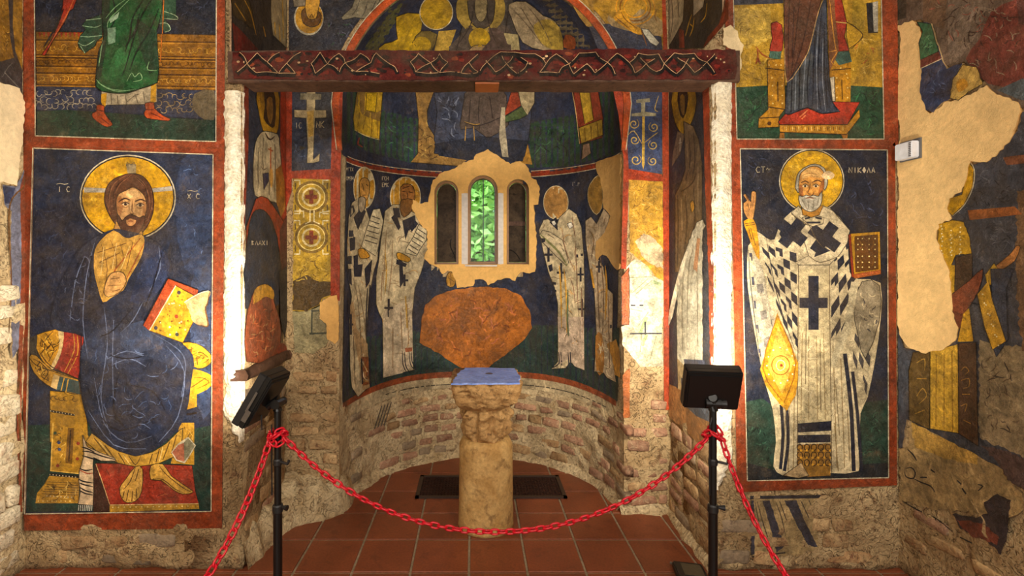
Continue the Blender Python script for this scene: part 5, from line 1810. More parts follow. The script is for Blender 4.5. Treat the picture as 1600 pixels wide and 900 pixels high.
# shoulder crosses and collar
D.p('stole', '1246,322 1235,332 1244,344 1262,400 1240,410 1246,414 1294,414 1310,398 1322,380 1326,360 1300,330 1285,322 1278,336 1262,340', (212, 194, 156))
D.cross('cross', 1236, 364, 24, 24, 9, DK, 38)
D.cross('cross ', 1286, 372, 26, 26, 9, DK, 36)
D.p('cross', '1216,366 1222,350 1230,360 1224,378', DK)
D.p('cross ', '1272,396 1282,384 1296,392 1270,402', DK)
D.cross('large_cross', 1269.5, 473, 22, 42, 8, DK, 0)
D.p('collar', '1252,340 1266,336 1286,340 1284,350 1268,354 1254,350', (196, 178, 140))
D.ls('collar', '1256,342 1264,340|1272,340 1282,342|1258,348 1280,348', 3.0, DK, sm=0)
D.ls('stole', '1246,338 1262,352 1272,372 1285,388|1262,400 1280,410 1310,400|1234,334 1260,352', 1.3, (110, 92, 66))
D.p('neck', '1250,322 1284,322 1278,336 1266,340 1252,336', (186, 128, 44))
# head
D.p('hair', '440,330 432,270 448,225 490,195 530,185 575,205 590,250 592,290 575,320 560,300', (176, 168, 148), sm=2, T=T5)
D.p('face', '458,230 500,200 545,200 575,235 572,290 560,340 545,370 500,380 462,365 446,310 448,260', (204, 142, 66), sm=3, T=T5)
D.p('face', '465,225 510,205 560,225 556,255 500,250 462,262', (222, 172, 100), sm=2, T=T5)
D.p('face', '446,300 460,290 470,340 462,362 448,335', (160, 96, 44), sm=2, T=T5)
D.p('face', '572,260 575,300 556,350 545,330 556,290', (166, 100, 46), sm=2, T=T5)
D.p('beard', '444,348 462,352 482,344 500,350 520,344 545,350 560,325 562,370 548,405 520,425 495,428 465,412 448,385', (200, 190, 166), sm=2, T=T5)
D.ls('beard', '460,365 475,395 490,420|490,372 495,420|520,370 515,415|545,360 535,400|470,360 500,355 530,360', 1.1, (140, 128, 106), T=T5)
D.l('mouth', '478,362 498,356 520,362', 1.6, (150, 70, 44), T=T5)
D.ls('brow', '455,282 478,272 496,282|512,280 540,268 562,278', 1.8, (86, 52, 28), T=T5)
D.ls('nose', '502,285 496,315 490,332 504,340|520,335 512,342', 1.3, (116, 66, 30), T=T5)
for ex, ey in ((476, 298), (532, 298)):
    D.p('eye', f'{ex-16},{ey} {ex},{ey-8} {ex+16},{ey} {ex},{ey+7}', (222, 196, 150), sm=2, T=T5)
    D.e('eye', 1110 + ex / 3.2653, 200 + ey / 3.2653, 1.8, 1.9, (44, 26, 18), 9)
    D.l('eye', f'{ex-18},{ey} {ex},{ey-10} {ex+18},{ey}', 1.1, (60, 34, 20), T=T5)
D.ls('face', '470,240 500,232 540,238|468,252 500,246 545,250', 0.9, (160, 104, 50), T=T5)
D.p('plaster_loss', '575,228 600,220 628,240 612,262 580,262 560,250', (224, 190, 140), sm=2, T=T5)
squiggles(D, 'vestment', [(1250, 530), (1292, 530), (1294, 650), (1250, 650)], 10, 14, [(166, 144, 100), (224, 208, 168)], 1.3, 46)
D.ls('vestment', '1216,560 1226,620 1224,690|1234,560 1238,620|1304,600 1310,680|1322,640 1326,720', 1.2, (140, 118, 80))
squiggles(D, 'lozenge', P('300,480 335,300 380,400 410,500 370,640 320,580', T6), 30, 8, [(160, 98, 20), (238, 214, 140)], 1.1, 47)
squiggles(D, 'sleeve', P('180,490 215,485 235,590 220,600', T5), 6, 7, [(120, 76, 20), (236, 190, 80)], 1.1, 48)
# raised hand and sleeve
D.p('hand', '190,468 168,432 164,385 182,372 164,346 176,338 196,372 202,372 205,330 214,324 228,330 228,375 220,430 212,468', (196, 138, 74), sm=2, T=T5)
D.ls('hand', '185,385 195,420|205,370 200,410|215,350 212,400|176,345 190,372', 1.1, (108, 66, 36), T=T5)
D.p('sleeve', '165,476 215,468 236,540 246,672 215,622 186,542', (206, 142, 26), sm=2, T=T5)
D.ls('sleeve', '170,490 218,482|174,500 222,492|200,510 225,600|190,510 205,570', 1.2, (110, 70, 20), T=T5)
# book
D.p('book', '697,546 712,540 728,765 714,760', (150, 44, 28), T=T5)
D.p('book', '710,540 856,530 862,742 728,765', (196, 144, 30), T=T5)
D.p('book', '722,745 862,722 862,745 728,768', (166, 88, 34), T=T5)
D.ls('book_ornament', '730,555 845,545 848,720 735,735 730,555|785,550 790,730|730,640 848,630', 1.6, (96, 58, 18), sm=0, taper=False, T=T5)
D.ls('book_ornament', '750,570 765,600 750,625|815,560 825,590 812,615|755,660 765,690 750,715|815,650 825,680 815,705', 2.2, (120, 78, 20), T=T5)
D.dots('book_ornament', [(1110 + x / 3.2653, 200 + y / 3.2653) for x in (745, 768, 802, 832) for y in (565, 595, 620, 655, 685, 710)], 1.2, (236, 212, 140))
D.l('book_hand', '735,755 780,745 850,735', 4.0, (186, 96, 50), T=T5)
# gold lozenge
D.p('lozenge', '335,225 390,350 442,480 440,560 430,640 400,690 384,722 350,690 310,640 275,590 248,510 290,380', (206, 146, 32), T=T6)
D.p('lozenge', '340,290 420,470 360,640 285,500', (222, 172, 70), T=T6)
D.ls('lozenge', '336,240 430,480 370,680|335,240 262,505 360,670', 1.8, (150, 92, 20), T=T6)
D.ring('lozenge', 1110 + 352 / 3.2653, 420 + 490 / 3.2653, 14, 15, 1.6, (150, 92, 24), 16)
D.ring('lozenge', 1110 + 352 / 3.2653, 420 + 490 / 3.2653, 7, 8, 1.4, (236, 220, 170), 12)
D.dots('lozenge', [(1110 + (352 + 70 * math.cos(a)) / 3.2653, 420 + (490 + 90 * math.sin(a)) / 3.2653) for a in [k * .52 for k in range(12)]], 1.4, (240, 226, 180))
D.dots('lozenge', [(1110 + 355 / 3.2653, 420 + 490 / 3.2653)], 2.4, (176, 60, 30))
frame(D, [(1141, 221), (1397, 222), (1400, 757), (1150, 768)], quad)
D.done()

# ragged hanging drapery painted under the bishop
Dr = Fresco('drapery_fresco', S_FRONT, 'remains of painted dark and cream drapery folds under the standing bishop', 'fresco', None, 0.005, (1230, 880), T=T7)
Dr.p('plaster', jag(P('205,490 560,480 600,500 560,560 540,640 555,745 520,770 400,790 240,800 205,790', T7), 2.5, 6, 3), (176, 150, 104), rim=(140, 112, 76))
for s in ('200,495 600,490', ):
    Dr.l('fold', s, 5, (54, 52, 60), sm=0, taper=False)
for s in ('262,510 300,510 345,650 372,745 335,775 300,640', '375,510 436,510 480,620 545,745 500,745 440,640', '205,510 218,510 224,780 206,790'):
    Dr.p('fold', s, (66, 64, 72), jg=0.8, step=4)
Dr.ls('fold', '225,520 250,640 290,770|236,515 270,640 320,780|330,515 360,600 380,690|350,515 385,610|460,515 500,600|500,510 520,560|540,510 570,550', 1.4, (70, 60, 54))
Dr.l('fold', '210,798 380,775', 2.0, (60, 54, 50), sm=0)
Dr.done()

# ---------------------------------------------------------------- right nave wall
E = Fresco('faded_scene_fresco', S_NR, 'faded brown and dark red fresco above the large cream plaster patch', 'fresco', None, 0.006, (1540, 150), T=T8)
E.p('painted_field', jag([(1407, -80), (2150, -260), (2150, 260), (1594, 168), (1560, 148), (1545, 133), (1525, 110), (1508, 96), (1490, 105), (1476, 100), (1462, 45), (1440, 30), (1428, 33), (1407, 42)], 1.2, 8, 4), (108, 90, 76), rim=(196, 170, 126))
E.p('painted_field', '910,-200 1010,-200 1005,90 930,110', (70, 62, 52))
E.p('painted_field', '1090,-200 1230,-200 1200,150 1150,130 1090,100', (112, 86, 66))
E.p('painted_field', '1440,60 1560,0 1640,0 1700,420 1480,440 1390,400 1310,300 1380,200', (118, 62, 52), sm=2)
E.p('painted_field', '1240,-100 1420,-100 1400,100 1330,230 1230,330 1220,120', (128, 110, 94), sm=2)
E.p('painted_field', '1470,460 1600,400 1700,420 1700,520 1590,510', (84, 92, 96))
E.p('painted_field', '1560,-100 1700,-100 1700,150 1580,120', (96, 60, 54))
squiggles(E, 'painted_field', P('1090,-40 1600,-40 1590,380 1440,400 1240,280 1160,100 1090,60', T8), 90, 15, [(150, 128, 106), (72, 50, 44), (150, 86, 70)], 1.6, 51)
E.done()
CP = Fresco('cream_plaster_patch', S_NR, 'large cream repair plaster patch with ragged edge, carrying the white sensor box', 'plaster', None, 0.010, (1450, 552), mat='fresh')
cream = [(1405, 40), (1428, 32), (1440, 42), (1444, 58), (1440, 72), (1446, 105), (1442, 130), (1450, 172), (1456, 177), (1470, 170), (1478, 160), (1500, 155), (1525, 145), (1545, 133), (1560, 148), (1575, 152), (1594, 160), (1597, 170), (1590, 200), (1580, 222), (1562, 240), (1545, 253), (1520, 252), (1515, 262), (1511, 285), (1505, 300), (1486, 310), (1483, 325), (1490, 342), (1470, 350), (1466, 372), (1476, 400), (1485, 420), (1490, 457), (1491, 487), (1500, 512), (1496, 533), (1477, 546), (1444, 552), (1425, 545), (1410, 527), (1402, 500), (1406, 460), (1404, 420), (1407, 380), (1404, 340), (1408, 300), (1404, 262), (1410, 208), (1404, 178), (1406, 122), (1411, 61)]
CP.poly('plaster_face', jag(cream, 1.6, 5, 8), PLASTER, rim=(196, 150, 90))
CP.done()
G1 = Fresco('robe_fragment_fresco', S_NR, 'fresco fragment with green and blue cloth left standing above the cream plaster patch', 'fresco', None, 0.0125, (1470, 176), T=T8)
G1.p('blue_cloth', jag(P('1065,112 1140,120 1160,200 1192,290 1220,352 1300,322 1262,400 1240,500 1190,530 1150,575 1112,562 1080,470 1090,350 1075,220 1095,160', T8), 1.2, 5, 2), (44, 58, 98), rim=(170, 140, 96))
G1.p('green_cloth', '1068,112 1138,122 1160,200 1178,262 1085,305 1078,222 1097,160', (66, 110, 76))
G1.p('brown_band', '1085,306 1180,264 1192,300 1085,348', (110, 60, 50))
G1.l('brown_band', '1085,350 1194,300', 1.4, LINEW, sm=0)
G1.p('gold_disc', jag(P('1302,330 1372,342 1406,430 1330,470 1280,512 1236,500 1250,410', T8), 1, 5, 3), (196, 160, 84))
G1.p('gold_disc', '1270,420 1310,400 1330,440 1280,470', (206, 146, 40), sm=2)
squiggles(G1, 'blue_cloth', P('1100,360 1240,350 1220,480 1130,540', T8), 16, 12, [(84, 104, 150), (24, 30, 54)], 1.4, 61)
squiggles(G1, 'green_cloth', P('1090,130 1140,140 1160,240 1090,280', T8), 8, 10, [(110, 150, 110), (36, 70, 50)], 1.4, 62)
G1.done()
H = Fresco('yellow_figure_fresco', S_NR, 'damaged fresco of a haloed figure in a yellow patterned robe beside the cream plaster', 'fresco', None, 0.006, (1500, 700))
H.poly('painted_field', jag([(1404, 540), (1425, 546), (1480, 545), (1480, 300), (1512, 262), (1545, 250), (1592, 205), (1600, 174), (2150, 268), (2150, 1000), (1600, 750), (1530, 712), (1418, 655), (1412, 700), (1406, 700)], 1.2, 8, 5), (66, 66, 72), rim=(150, 124, 90))
H.p('painted_field', '1000,420 1050,420 1040,620 990,740 970,700 960,300', (70, 74, 82), T=T6)
H.p('painted_field', '1380,360 1600,400 2400,420 2400,1500 1600,960 1380,860', (140, 122, 92), jg=3, T=T6)
H.p('painted_field', '1570,-400 2100,-420 2100,500 1600,420 1570,120', (112, 84, 58), jg=3, T=T6)
H.p('painted_field', '1320,420 1560,400 1600,440 1330,470', (146, 86, 44), T=T5)
H.p('painted_field', '1500,150 1800,110 1800,160 1520,190', (120, 74, 50), T=T5)
H.p('halo', '1322,165 1352,210 1346,300 1302,390 1242,447 1214,420 1222,360 1290,340 1312,250', (190, 142, 24), T=T5)
H.l('halo', '1325,165 1354,210 1348,300 1304,392 1244,448', 1.8, LINEW, T=T5)
H.p('yellow_robe', '1165,490 1240,470 1300,480 1330,560 1342,640 1260,650 1232,720 1180,700 1168,600', (196, 150, 30), jg=1, T=T5)
H.dots('yellow_robe', [(1110 + (1185 + (k * 47) % 140) / 3.2653, 200 + (500 + (k * 71) % 150) / 3.2653) for k in range(26)], 1.3, (240, 226, 180))
H.p('yellow_robe', '1200,700 1255,700 1255,900 1225,850', (176, 136, 36), T=T5)
H.p('dark_mantle', '1258,660 1345,640 1345,760 1300,860 1255,830', (72, 54, 38), T=T5)
H.p('red_sleeve', '1400,0 1330,60 1240,130 1228,160 1252,240 1280,310 1320,210 1380,110', (126, 56, 40), sm=2, T=T6)
H.p('arm', '1540,640 1570,600 1590,610 1560,680 1500,720 1440,760 1420,740 1480,690', (170, 112, 58), sm=2, T=T5)
H.p('cuff', '1410,750 1455,690 1478,720 1440,800 1420,800', (204, 158, 44), T=T5)
H.p('blue_cloth', '1335,170 1380,190 1430,350 1470,450 1530,360 1520,100 1560,0 1440,0 1450,200', (52, 60, 82), T=T6)
H.p('gold_sash', '1372,130 1430,60 1450,160 1520,370 1450,412 1410,300', (196, 148, 40), T=T6)
H.dots('gold_sash', [(1110 + (1400 + k * 9) / 3.2653, 420 + (130 + k * 27 + (k % 2) * 18) / 3.2653) for k in range(10)], 1.4, (240, 222, 170))
H.p('yellow_strip', '1300,230 1330,200 1352,370 1272,372', (200, 150, 34), T=T6)
H.p('brown_panel', '1040,425 1128,420 1125,820 1020,770 1018,520', (100, 78, 40), T=T6)
H.p('yellow_panel', '1128,420 1270,385 1278,840 1128,815', (198, 156, 54), T=T6)
H.p('brown_panel ', '1275,380 1366,375 1378,905 1278,840', (84, 58, 38), T=T6)
for s in ('1290,520 1310,500 1330,520 1310,540', '1290,570 1330,560 1330,600 1300,610', '1290,700 1320,690 1310,730', '1295,640 1335,640', '1300,770 1340,790'):
    H.l('brown_panel ', s, 1.6, (176, 128, 56), T=T6)
for s in ('1060,480 1100,460 1100,520', '1060,650 1090,610 1110,650 1070,690', '1050,740 1100,720', '1060,560 1110,560'):
    H.l('brown_panel', s, 1.6, (176, 136, 60), T=T6)
H.ls('yellow_panel', '1160,440 1158,800|1200,430 1200,820|1240,420 1244,830', 1.2, (150, 110, 36), T=T6)
H.p('painted_field', '1385,900 1500,930 1700,1000 1700,1160 1520,1080 1480,1000', (86, 66, 60), jg=3, T=T6)
squiggles(H, 'painted_field', P('1350,200 1550,210 1560,400 1340,410', T5), 20, 14, [(96, 96, 102), (30, 30, 38)], 1.6, 63)
squiggles(H, 'painted_field', P('1350,480 1550,470 1540,620 1360,680', T5), 20, 14, [(96, 96, 102), (30, 30, 38)], 1.6, 64)
squiggles(H, 'painted_field', P('1390,420 1600,450 1600,880 1400,820', T6), 30, 16, [(170, 150, 116), (96, 76, 56), (60, 50, 44)], 1.8, 65)
H.done()
H2 = Fresco('stained_plaster', S_NR, 'ochre stained plaster with black marks and scratches below the yellow-robed figure', 'plaster', None, 0.005, (1480, 810), T=T7)
H2.p('plaster_face', jag(P('965,250 1010,235 1030,110 1130,160 1280,230 1380,270 1480,330 1560,440 1600,480 1600,560 1530,600 1480,560 1420,600 1300,570 1200,560 1060,540 975,510', T7), 2.5, 6, 5), (168, 140, 94), rim=(140, 112, 76))
H2.p('plaster_face', '1030,115 1130,165 1280,235 1375,275 1370,330 1200,300 1050,240', (190, 150, 74), jg=1.5)
H2.p('dark_stain', jag(P('1400,520 1470,480 1540,510 1530,590 1520,700 1490,790 1420,720 1280,660 1240,580 1360,600 1420,580', T7), 2, 5, 6), (62, 52, 52))
H2.p('dark_stain', '1260,610 1400,630 1480,700 1470,740 1330,690', (118, 62, 46), jg=2)
H2.ls('black_marks', '1010,250 1040,280 1058,310|1000,350 1030,345 1050,370 1040,400 1004,392 996,366|1040,400 1080,420 1130,440 1150,470|1075,395 1110,395|1265,410 1285,430|1290,450 1310,480|1370,430 1395,440 1370,465|1130,355 1150,370', 2.2, (34, 32, 36))
H2.ls('black_marks', '985,515 1060,560 1150,600 1240,670|1150,600 1170,640 1180,615|1280,700 1340,730', 2.0, (40, 36, 36))
H2.done()

# ---------------------------------------------------------------- left nave wall: a sliver
I1 = Fresco('gold_pattern_fresco', S_NL, 'narrow gold and grey patterned fresco beside the green-robed figure panel', 'fresco', None, 0.006, (15, 110))
I1.poly('painted_field', jag([(-70, -120), (33, -60), (34, 150), (22, 140), (0, 128), (-70, 110)], 1, 8, 4), (70, 62, 60), rim=(196, 170, 126))
I1.p('gold_strip', '-60,-110 8,-70 14,60 20,90 0,96 -60,80', (150, 106, 34))
I1.p('gold_strip', '20,-70 33,-60 33,110 22,80 18,40', (160, 116, 40))
squiggles(I1, 'gold_strip', [(0, 0), (10, 0), (16, 80), (2, 90)], 14, 8, [(206, 160, 70), (92, 60, 20)], 1.2, 71)
I1.ls('grey_line', '2,120 10,106 18,98|4,112 30,140', 1.2, (120, 112, 104))
I1.done()
I2 = Fresco('cream_plaster_strip', S_NL, 'narrow cream repair plaster strip on the nave wall beside the seated figure panel', 'plaster', None, 0.010, (15, 285), mat='fresh')
I2.poly('plaster_face', jag([(-70, 108), (0, 130), (28, 138), (36, 160), (33, 220), (26, 262), (24, 290), (2, 284), (-70, 300)], 1.2, 5, 5), (236, 212, 170), rim=(206, 170, 116))
I2.done()
I3 = Fresco('blue_band_fresco', S_NL, 'worn strip of pale blue and red paint beside the seated figure panel', 'fresco', None, 0.006, (28, 560))
I3.poly('blue_band', jag([(2, 288), (24, 292), (36, 265), (38, 300), (34, 420), (30, 540), (18, 560), (14, 420), (16, 330), (6, 320)], 1.2, 6, 6), (120, 122, 142), rim=(186, 160, 120))
I3.p('blue_band', '2,290 22,294 16,318 6,318', (48, 62, 108))
I3.p('red_band', '30,290 38,260 39,300 38,420 34,540 30,700 33,800 28,800 24,640 28,520 32,400', (150, 62, 44), jg=.8)
I3.ls('crack', '38,250 36,290 26,300 14,318 12,360 16,440 12,520|32,560 26,620 30,690 26,740', 2.6, (112, 76, 40))
I3.done()

# ---------------------------------------------------------------- left jamb
TL0, TL2, TL4 = (350, 0, 4.0), (350, 200, 4.0), (350, 400, 4.0)
J0 = Fresco('jamb_fresco', S_JL, 'dark fresco with pale robe edge above the tie beam, over the white-robed figure', 'fresco', None, 0.005, (415, 78), T=TL0)
J0.p('painted_field', '40,-260 386,-260 386,320 40,320', (52, 46, 44), rim=(150, 120, 90))
J0.p('red_band', '386,-260 432,-260 424,320 382,320', (164, 50, 28), rim=(150, 120, 90))
J0.p('red_band', '45,140 100,190 210,310 60,320', (110, 30, 26))
J0.p('pale_robe', '284,-200 386,-200 384,300 300,220 288,120', (160, 142, 106))
J0.p('dark_robe', '40,-100 130,-60 190,180 110,130 50,90', (66, 50, 24), sm=2)
J0.ls('pale_robe', '310,140 315,220|340,150 345,260|360,-20 365,240', 1.4, (196, 150, 40))
J0.ls('dark_robe', '120,0 160,80 195,220|240,165 255,230|60,20 130,130', 1.6, (170, 124, 30))
J0.done()
J1 = Fresco('white_robe_figure_fresco', S_JL, 'fresco of a white-robed haloed figure above the red arch of the niche', 'fresco', None, 0.005, (415, 320))
J1.poly('painted_field', [(380, 130), (446.5, 138), (446.5, 345), (430, 345), (380, 360)], (44, 52, 74), rim=(150, 120, 90))
J1.p('painted_field', '420,150 440,150 440,240 432,300 424,240', (52, 56, 66))
J1.p('red_band', '446.6,136 446.5,345 447,420 436,330 437,138', (158, 48, 28))
J1.p('red_band', '380,130 387,132 387,220 382,330 379,420', (150, 50, 34))
J1.p('halo', '200,560 330,560 340,700 335,800 310,850 270,855 235,810 210,700', (178, 132, 24), sm=2, T=TL0)
J1.p('hair', '245,570 305,570 318,680 310,790 280,790 240,740 250,660', (58, 38, 20), sm=2, T=TL0)
J1.p('face', '258,620 296,610 302,720 285,780 262,730', (140, 100, 40), sm=2, T=TL0)
J1.p('robe', '250,20 330,40 340,100 352,220 340,420 330,470 240,440 185,420 175,300 178,180 190,90 215,40', (186, 170, 134), sm=2, T=TL2)
J1.p('robe', '316,260 352,230 372,330 378,500 350,560 322,470', (150, 100, 34), T=TL2)
J1.p('blue_cuff', '236,285 270,280 272,330 242,388', (48, 58, 96), T=TL2)
J1.ls('robe', '285,120 285,260|268,130 300,145', 2.0, (168, 74, 36), sm=0, T=TL2)
J1.ls('robe', '210,120 205,260 210,380|240,60 235,180 240,270|310,100 315,220 308,400|280,280 275,420|225,240 240,260 262,250', 1.4, (112, 98, 74), T=TL2)
J1.ls('robe', '250,30 270,65 290,70 310,50', 2.4, (70, 50, 34), T=TL2)
J1.p('hand', '276,270 296,260 298,350 284,370', (196, 148, 70), sm=2, T=TL2)
J1.done()
J2 = Fresco('niche_fresco', S_JL, 'fresco of a dark arched niche with an orange-brown figure below the white-robed figure', 'fresco', None, 0.007, (412, 560))
J2.p('red_arch', '130,900 130,620 165,520 190,445 225,426 265,440 310,500 355,570 390,620 386,900', (160, 50, 30), T=TL2)
J2.p('red_arch', '382,545 440,640 440,980 360,1080 340,900 340,640', (92, 46, 34), T=TL2)
J2.p('niche', '128,800 150,600 175,530 205,510 240,515 280,560 310,640 332,740 336,1010 128,1010', (36, 44, 62), sm=2, T=TL2)
J2.p('niche', '120,60 330,0 335,300 300,330 170,330 122,330', (36, 44, 62), T=TL4)
J2.text('inscription', 'BLAXI', 391, 376, 4.2, 7, LINEW, 1.0, 0.3)
J2.p('figure', '128,400 150,300 180,215 220,182 262,180 295,210 305,290 340,400 345,560 290,640 130,660', (140, 70, 40), sm=2, T=TL4)
J2.p('figure', '180,215 220,182 262,180 300,215 300,270 240,260 175,300', (190, 138, 44), sm=2, T=TL4)
J2.p('figure', '225,265 280,262 285,350 245,340', (112, 66, 46), sm=2, T=TL4)
squiggles(J2, 'figure', P('140,330 320,330 330,560 280,620 140,640', TL4), 36, 12, [(190, 104, 60), (92, 40, 28), (176, 132, 84)], 1.4, 81)
J2.p('side_stripe', '335,100 385,60 385,420 370,520 345,400', (40, 38, 38), T=TL4)
J2.p('side_stripe ', '387,60 436,60 436,600 405,640 395,400', (120, 44, 32), jg=.8, T=TL4)
J2.e('red_fruit', 438, 546, 8, 10, (150, 52, 34), 12)
J2.done()

# ---------------------------------------------------------------- apse face, left strip
K = Fresco('pale_cross_fresco', S_BACK, 'fresco of a pale cross with short arms on dark blue, above the gold panel', 'fresco', None, 0.006, (490, 278))
K.poly('painted_field', [(447, 130), (524, 130), (521, 266), (456, 268), (447, 268)], (46, 52, 72), rim=(150, 120, 90))
K.p('painted_field', '560,590 690,590 680,840 600,860 560,760', (56, 54, 56), sm=2, T=TL0)
K.p('cross', '518,560 575,560 572,690 640,690 642,738 572,740 565,860 560,1000 600,960 598,1010 560,1020 520,1020 525,920 480,940 475,915 525,925 515,740 442,735 440,688 518,690', (172, 152, 112), T=TL0)
K.p('cross', '480,585 610,590 610,625 478,625', (130, 118, 90), T=TL0)
K.p('cross', '520,700 565,690 560,850 530,860', (186, 148, 70), T=TL0)
K.text('inscription', 'IC', 462, 192, 4, 9, (150, 140, 120), 1.1)
K.text('inscription', 'NK', 495, 190, 5, 10, (170, 150, 110), 1.1)
squiggles(K, 'painted_field', [(458, 210), (480, 210), (480, 262), (458, 262)], 12, 10, [(76, 86, 116), (24, 28, 42)], 1.2, 82)
K.p('red_band', '446,130 457,130 456,300 446,330', (160, 48, 28), rim=(140, 100, 80))
K.p('red_band', '521,130 536,130 532,300 531,470 517,470 517,280 519,200', (156, 48, 28), rim=(140, 100, 80))
K.p('red_band', '446,268 522,264 518,281 457,279 446,300', (160, 50, 30))
K.done()
K2 = Fresco('gold_cross_panel_fresco', S_BACK, 'gold fresco panel with red crosses in linked circles beside the apse arch', 'fresco', None, 0.006, (487, 480), T=TL2)
K2.poly('painted_field', jag([(459, 279), (516, 278), (517, 400), (520, 470), (505, 466), (500, 478), (480, 486), (458, 486)], 1, 6, 9), (172, 136, 38), rim=(150, 120, 80))
for cy in (308, 371):
    K2.ring('circle', 487, cy, 24, 23, 4.2, (120, 92, 36), 24)
    K2.ring('circle', 487, cy, 21, 20, 1.4, (222, 196, 120), 24)
    K2.e('circle', 487, cy, 15, 15, (206, 184, 130), 18)
    K2.e('circle', 487, cy, 12, 12, (160, 124, 40), 16)
    K2.cross('red_cross', 487, cy, 9.5, 10.5, 3.2, (126, 46, 28))
    for (sx, sy) in ((-1, -1), (1, -1), (-1, 1), (1, 1)):
        K2.l('key_pattern', [(487 + sx * 27, cy + sy * 26), (487 + sx * 18, cy + sy * 26), (487 + sx * 18, cy + sy * 19)], 2.0, (214, 196, 150), sm=0, taper=False)
        K2.l('key_pattern', [(487 + sx * 25, cy + sy * 12), (487 + sx * 25, cy + sy * 22)], 2.0, (96, 76, 40), sm=0, taper=False)
K2.ls('key_pattern', '540,515 540,585 510,600|565,515 565,585 600,600|440,520 500,520 500,560|660,520 600,530 600,560', 2.0, (210, 190, 140), sm=0, taper=False)
K2.p('scorched_patch', jag([(458, 440), (480, 430), (500, 440), (519, 440), (524, 460), (503, 466), (498, 477), (480, 486), (458, 484)], 1.5, 5, 4), (78, 58, 28))
squiggles(K2, 'painted_field', [(460, 395), (515, 395), (515, 435), (460, 440)], 20, 12, [(206, 170, 70), (112, 84, 26)], 1.5, 83)
K2.done()
K3 = Fresco('grey_sketch_plaster', S_BACK, 'grey-green plaster with thin sketched lines below the gold cross panel', 'plaster', None, 0.006, (480, 555), T=TL4)
K3.p('plaster_face', jag(P('430,345 520,350 560,320 605,300 590,380 640,430 655,500 640,560 560,610 440,600', TL4), 1.5, 5, 4), (146, 134, 96), rim=(140, 116, 80))
K3.ls('sketch_lines', '552,335 550,490|545,345 600,340|535,485 650,480', 2.6, (70, 72, 56), sm=0)
K3.done()
K4 = Fresco('ochre_plaster_patch', S_BACK, 'flat ochre repair plaster at the arch corner below the gold cross panel', 'plaster', None, 0.008, (520, 535), mat='fresh')
K4.poly('plaster_face', jag([(500, 472), (520, 462), (527, 461), (530, 480), (530, 530), (524, 537), (512, 530), (510, 505), (500, 498)], 1, 4, 6), (206, 158, 88), rim=(150, 110, 66))
K4.done()

# ---------------------------------------------------------------- apse face, right strip
TR0, TR2, TR4 = (750, 0, 4.0), (750, 200, 4.0), (750, 400, 4.0)
M1 = Fresco('scroll_cross_fresco', S_BACK, 'blue fresco with a gold cross and curling scrolls above the yellow panel', 'fresco', None, 0.006, (1007, 270))
M1.poly('painted_field', [(972, 130), (1034, 130), (1034, 272), (982, 264), (976, 180)], (50, 66, 112), rim=(150, 120, 90))
M1.p('gold_cross', '1012,730 1028,730 1026,1030 1018,1060 1010,1030', (186, 150, 60), T=TR0)
M1.p('gold_cross', '975,625 1060,615 1060,640 1030,640 1030,700 1098,710 1098,728 945,728 945,712 1005,705 1005,645 975,645', (150, 140, 110), T=TR0)
for (cx, cy, r, s) in ((990, 194, 8.5, 1), (1021, 199, 8.5, -1), (991, 219, 8, 1), (1020, 227, 8, -1), (993, 250, 9, 1), (1019, 252, 8, -1)):
    pts = [(cx + s * r * (1 - k / 15) * math.cos(k * .75 - 1), cy + r * (1 - k / 15) * math.sin(k * .75 - 1)) for k in range(14)]
    M1.l('gold_scroll', pts, 1.7, (196, 164, 80), sm=2)
M1.ls('gold_scroll', '1010,900 960,820 920,850|1030,890 1080,850 1110,830|900,600 930,680 920,720|1115,600 1090,680 1110,700', 1.5, (190, 160, 84), T=TR0)
M1.p('red_band', '955,130 971,130 978,200 982,264 1034,273 1036,284 982,281 978,420 970,420 974,250 966,180', (172, 52, 28))
M1.p('red_band', '1034,130 1043.5,130 1045.5,420 1045.5,640 1037,640 1036,420', (170, 54, 30), rim=(150, 110, 80))
M1.done()
M2 = Fresco('yellow_panel_fresco', S_BACK, 'worn yellow ochre fresco panel below the blue scroll cross', 'fresco', None, 0.006, (1010, 430))
M2.poly('painted_field', jag([(982, 281), (1035, 284), (1036, 400), (1037, 440), (1024, 432), (1012, 416), (996, 404), (984, 394)], 1, 5, 4), (200, 150, 50), rim=(220, 200, 160))
M2.p('worn_area', jag([(992, 378), (1006, 365), (1020, 372), (1035, 390), (1036, 420), (1022, 415), (1004, 402)], 1.6, 4, 7), (206, 180, 140))
squiggles(M2, 'painted_field', [(985, 285), (1034, 287), (1034, 375), (985, 375)], 40, 11, [(226, 184, 96), (150, 106, 34)], 1.3, 84)
M2.done()
M3 = Fresco('white_sketch_fresco', S_BACK, 'pale underdrawing of drapery with green and black lines below the yellow panel', 'fresco', None, 0.005, (1010, 600), T=TR4)
M3.p('painted_field', jag(P('915,70 960,20 1010,30 1060,110 1150,160 1170,200 1165,360 1140,380 1140,690 1000,690 940,620 890,560 880,440 930,430', TR4), 1.2, 5, 3), (214, 204, 170), rim=(196, 170, 120))
M3.ls('green_wash', '1040,60 1060,90|1080,160 1130,180|1000,480 1040,380|1010,560 1040,490', 5, (160, 176, 126), T=TR4)
M3.ls('sketch_lines', '930,135 1060,130|950,230 1050,140|970,240 1075,150|940,330 1010,345|985,440 1050,350|1000,600 1010,480|1060,650 1100,500', 1.2, (150, 150, 116), T=TR4)
M3.ls('sketch_lines', '935,485 1135,483|1030,410 1032,490|940,308 970,308|995,308 1020,308', 2.4, (58, 58, 66), sm=0, taper=False, T=TR4)
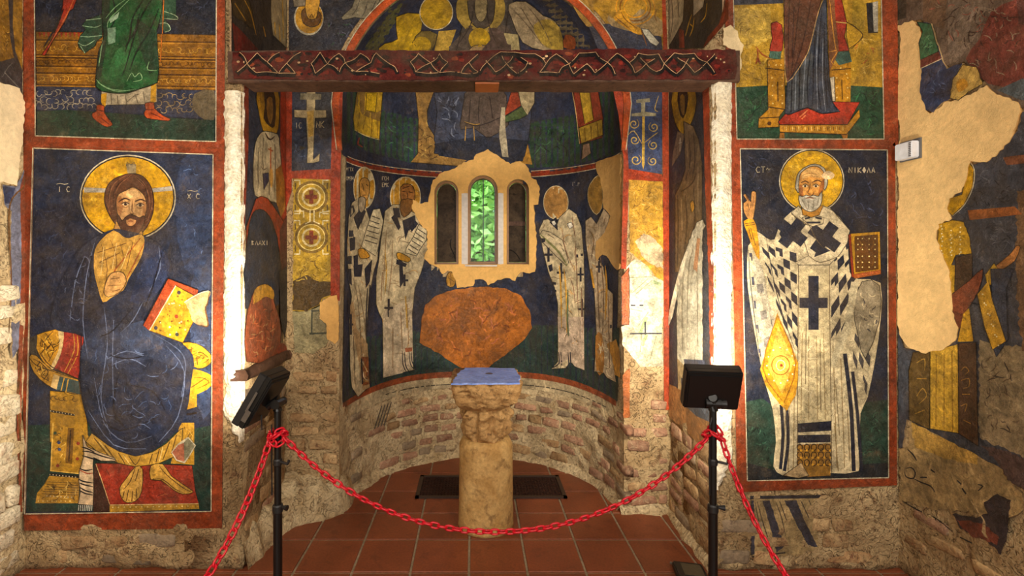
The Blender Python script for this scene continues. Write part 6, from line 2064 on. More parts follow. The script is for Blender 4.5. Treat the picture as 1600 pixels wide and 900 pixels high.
M3.p('red_corner', '880,130 930,70 930,430 885,430', (176, 92, 52), jg=.8)
M3.p('red_corner', '890,745 935,700 935,1010 895,1010', (168, 80, 48), jg=.8)
M3.done()

# ---------------------------------------------------------------- right jamb
N0 = Fresco('jamb_fresco', S_JR, 'dark fresco with pale striped cloth above the tie beam, over the brown-robed figure', 'fresco', None, 0.005, (1080, 78), T=TR0)
N0.p('painted_field', '1186,-260 1520,-260 1520,160 1400,300 1186,310', (48, 46, 44), rim=(150, 120, 90))
N0.p('pale_cloth', '1186,-200 1290,-200 1275,130 1186,290', (186, 172, 140))
N0.p('pale_cloth', '1340,-100 1420,-100 1400,40 1340,100', (176, 164, 140))
N0.ls('gold_stroke', '1330,90 1310,150 1290,225|1345,110 1335,180 1315,230|1425,20 1415,100 1385,140|1320,150 1340,170', 1.6, (186, 142, 40))
N0.p('red_strip', '1250,180 1280,190 1285,300 1250,300', (120, 44, 34))
N0.p('red_band', '1500,150 1560,-60 1560,120 1440,260 1400,300 1430,230', (130, 44, 30))
N0.ls('pale_cloth', '1200,-20 1210,120 1195,230|1240,-20 1250,110', 1.4, (120, 108, 88))
N0.done()
N1 = Fresco('brown_figure_fresco', S_JR, 'fresco of a haloed figure in brown robes with white drapery at its feet', 'fresco', None, 0.005, (1080, 600))
N1.poly('painted_field', [(1046.5, 130), (1100, 138), (1104, 300), (1109, 420), (1114, 580), (1096, 590), (1068, 640), (1047, 600)], (42, 46, 60), rim=(150, 120, 90))
N1.p('halo', '1210,560 1350,560 1350,700 1320,780 1280,838 1245,810 1212,720', (166, 128, 30), sm=2, T=TR0)
N1.p('face', '1245,580 1300,575 1300,660 1275,740 1250,680', (64, 44, 26), sm=2, T=TR0)
N1.p('face', '1258,600 1285,600 1282,720 1262,690', (150, 116, 46), sm=2, T=TR0)
N1.p('robe', '1280,-40 1340,-10 1375,80 1395,220 1395,560 1380,640 1300,800 1255,900 1225,900 1225,420 1260,350 1290,260 1285,100', (112, 92, 66), T=TR2)
N1.p('robe', '1240,20 1285,40 1260,160 1205,240 1210,170', (108, 90, 72), T=TR2)
N1.ls('robe', '1310,20 1320,200 1290,330|1340,30 1350,200 1330,330|1240,420 1245,600 1240,860|1290,420 1300,600 1280,800|1340,360 1350,560 1330,680|1260,400 1330,350 1360,280', 1.6, (62, 48, 36), T=TR2)
N1.ls('robe', '1300,100 1310,260|1370,240 1370,520|1265,440 1270,640', 1.3, (156, 132, 98), T=TR2)
N1.p('hand', '1320,470 1340,455 1348,500 1330,528', (190, 140, 50), sm=2, T=TR2)
N1.ls('cross', '1258,60 1256,150|1248,95 1268,90', 1.2, (180, 170, 150), sm=0, T=TR2)
N1.p('side_stripe', '1400,160 1416,160 1425,420 1440,900 1400,900', (38, 44, 60), T=TR2)
N1.p('white_drapery', '1360,590 1400,572 1418,610 1400,640 1400,1600 1240,1450 1234,1160 1250,900 1300,740', (206, 198, 172), jg=.8, T=TR2)
N1.ls('white_drapery', '1340,760 1310,900 1300,1350|1370,680 1365,900 1370,1380|1280,900 1270,1100 1275,1400', 1.6, (150, 140, 114), T=TR2)
N1.p('white_drapery', '1365,690 1385,690 1365,900 1340,880', (206, 150, 104), T=TR2)
N1.p('white_edge', '1175,460 1190,340 1225,190 1260,60 1290,-20 1310,-40 1250,200 1210,380', (240, 228, 200), T=TR4)
N1.p('white_drapery', '1240,640 1290,690 1290,1000 1250,1000', (176, 152, 108), T=TR4)
N1.p('blue_patch', '1280,645 1410,650 1420,700 1290,690', (72, 80, 106), T=TR4)
N1.p('red_band', '1100,138 1110,132 1113,300 1117,420 1117,640 1113,640 1109,420 1104,300', (170, 60, 34), jg=.6)
N1.p('lower_field', '1047,600 1068,610 1100,640 1112,660 1112,690 1090,690 1047,650', (150, 104, 60), jg=1)
N1.p('lower_field', '1066,590 1084,600 1112,620 1112,660 1090,650 1068,630', (70, 76, 84))
N1.done()
# loose red paint on the pillar edge by the tie beam end
N2 = Fresco('pale_plaster_scar', S_FRONT, 'pale broken plaster scar around the tie beam end, beside the throne fresco', 'plaster', None, 0.012, (1140, 100), mat='fresh')
N2.poly('plaster_face', jag([(1128, 46), (1140, 40), (1150, 50), (1155, 66), (1160, 72), (1155, 90), (1157, 108), (1152, 118), (1146, 90), (1140, 78), (1128, 72)], 1.2, 4, 5), (214, 190, 146), rim=(170, 140, 100))
N2.done()

# ---------------------------------------------------------------- spandrels above the arch
ARCH = lambda r, a: (752 + r * math.cos(math.radians(a)), 180 - r * math.sin(math.radians(a)))
O1 = Fresco('hanging_halo_fresco', S_BACK, 'dark fresco above the arch with an upside-down haloed head and a grey wing', 'fresco', None, 0.006, (480, 75), T=TL0)
O1.poly('painted_field', [(452, -80), (660, -80)] + [ARCH(241, a) for a in range(104, 168, 4)] + [(511, 129), (452, 129)], (44, 44, 52), rim=(150, 120, 90))
O1.e('halo', 483, 29, 23, 27, LINEW, 26)
O1.e('halo', 483.5, 28, 21.5, 25, (196, 140, 34), 26)
O1.p('hair', '490,70 530,50 600,80 610,120 590,160 545,172 500,150 488,110', (104, 66, 22), sm=2)
O1.p('face', '512,-20 600,-20 590,70 575,120 530,120 512,70', (192, 140, 50), sm=2)
O1.ls('face', '530,90 540,115 550,90 560,115 570,90|545,125 550,140', 1.2, (80, 50, 20))
O1.p('wing', '840,-60 1010,-60 930,90 900,122 820,112 745,128 735,112 800,50', (122, 112, 88), sm=0)
O1.ls('wing', '850,0 830,60 800,100|900,10 880,80 860,110|950,10 920,80', 1.4, (70, 64, 52))
O1.p('pale_cloth', '430,-20 515,-20 510,40 440,48', (120, 106, 84))
squiggles(O1, 'painted_field', P('640,130 860,130 800,280 640,290', TL0), 18, 12, [(40, 66, 44), (70, 70, 84), (24, 24, 30)], 1.6, 85)
O1.done()
O2 = Fresco('ochre_scroll_fresco', S_BACK, 'ochre fresco with a looping gold ribbon and white scroll above the arch', 'fresco', None, 0.006, (960, 75), T=TR0)
O2.poly('painted_field', [(1036, -80), (840, -80)] + [ARCH(241, a) for a in range(76, 12, -4)] + [(993, 129), (1036, 129)], (172, 128, 36), rim=(150, 120, 90))
O2.p('painted_field', '560,-30 700,-20 700,180 620,110', (160, 120, 50), sm=2)
O2.p('painted_field', '680,170 800,150 930,190 1130,230 1140,320 740,320', (48, 52, 74))
O2.p('painted_field', '800,100 900,150 1000,60 1080,100 1135,130 1135,225 1000,210 820,165', (160, 132, 86), sm=2)
for r in (30, 24, 18):
    O2.ring('gold_ribbon', 992, 12, r, r * .9, 2.2, (206, 140, 24) if r != 24 else (130, 80, 16), 22)
O2.p('gold_ribbon', '840,90 900,60 920,110 960,160 1000,180 1010,220 960,210 880,160 840,130', (206, 146, 30), sm=2)
O2.ls('gold_ribbon', '845,110 880,140 940,190|880,80 910,130 980,180|1000,180 1020,230 1040,290|1105,60 1090,100 1105,140', 1.6, (128, 78, 16))
O2.p('white_scroll', '1005,180 1050,190 1118,270 1100,292 1060,270 1020,215', (206, 196, 170), sm=0)
O2.p('red_band', '1130,-200 1150,-200 1170,320 1142,320', (176, 56, 30))
O2.done()
# red band of the arch
AB = Fresco('arch_band_fresco', S_BACK, 'red painted band following the edge of the apse arch', 'fresco', None, 0.008, (530, 230))
pts_o = [(527, 235)] + [ARCH(234, a) for a in range(176, 3, -4)] + [(977, 235)]
pts_i = [(535, 235)] + [ARCH(222.5, a) for a in range(176, 3, -4)] + [(970, 235)]
n_ = len(pts_o)
for i in range(n_ - 1):
    AB.poly('red_band', [pts_o[i], pts_o[i + 1], pts_i[i + 1], pts_i[i]], (186, 66, 28), rim=(150, 110, 80))
AB.poly('white_line', ribbon(pts_o, 1.4, False), LINEW)
AB.done()

# ---------------------------------------------------------------- conch of the apse
Q = Fresco('conch_fresco', S_APSE, 'curved fresco field of blue and green in the apse vault behind the tie beam', 'fresco', None, 0.006, (752, 260))
left = [ARCH(222, a) for a in range(92, 181, 6)]
right = [ARCH(222, a) for a in range(0, 92, 6)]
def bandy(x, front=237, back=274):
    """Picture height of a level ring round the apse: low in the middle."""
    t = abs(x - 752) / 221.0
    return back - (back - front) * (1 - math.sqrt(max(0, 1 - min(1, t) ** 2)))
low = [(x, bandy(x) - 1) for x in range(534, 972, 12)]
Q.poly('painted_field', low + [(972, 235)] + right + left + [(531, 235)], (46, 54, 84))
Q.p('green_ground', '750,560 985,560 990,690 1215,745 1210,1000 1170,1020 900,950 735,880', (44, 84, 62), T=TL0)
Q.p('green_ground', '290,770 600,715 780,560 850,560 862,960 560,1040 310,1050 300,900', (40, 78, 52), T=TR0)
Q.p('green_edge', '1080,-80 1130,-20 1060,150 1000,250 960,310 870,310 900,240 1000,120', (96, 96, 60), T=TL0)
Q.p('green_edge ', '350,-80 470,0 560,110 640,200 700,300 560,300 500,200', (120, 108, 84), T=TR0)
squiggles(Q, 'green_ground', P('1000,720 1190,770 1180,960 960,900', TL0), 20, 14, [(74, 122, 92), (22, 44, 34)], 1.6, 86)
squiggles(Q, 'green_ground', P('320,800 600,760 600,980 330,1020', TR0), 30, 14, [(66, 112, 78), (20, 40, 30)], 1.6, 87)
Q.done()
QL = Fresco('angel_robe_fresco', S_APSE, 'fresco of a yellow jewelled robe against green on the apse vault', 'fresco', 'robed attendants in the apse vault', 0.0085, (575, 215), T=TL0)
QL.p('robe', '830,540 990,540 972,760 966,872 880,850 808,812 800,740', (190, 152, 40))
QL.p('robe', '830,540 880,540 875,690 940,705 975,690 970,760 860,720 820,650', (134, 104, 52))
QL.p('bright_panel', '884,580 952,580 940,702 880,688', (212, 172, 30))
QL.ls('robe', '880,730 860,810|920,735 915,840|950,730 955,850|840,700 830,800', 1.4, (140, 104, 30))
QL.l('robe', '808,812 880,850 966,874', 1.6, (220, 200, 140))
QL.l('foot', '840,860 830,900 860,920', 3.0, (140, 54, 48))
QL.done()
QR = Fresco('angel_robe_fresco', S_APSE, 'fresco of a red robe with yellow panel on the apse vault', 'fresco', 'robed attendants in the apse vault', 0.0085, (922, 220), T=TR0)
QR.p('robe', '585,540 740,540 776,740 770,862 632,900 622,800 600,700', (160, 58, 44))
QR.p('yellow_panel', '625,560 690,560 716,750 660,776', (200, 162, 54))
QR.p('hem', '622,800 770,745 776,845 640,898', (186, 150, 52))
QR.ls('hem', '660,800 665,880|700,790 705,875|740,770 745,860', 1.4, (130, 96, 30))
QR.l('robe', '580,560 605,700 628,900', 1.4, (214, 180, 120))
QR.p('foot', '650,905 690,895 700,960 640,1000', (150, 120, 96))
QR.done()
QT = Fresco('enthroned_robe_fresco', S_APSE, 'fresco of a brown and blue enthroned robed figure over the windows in the apse vault', 'fresco', None, 0.0085, (752, 262), T=TL0)
QT.p('throne', '1190,540 1320,540 1268,690 1268,780 1325,870 1310,960 1520,1000 1470,1040 1165,1015 1208,960 1212,750', (168, 128, 66))
squiggles(QT, 'throne', P('1215,720 1255,700 1310,880 1290,960 1480,1000 1200,1000', TL0), 26, 11, [(206, 170, 90), (104, 70, 34)], 1.5, 88)
QT.p('throne', '160,780 290,745 300,900 330,1030 250,1020 180,1000', (180, 130, 48), T=TR0)
squiggles(QT, 'throne', P('170,790 285,760 300,1000 200,990', TR0), 16, 11, [(214, 176, 96), (110, 74, 34)], 1.5, 89)
QT.p('blue_robe', '1310,580 1500,560 1900,560 1925,700 1910,850 1880,980 1560,1000 1340,960 1310,870 1330,700', (62, 72, 104))
QT.p('blue_robe', '1310,900 1600,850 1900,880 1870,1010 1560,1010 1340,975', (36, 42, 64))
squiggles(QT, 'blue_robe', P('1330,600 1480,600 1470,900 1330,860', TL0), 24, 13, [(130, 138, 160), (36, 42, 66)], 1.8, 90)
QT.p('brown_robe', '1530,560 1740,560 1770,650 1780,780 1700,840 1640,860 1560,800 1480,810 1480,740 1500,620', (96, 80, 70), sm=2)
QT.ls('brown_robe', '1600,600 1590,700 1600,820|1500,765 1600,785 1760,720|1660,600 1680,740|1540,620 1530,760', 1.7, (56, 44, 40))
QT.ls('brown_robe', '1500,760 1560,778 1600,775|1510,790 1505,880|1560,790 1565,880', 1.3, (206, 160, 70))
QT.p('red_cushion', '195,575 240,575 292,640 150,728', (176, 60, 40), T=TR0)
QT.p('green_cushion', '155,730 290,650 295,720 250,745 160,765', (92, 112, 66), T=TR0)
QT.p('pale_cloth', '240,560 345,560 345,640 300,720 260,660', (204, 184, 140), T=TR0)
QT.p('pale_cloth', '135,670 158,670 160,800 180,985 140,980 120,850', (196, 182, 150), T=TR0)
QT.done()
QU = Fresco('conch_figures_fresco', S_APSE, 'fresco of figures with yellow haloes seen above the tie beam in the apse vault', 'fresco', None, 0.0085, (752, 78), T=TL0)
QU.p('yellow_robe', '1070,100 1220,80 1228,190 1172,262 1245,290 1240,325 965,325 1000,268 1080,240', (200, 162, 34), sm=2)
QU.e('halo', 681, 18, 26, 27, (200, 160, 40), 26)
QU.ring('halo', 681, 18, 26, 27, 1.4, (226, 214, 180), 26)
QU.p('grey_wing', '1230,190 1330,210 1290,325 1240,325 1180,262', (132, 112, 56), sm=2)
QU.p('centre_robe', '1500,-60 1800,-60 1860,320 1420,320 1470,220 1500,120', (84, 78, 74))
QU.p('centre_robe', '1340,190 1450,180 1400,320 1310,320', (196, 160, 66))
QU.p('hand', '1455,80 1520,60 1545,130 1505,155 1460,120', (196, 156, 70), sm=2)
QU.e('great_halo', 751, 12, 39, 40, (178, 150, 70), 28)
QU.p('centre_robe', '1420,325 1440,250 1500,190 1540,150 1600,190 1680,190 1740,150 1800,200 1830,325', (92, 80, 70), sm=2)
QU.p('veil', '1535,-60 1680,-60 1690,80 1665,150 1605,175 1550,140 1525,60', (88, 78, 68), sm=2)
QU.p('face', '1575,-40 1640,-40 1645,70 1620,125 1590,125 1568,70', (164, 146, 104), sm=2)
QU.e('small_halo', 749, 60, 17, 18, (206, 166, 40), 22)
QU.p('small_figure', '1560,280 1640,280 1660,330 1530,330', (170, 140, 96), sm=2)
QU.e('yellow_disc', 658, 70, 15, 14, (196, 158, 40), 18)
QU.p('centre_robe', '50,170 150,190 200,330 0,330 70,240', (96, 78, 70), sm=2, T=TR0)
QU.p('centre_robe', '150,200 240,210 250,310 190,320', (190, 172, 120), T=TR0)
QU.p('pale_wing', '180,20 290,0 400,90 480,130 530,310 400,310 270,260 200,110', (172, 152, 118), sm=2, T=TR0)
QU.p('pale_wing', '340,150 420,110 500,160 525,300 420,290 360,220', (190, 160, 70), sm=2, T=TR0)
QU.p('orange_patch', '540,210 600,230 600,300 530,290', (160, 84, 46), sm=2, T=TR0)
QU.ls('pale_wing', '220,60 300,150 400,280|300,30 380,130 460,290|260,40 340,170', 1.5, (120, 100, 76), T=TR0)
QU.ls('centre_robe', '1560,0 1540,150 1440,300|1640,20 1660,160 1720,300|1480,200 1450,310|1780,60 1760,200', 1.6, (62, 52, 48))
QU.done()

# ---------------------------------------------------------------- bishops' row in the apse
W = Fresco('bishops_field_fresco', S_APSE, 'dark blue and green painted field on the curved apse wall behind the bishops', 'fresco', None, 0.006, (760, 590))
top = [(x, bandy(x) + 5) for x in range(970, 530, -10)]
botz = lambda x: 588 + 52 * (abs(x - 752) / 221.0) ** 3
bot = [(x, botz(x) - 8) for x in range(534, 972, 10)]
hole = P('400,15 440,40 480,70 500,80 540,105 600,85 640,120 665,160 668,185 700,200 718,240 720,290 710,350 680,355 690,420 700,560 695,720 690,760 640,770 600,765 570,815 520,800 460,810 440,830 400,845 390,820 350,805 320,810 310,850 210,860 205,830 180,760 150,755 120,775 100,740 60,720 30,700', (660, 230, 3.913)) + [(662, 404), (667, 390), (667, 362), (652, 345), (642, 322), (644, 312), (654, 318), (668, 316), (672, 300), (676, 282), (690, 270), (710, 264), (724, 254), (740, 250), (744, 242), (756, 237)]
W.poly('blue_field', bot + top, (34, 42, 68))
W.poly('green_ground', [(x, botz(x) - 8) for x in range(536, 972, 10)] + [(969, 512), (940, 514), (880, 508), (836, 508), (760, 540), (660, 520), (640, 515), (590, 524), (540, 530)], (36, 62, 54))
squiggles(W, 'blue_field', [(836, 300), (860, 290), (930, 280), (930, 400), (850, 480), (836, 430)], 30, 14, [(62, 74, 108), (20, 24, 40)], 1.6, 91)
squiggles(W, 'blue_field', [(540, 260), (600, 270), (660, 300), (640, 460), (560, 440)], 30, 14, [(62, 74, 108), (20, 24, 40)], 1.6, 92)
squiggles(W, 'green_ground', [(840, 520), (960, 525), (960, 590), (840, 575), (800, 570)], 24, 14, [(58, 92, 80), (20, 36, 32)], 1.6, 93)
squiggles(W, 'green_ground', [(650, 520), (700, 560), (690, 580), (600, 590), (590, 530)], 18, 14, [(58, 92, 80), (20, 36, 32)], 1.6, 94)
for i in range(0, len(top) - 1):
    a, b = top[i], top[i + 1]
    if 694 < a[0] < 832:
        continue
    W.poly('red_band', [a, b, (b[0], b[1] - 9), (a[0], a[1] - 9)], (156, 50, 32))
for dy in (0, -9):
    for lo_, hi_ in ((0, 700), (824, 2000)):
        W.poly('band_line', ribbon([(x, y + dy) for x, y in top if lo_ < x < hi_], 1.2, False), (206, 190, 160))
for i in range(len(bot) - 1):
    a, b = bot[i], bot[i + 1]
    W.poly('red_band ', [a, b, (b[0], b[1] + 9), (a[0], a[1] + 9)], (150, 62, 38))
W.done()
WD = Fresco('dado_fresco', S_APSE, 'pale painted dado strip with a thin black line under the bishops in the apse', 'fresco', None, 0.004, (760, 612))
WD.poly('pale_strip', jag([(x, botz(x)) for x in range(556, 966, 10)] + [(x, botz(x) + 17 + 6 * (abs(x - 752) / 221.0) ** 2) for x in range(964, 554, -8)], 2.0, 7, 8), (190, 170, 132))
WD.poly('black_line', ribbon([(x, botz(x) + 12) for x in range(812, 956, 8)], 1.4, False), (60, 52, 46))
WD.poly('black_line', ribbon([(x, botz(x) + 12) for x in range(600, 705, 8)], 1.4, False), (60, 52, 46))
for k in range(4):
    WD.l('hatching', [(596 + k * 5, 634 + k * -2), (584 + k * 5, 672 - k * 2)], 1.6, (96, 86, 74))
WD.done()
WP = Fresco('window_plaster', S_APSE, 'ochre repair plaster with ragged edge around the three window lights', 'plaster', None, 0.0085, (755, 450), mat='fresh')
# frame of plaster built as strips round the openings so that the lights stay clear
def plaster_ring():
    loop = jag(hole, 1.4, 4, 13)
    n = len(loop)
    vs = [Vector(q) for q in loop]
    ed = [(i, (i + 1) % n) for i in range(n)]
    holes = [subdiv(l, 5) for l in LIGHTS]
    for h in holes:
        k = len(vs)
        vs += [Vector(q) for q in h]
        ed += [(k + i, k + (i + 1) % len(h)) for i in range(len(h))]
    for x in range(660, 850, 7):
        for y in range(230, 460, 7):
            if inside((x, y), loop) and not any(inside((x, y), h) for h in holes):
                vs.append(Vector((x, y)))
    r = delaunay_2d_cdt(vs, ed, [], 0, 1e-4)
    V, F = [], []
    for q in r[0]:
        p, nn = S_APSE.hit(q.x, q.y)
        V.append(p + nn * 0.0135)
    for f in r[2]:
        c = (sum(r[0][i].x for i in f) / 3, sum(r[0][i].y for i in f) / 3)
        if inside(c, loop) and not any(inside(c, h) for h in holes):
            F.append(tuple(f))
    for lp in [loop] + holes:
        k = len(V); m = len(lp)
        for q in lp:
            p, nn = S_APSE.hit(*q)
            V += [p + nn * 0.0135, p - nn * 0.002]
        for i in range(m):
            j = (i + 1) % m
            F.append((k + 2 * i, k + 2 * i + 1, k + 2 * j + 1, k + 2 * j))
    WP.parts['plaster_face'] = (V, F, [lin((222, 174, 100))] * len(F))
    WP.order.append('plaster_face')
plaster_ring()
WP.done()
# cut of the blue field where the openings are: remove paint that would cover the lights
def clear_lights(root):
    for o in root.children:
        me = o.data
        bm = bmesh.new(); bm.from_mesh(me)
        off = Vector(root['_loc'])
        kill = []
        for f in bm.faces:
            c = f.calc_center_median() + off
            t = c.y
            q = (PX + c.x / t * FPX, PY - (c.z - HEYE) / t * FPX)
            if 690 < q[0] < 818 and 262 < q[1] < 432 or any(inside(q, l) for l in LIGHTS) or (672 < q[0] < 834 and 290 < q[1] < 420):
                kill.append(f)
        bmesh.ops.delete(bm, geom=kill, context='FACES')
        bm.to_mesh(me); bm.free()
clear_lights(W.root)
OR = Fresco('orange_patch_fresco', S_APSE, 'rounded orange-red plaster patch behind the column capital, under the windows', 'plaster', None, 0.0115, (745, 572))
OR.p('plaster_face', jag([(655, 535), (658, 500), (664, 476), (680, 462), (710, 452), (750, 448), (790, 450), (815, 462), (828, 485), (832, 512), (820, 530), (790, 555), (768, 570), (760, 577), (725, 576), (712, 570), (690, 555)], 1.0, 6, 3), (178, 88, 36), rim=(140, 70, 36))
squiggles(OR, 'plaster_face', [(670, 480), (720, 460), (790, 460), (822, 500), (780, 550), (720, 560), (670, 530)], 70, 15, [(206, 120, 60), (140, 62, 28), (190, 110, 70)], 2.4, 95)
OR.done()
OL = Fresco('gold_leaf_fresco', S_APSE, 'small gold leaf shape painted at a lower corner of the window plaster', 'fresco', None, 0.0115, (704, 448))
OL.p('leaf', '697,432 704,424 712,436 708,448 698,446', (176, 126, 40), sm=2)
OL.ls('leaf', '704,426 704,446|700,434 709,440', 1.2, (110, 74, 24))
OL.done()

def bishop(name, label, T, parts, foot):
    F = Fresco(name, S_APSE, label, 'fresco', 'bishops on the apse wall', 0.0085, foot, T=T)
    seen = 0
    for p in parts:
        k = p[0]
        if k == 'p': F.p(*p[1:4], **(p[4] if len(p) > 4 else {}))
        if k == 'p' and p[1] == 'robe':
            seen += 1
            squiggles(F, 'robe', P(p[2], T), 40 if seen == 1 else 14, 15, [(156, 128, 90), (222, 206, 168), (120, 100, 76), (196, 150, 84)], 1.3, 200 + seen + foot[0])
        if k == 'l': F.ls(*p[1:5], **(p[5] if len(p) > 5 else {}))
        elif k == 'e': F.e(*p[1:7])
        elif k == 'r': F.ring(*p[1:8])
        elif k == 'c': F.cross(*p[1:8])
        elif k == 't': F.text(*p[1:9])
    return F.done()
WV, DKB = (196, 178, 140), (40, 40, 50)
SC = (206, 190, 152)
bishop('apse_bishop_fresco', 'fresco of a grey-bearded apse bishop holding a scroll, nearest the gold cross panel', TL2, [
    ('t', 'inscription', 'PGTX', 539, 262, 2.2, 5.5, LINEW, 0.8),
    ('t', 'inscription', 'CPEH', 539, 276, 2.2, 5.5, LINEW, 0.8),
    ('e', 'halo', 567.5, 293.5, 17.5, 33, (206, 190, 150)), ('e', 'halo', 567.5, 293.5, 16, 31, (186, 134, 40)),
    ('p', 'robe', '790,470 830,440 880,500 900,560 960,720 955,820 930,900 900,1060 885,1230 880,1300 905,1600 895,1620 830,1680 790,1620 780,1500 775,1200 790,1050 770,950 760,760 770,560', WV),
    ('p', 'robe', '768,1120 800,1080 820,1250 890,1350 900,1560 905,1620 860,1640 840,1500', (184, 150, 104)),
    ('p', 'robe', '850,1430 895,1430 900,1600 860,1610', (150, 72, 44)),
    ('p', 'dark_blocks', '772,500 800,480 812,520 780,560', DKB), ('p', 'dark_blocks', '800,560 850,500 860,560 830,640', DKB),
    ('p', 'dark_blocks', '830,480 880,520 850,600 830,560', DKB),
    ('p', 'dark_blocks', '772,640 800,640 798,680 770,680', DKB), ('p', 'dark_blocks', '775,690 812,680 810,760 780,770', DKB),
    ('p', 'dark_blocks', '765,800 790,800 790,850 762,850', DKB), ('p', 'dark_blocks', '800,800 830,790 830,880 805,900', DKB),
    ('p', 'dark_blocks', '760,880 790,880 795,990 765,960', DKB), ('p', 'dark_blocks', '800,860 860,850 850,930 805,930', DKB),
    ('p', 'dark_blocks', '870,880 920,820 905,960 880,1000', DKB), ('p', 'dark_blocks', '765,1060 782,1060 780,1180 765,1160', DKB),
    ('c', 'dark_cross', 546, 507, 4, 16, 1.6, DKB, 0.0),
    ('l', 'robe', '800,940 830,1100 850,1400 840,1600|830,980 870,1200 880,1350|800,1300 810,1600', 1.3, (130, 108, 80)),
    ('l', 'dark_stripe', '890,1000 880,1180 885,1300|905,980 892,1200|850,1440 855,1600|905,1440 905,1600', 2.0, DKB),
    ('p', 'scroll', '925,510 968,505 990,580 975,660 955,760 940,800 850,740 880,640', SC),
    ('l', 'scroll_text', '905,580 965,600|895,610 965,630|885,640 960,662|880,670 955,695|870,700 950,725|915,550 970,570', 1.4, (70, 62, 54)),
    ('p', 'hand', '828,760 865,755 905,800 880,815 840,812', (196, 140, 44), {'sm': 2}),
    ('p', 'face', '842,330 870,310 900,330 902,400 885,450 850,440 838,390', (176, 128, 60), {'sm': 2}),
    ('p', 'beard', '832,440 860,430 878,450 872,500 850,530 830,500', (150, 134, 108), {'sm': 2}),
    ('l', 'face', '850,345 860,360 866,390 876,400|880,350 895,365|858,420 885,420', 1.3, (84, 54, 26)),
], (572, 605))
bishop('apse_bishop_fresco', 'fresco of a dark-bearded bishop bowing with an open text scroll beside the window plaster', TL2, [
    ('t', 'inscription', 'GCH', 596, 276, 2.6, 6, LINEW, 0.9),
    ('t', 'inscription', 'EPK', 596, 286, 2.6, 6, LINEW, 0.9),
    ('e', 'halo', 632.5, 308, 24.5, 32, (206, 190, 150)), ('e', 'halo', 632.5, 308, 23, 30, (190, 138, 44)),
    ('p', 'robe', '1000,520 1050,480 1100,480 1200,540 1265,660 1270,760 1250,830 1230,900 1190,1000 1170,1200 1180,1500 1190,1510 1100,1530 990,1560 985,1200 960,1150 945,1100 945,930 960,840 975,700 990,600', WV),
    ('p', 'robe', '990,1150 1170,1050 1178,1480 1110,1530 990,1560', (200, 180, 148)),
    ('p', 'dark_blocks', '1040,560 1070,530 1100,620 1085,640', DKB), ('p', 'dark_blocks', '1110,580 1190,545 1200,620 1150,640 1130,700', DKB),
    ('p', 'dark_blocks', '1050,500 1090,500 1100,560 1060,560', DKB), ('p', 'dark_blocks', '1140,600 1180,560 1210,600 1170,650', DKB),
    ('p', 'dark_blocks', '1070,820 1110,830 1120,960 1095,1000 1090,850', DKB),
    ('p', 'dark_blocks', '1075,820 1140,850 1130,870 1070,850', DKB),
    ('c', 'dark_cross', 606, 481, 7, 14, 1.8, DKB, 4.0),
    ('c', 'dark_cross ', 631, 438, 6, 9, 1.6, DKB, 0.0),
    ('l', 'dark_stripe', '1110,1390 1115,1480 1140,1530|1125,1400 1130,1480 1155,1525|1155,1400 1160,1470 1185,1510|1168,1400 1172,1460 1195,1500', 1.6, DKB),
    ('p', 'red_patch', '1125,1375 1172,1370 1172,1395 1130,1400', (170, 80, 56)),
    ('l', 'robe', '1010,640 1000,800 990,1000|1050,700 1040,900 1020,1050|1100,1150 1110,1380|1140,1100 1150,1350|1050,1250 1050,1500|985,900 975,1080', 1.5, (150, 120, 84)),
    ('l', 'gold_fold', '1000,760 1010,900 1000,1040|1130,1050 1140,1250', 2.2, (190, 150, 70)),
    ('p', 'scroll', '1215,600 1265,640 1262,700 1220,760 1200,800 1130,780 1135,750 1180,680', SC),
    ('l', 'scroll_text', '1205,630 1260,665|1195,655 1250,692|1180,680 1240,715|1170,705 1225,740|1155,730 1210,765|1145,755 1200,790', 1.4, (70, 62, 54)),
    ('p', 'hand', '1075,780 1110,785 1160,815 1150,838 1110,830 1078,815', (200, 144, 40), {'sm': 2}),
    ('p', 'face', '1100,370 1140,350 1180,370 1190,440 1160,500 1110,480', (150, 98, 46), {'sm': 2}),
    ('p', 'beard', '1105,450 1180,450 1175,510 1120,560 1095,510', (132, 88, 40), {'sm': 2}),
    ('l', 'face', '1110,400 1130,395|1150,400 1175,405|1140,405 1145,440|1110,380 1160,362', 1.3, (70, 42, 20)),
], (632, 590))
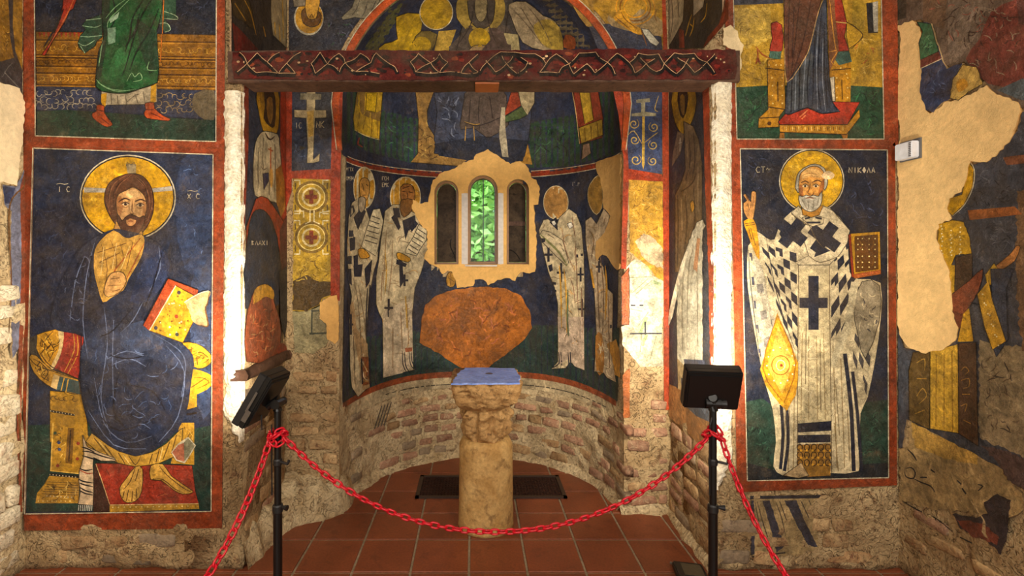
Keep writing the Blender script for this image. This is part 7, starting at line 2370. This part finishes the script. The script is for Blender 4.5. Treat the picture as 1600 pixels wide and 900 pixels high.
bishop('apse_bishop_fresco', 'fresco of a faceless bishop with a diagonal scroll, between window plaster and half lost bishop', TR2, [
    ('t', 'inscription', 'G.P', 896, 285, 3, 6, (140, 136, 130), 0.8),
    ('e', 'halo', 869.5, 316.5, 20, 26.5, (206, 190, 150)), ('e', 'halo', 869.5, 316.5, 18.8, 25, (180, 132, 70)),
    ('p', 'robe', '400,575 430,570 480,620 500,560 560,505 610,540 640,620 655,800 660,1000 655,1290 658,1515 600,1490 570,1460 540,1500 450,1505 490,1460 490,1100 470,1000 430,900 400,780 370,640', WV),
    ('p', 'blue_collar', '440,590 480,560 490,640', (44, 48, 66)),
    ('p', 'robe', '490,1180 655,1180 658,1510 600,1490 560,1440 500,1480', (196, 172, 146)),
    ('p', 'white_block', '450,585 470,578 482,600 462,615', (220, 214, 196)), ('p', 'white_block ', '548,600 575,588 590,615 565,632', (220, 214, 196)),
    ('p', 'scroll', '395,640 440,650 520,700 560,840 545,860 480,800 400,720 375,670', (206, 188, 150)),
    ('l', 'green_edge', '380,665 440,720 500,780 550,860', 3.4, (130, 130, 80)),
    ('l', 'scroll_text', '430,665 470,690|500,720 520,740|515,750 530,770', 1.2, (110, 92, 70)),
    ('c', 'dark_cross', 858, 398, 6.5, 11, 1.8, DKB, 0.0), ('c', 'dark_cross ', 878, 426, 7, 15, 1.7, DKB, 0.0),
    ('c', 'dark_cross  ', 908.5, 429, 5, 11, 1.6, DKB, 0.0), ('c', 'dark_cross   ', 911, 483, 6, 16, 1.6, DKB, 0.0),
    ('p', 'dark_blocks', '385,690 410,690 412,710 390,720', DKB), ('p', 'dark_blocks', '430,860 455,850 460,890 440,900', DKB),
    ('p', 'dark_blocks', '600,790 620,790 620,810 602,810', DKB), ('p', 'dark_blocks', '635,785 650,785 650,800 636,800', DKB),
    ('p', 'dark_blocks', '455,960 480,965 480,980 458,978', DKB), ('p', 'dark_blocks', '465,1010 480,1010 482,1025 468,1025', DKB),
    ('l', 'ochre_fold', '500,860 510,1000 515,1250|530,880 545,1050 548,1280', 2.6, (206, 156, 60)),
    ('l', 'green_fold', '555,1010 552,1200 560,1300', 3.0, (96, 110, 80)),
    ('l', 'robe', '600,700 610,900 620,1150|580,560 600,680|520,640 540,760 600,900|640,1000 645,1280|570,940 590,1000 600,1100', 1.4, (150, 112, 84)),
    ('l', 'dark_stripe', '495,1400 498,1470 450,1500|512,1400 515,1480|555,1400 560,1470 545,1500|570,1400 572,1460', 1.8, DKB),
], (892, 578))
bishop('apse_bishop_fresco', 'half lost bishop fresco, its halo cut by torn plaster, at the apse edge', TR2, [
    ('p', 'halo', '740,295 765,320 775,430 770,500 735,545 700,510 678,450 680,380 705,330', (206, 190, 150), {'sm': 2}),
    ('p', 'halo', '742,300 762,325 772,430 766,500 735,538 703,505 682,450 684,380 708,334', (140, 104, 44), {'sm': 2}),
    ('p', 'robe', '665,580 700,555 735,600 780,505 820,550 800,640 740,720 735,800 780,870 800,1000 840,1040 835,1300 845,1500 860,1590 800,1560 780,1530 720,1520 735,1300 720,1000 690,880 665,700', (180, 158, 126)),
    ('p', 'robe', '730,1300 770,1290 785,1420 775,1530 735,1520', (170, 116, 50), {'sm': 2}),
    ('p', 'ochre_plaster', '800,1350 860,1320 884,1400 884,1560 850,1540 836,1440', (170, 122, 50), {'jg': .8}),
    ('c', 'dark_cross', 938, 417, 5, 9, 1.5, DKB, 0.0),
    ('p', 'dark_blocks', '815,880 830,880 832,900 818,905', DKB), ('p', 'dark_blocks', '815,960 828,960 828,985 815,985', DKB), ('p', 'dark_blocks', '820,1230 832,1230 832,1250 820,1252', DKB),
    ('l', 'robe', '690,640 720,700 700,820|760,800 780,1000 775,1280|810,1050 815,1300 820,1500|740,900 755,1250|790,560 770,640', 1.5, (120, 92, 66)),
    ('l', 'ochre_fold', '790,860 800,1000 790,1200|700,880 720,1000', 3.0, (190, 140, 50)),
], (945, 590))
TP = Fresco('torn_plaster_strip', S_APSE, 'torn ochre plaster strip hanging beside the half lost bishop', 'plaster', None, 0.0125, (962, 400), mat='fresh', T=TR2)
TP.p('plaster_face', jag(P('735,215 800,190 888,165 886,560 880,880 870,890 840,860 800,800 770,790 740,830 728,800 735,710 790,650 825,550 780,500 775,400 760,310 735,260', TR2), 1.0, 5, 7), (186, 146, 86), rim=(150, 110, 60))
TP.done()

# ---------------------------------------------------------------- tidy names
for o in list(bpy.data.objects):
    if '_loc' in o:
        del o['_loc']
    if o.name != o.name.strip() or ' ' in o.name:
        o.name = o.name.replace(' ', '')
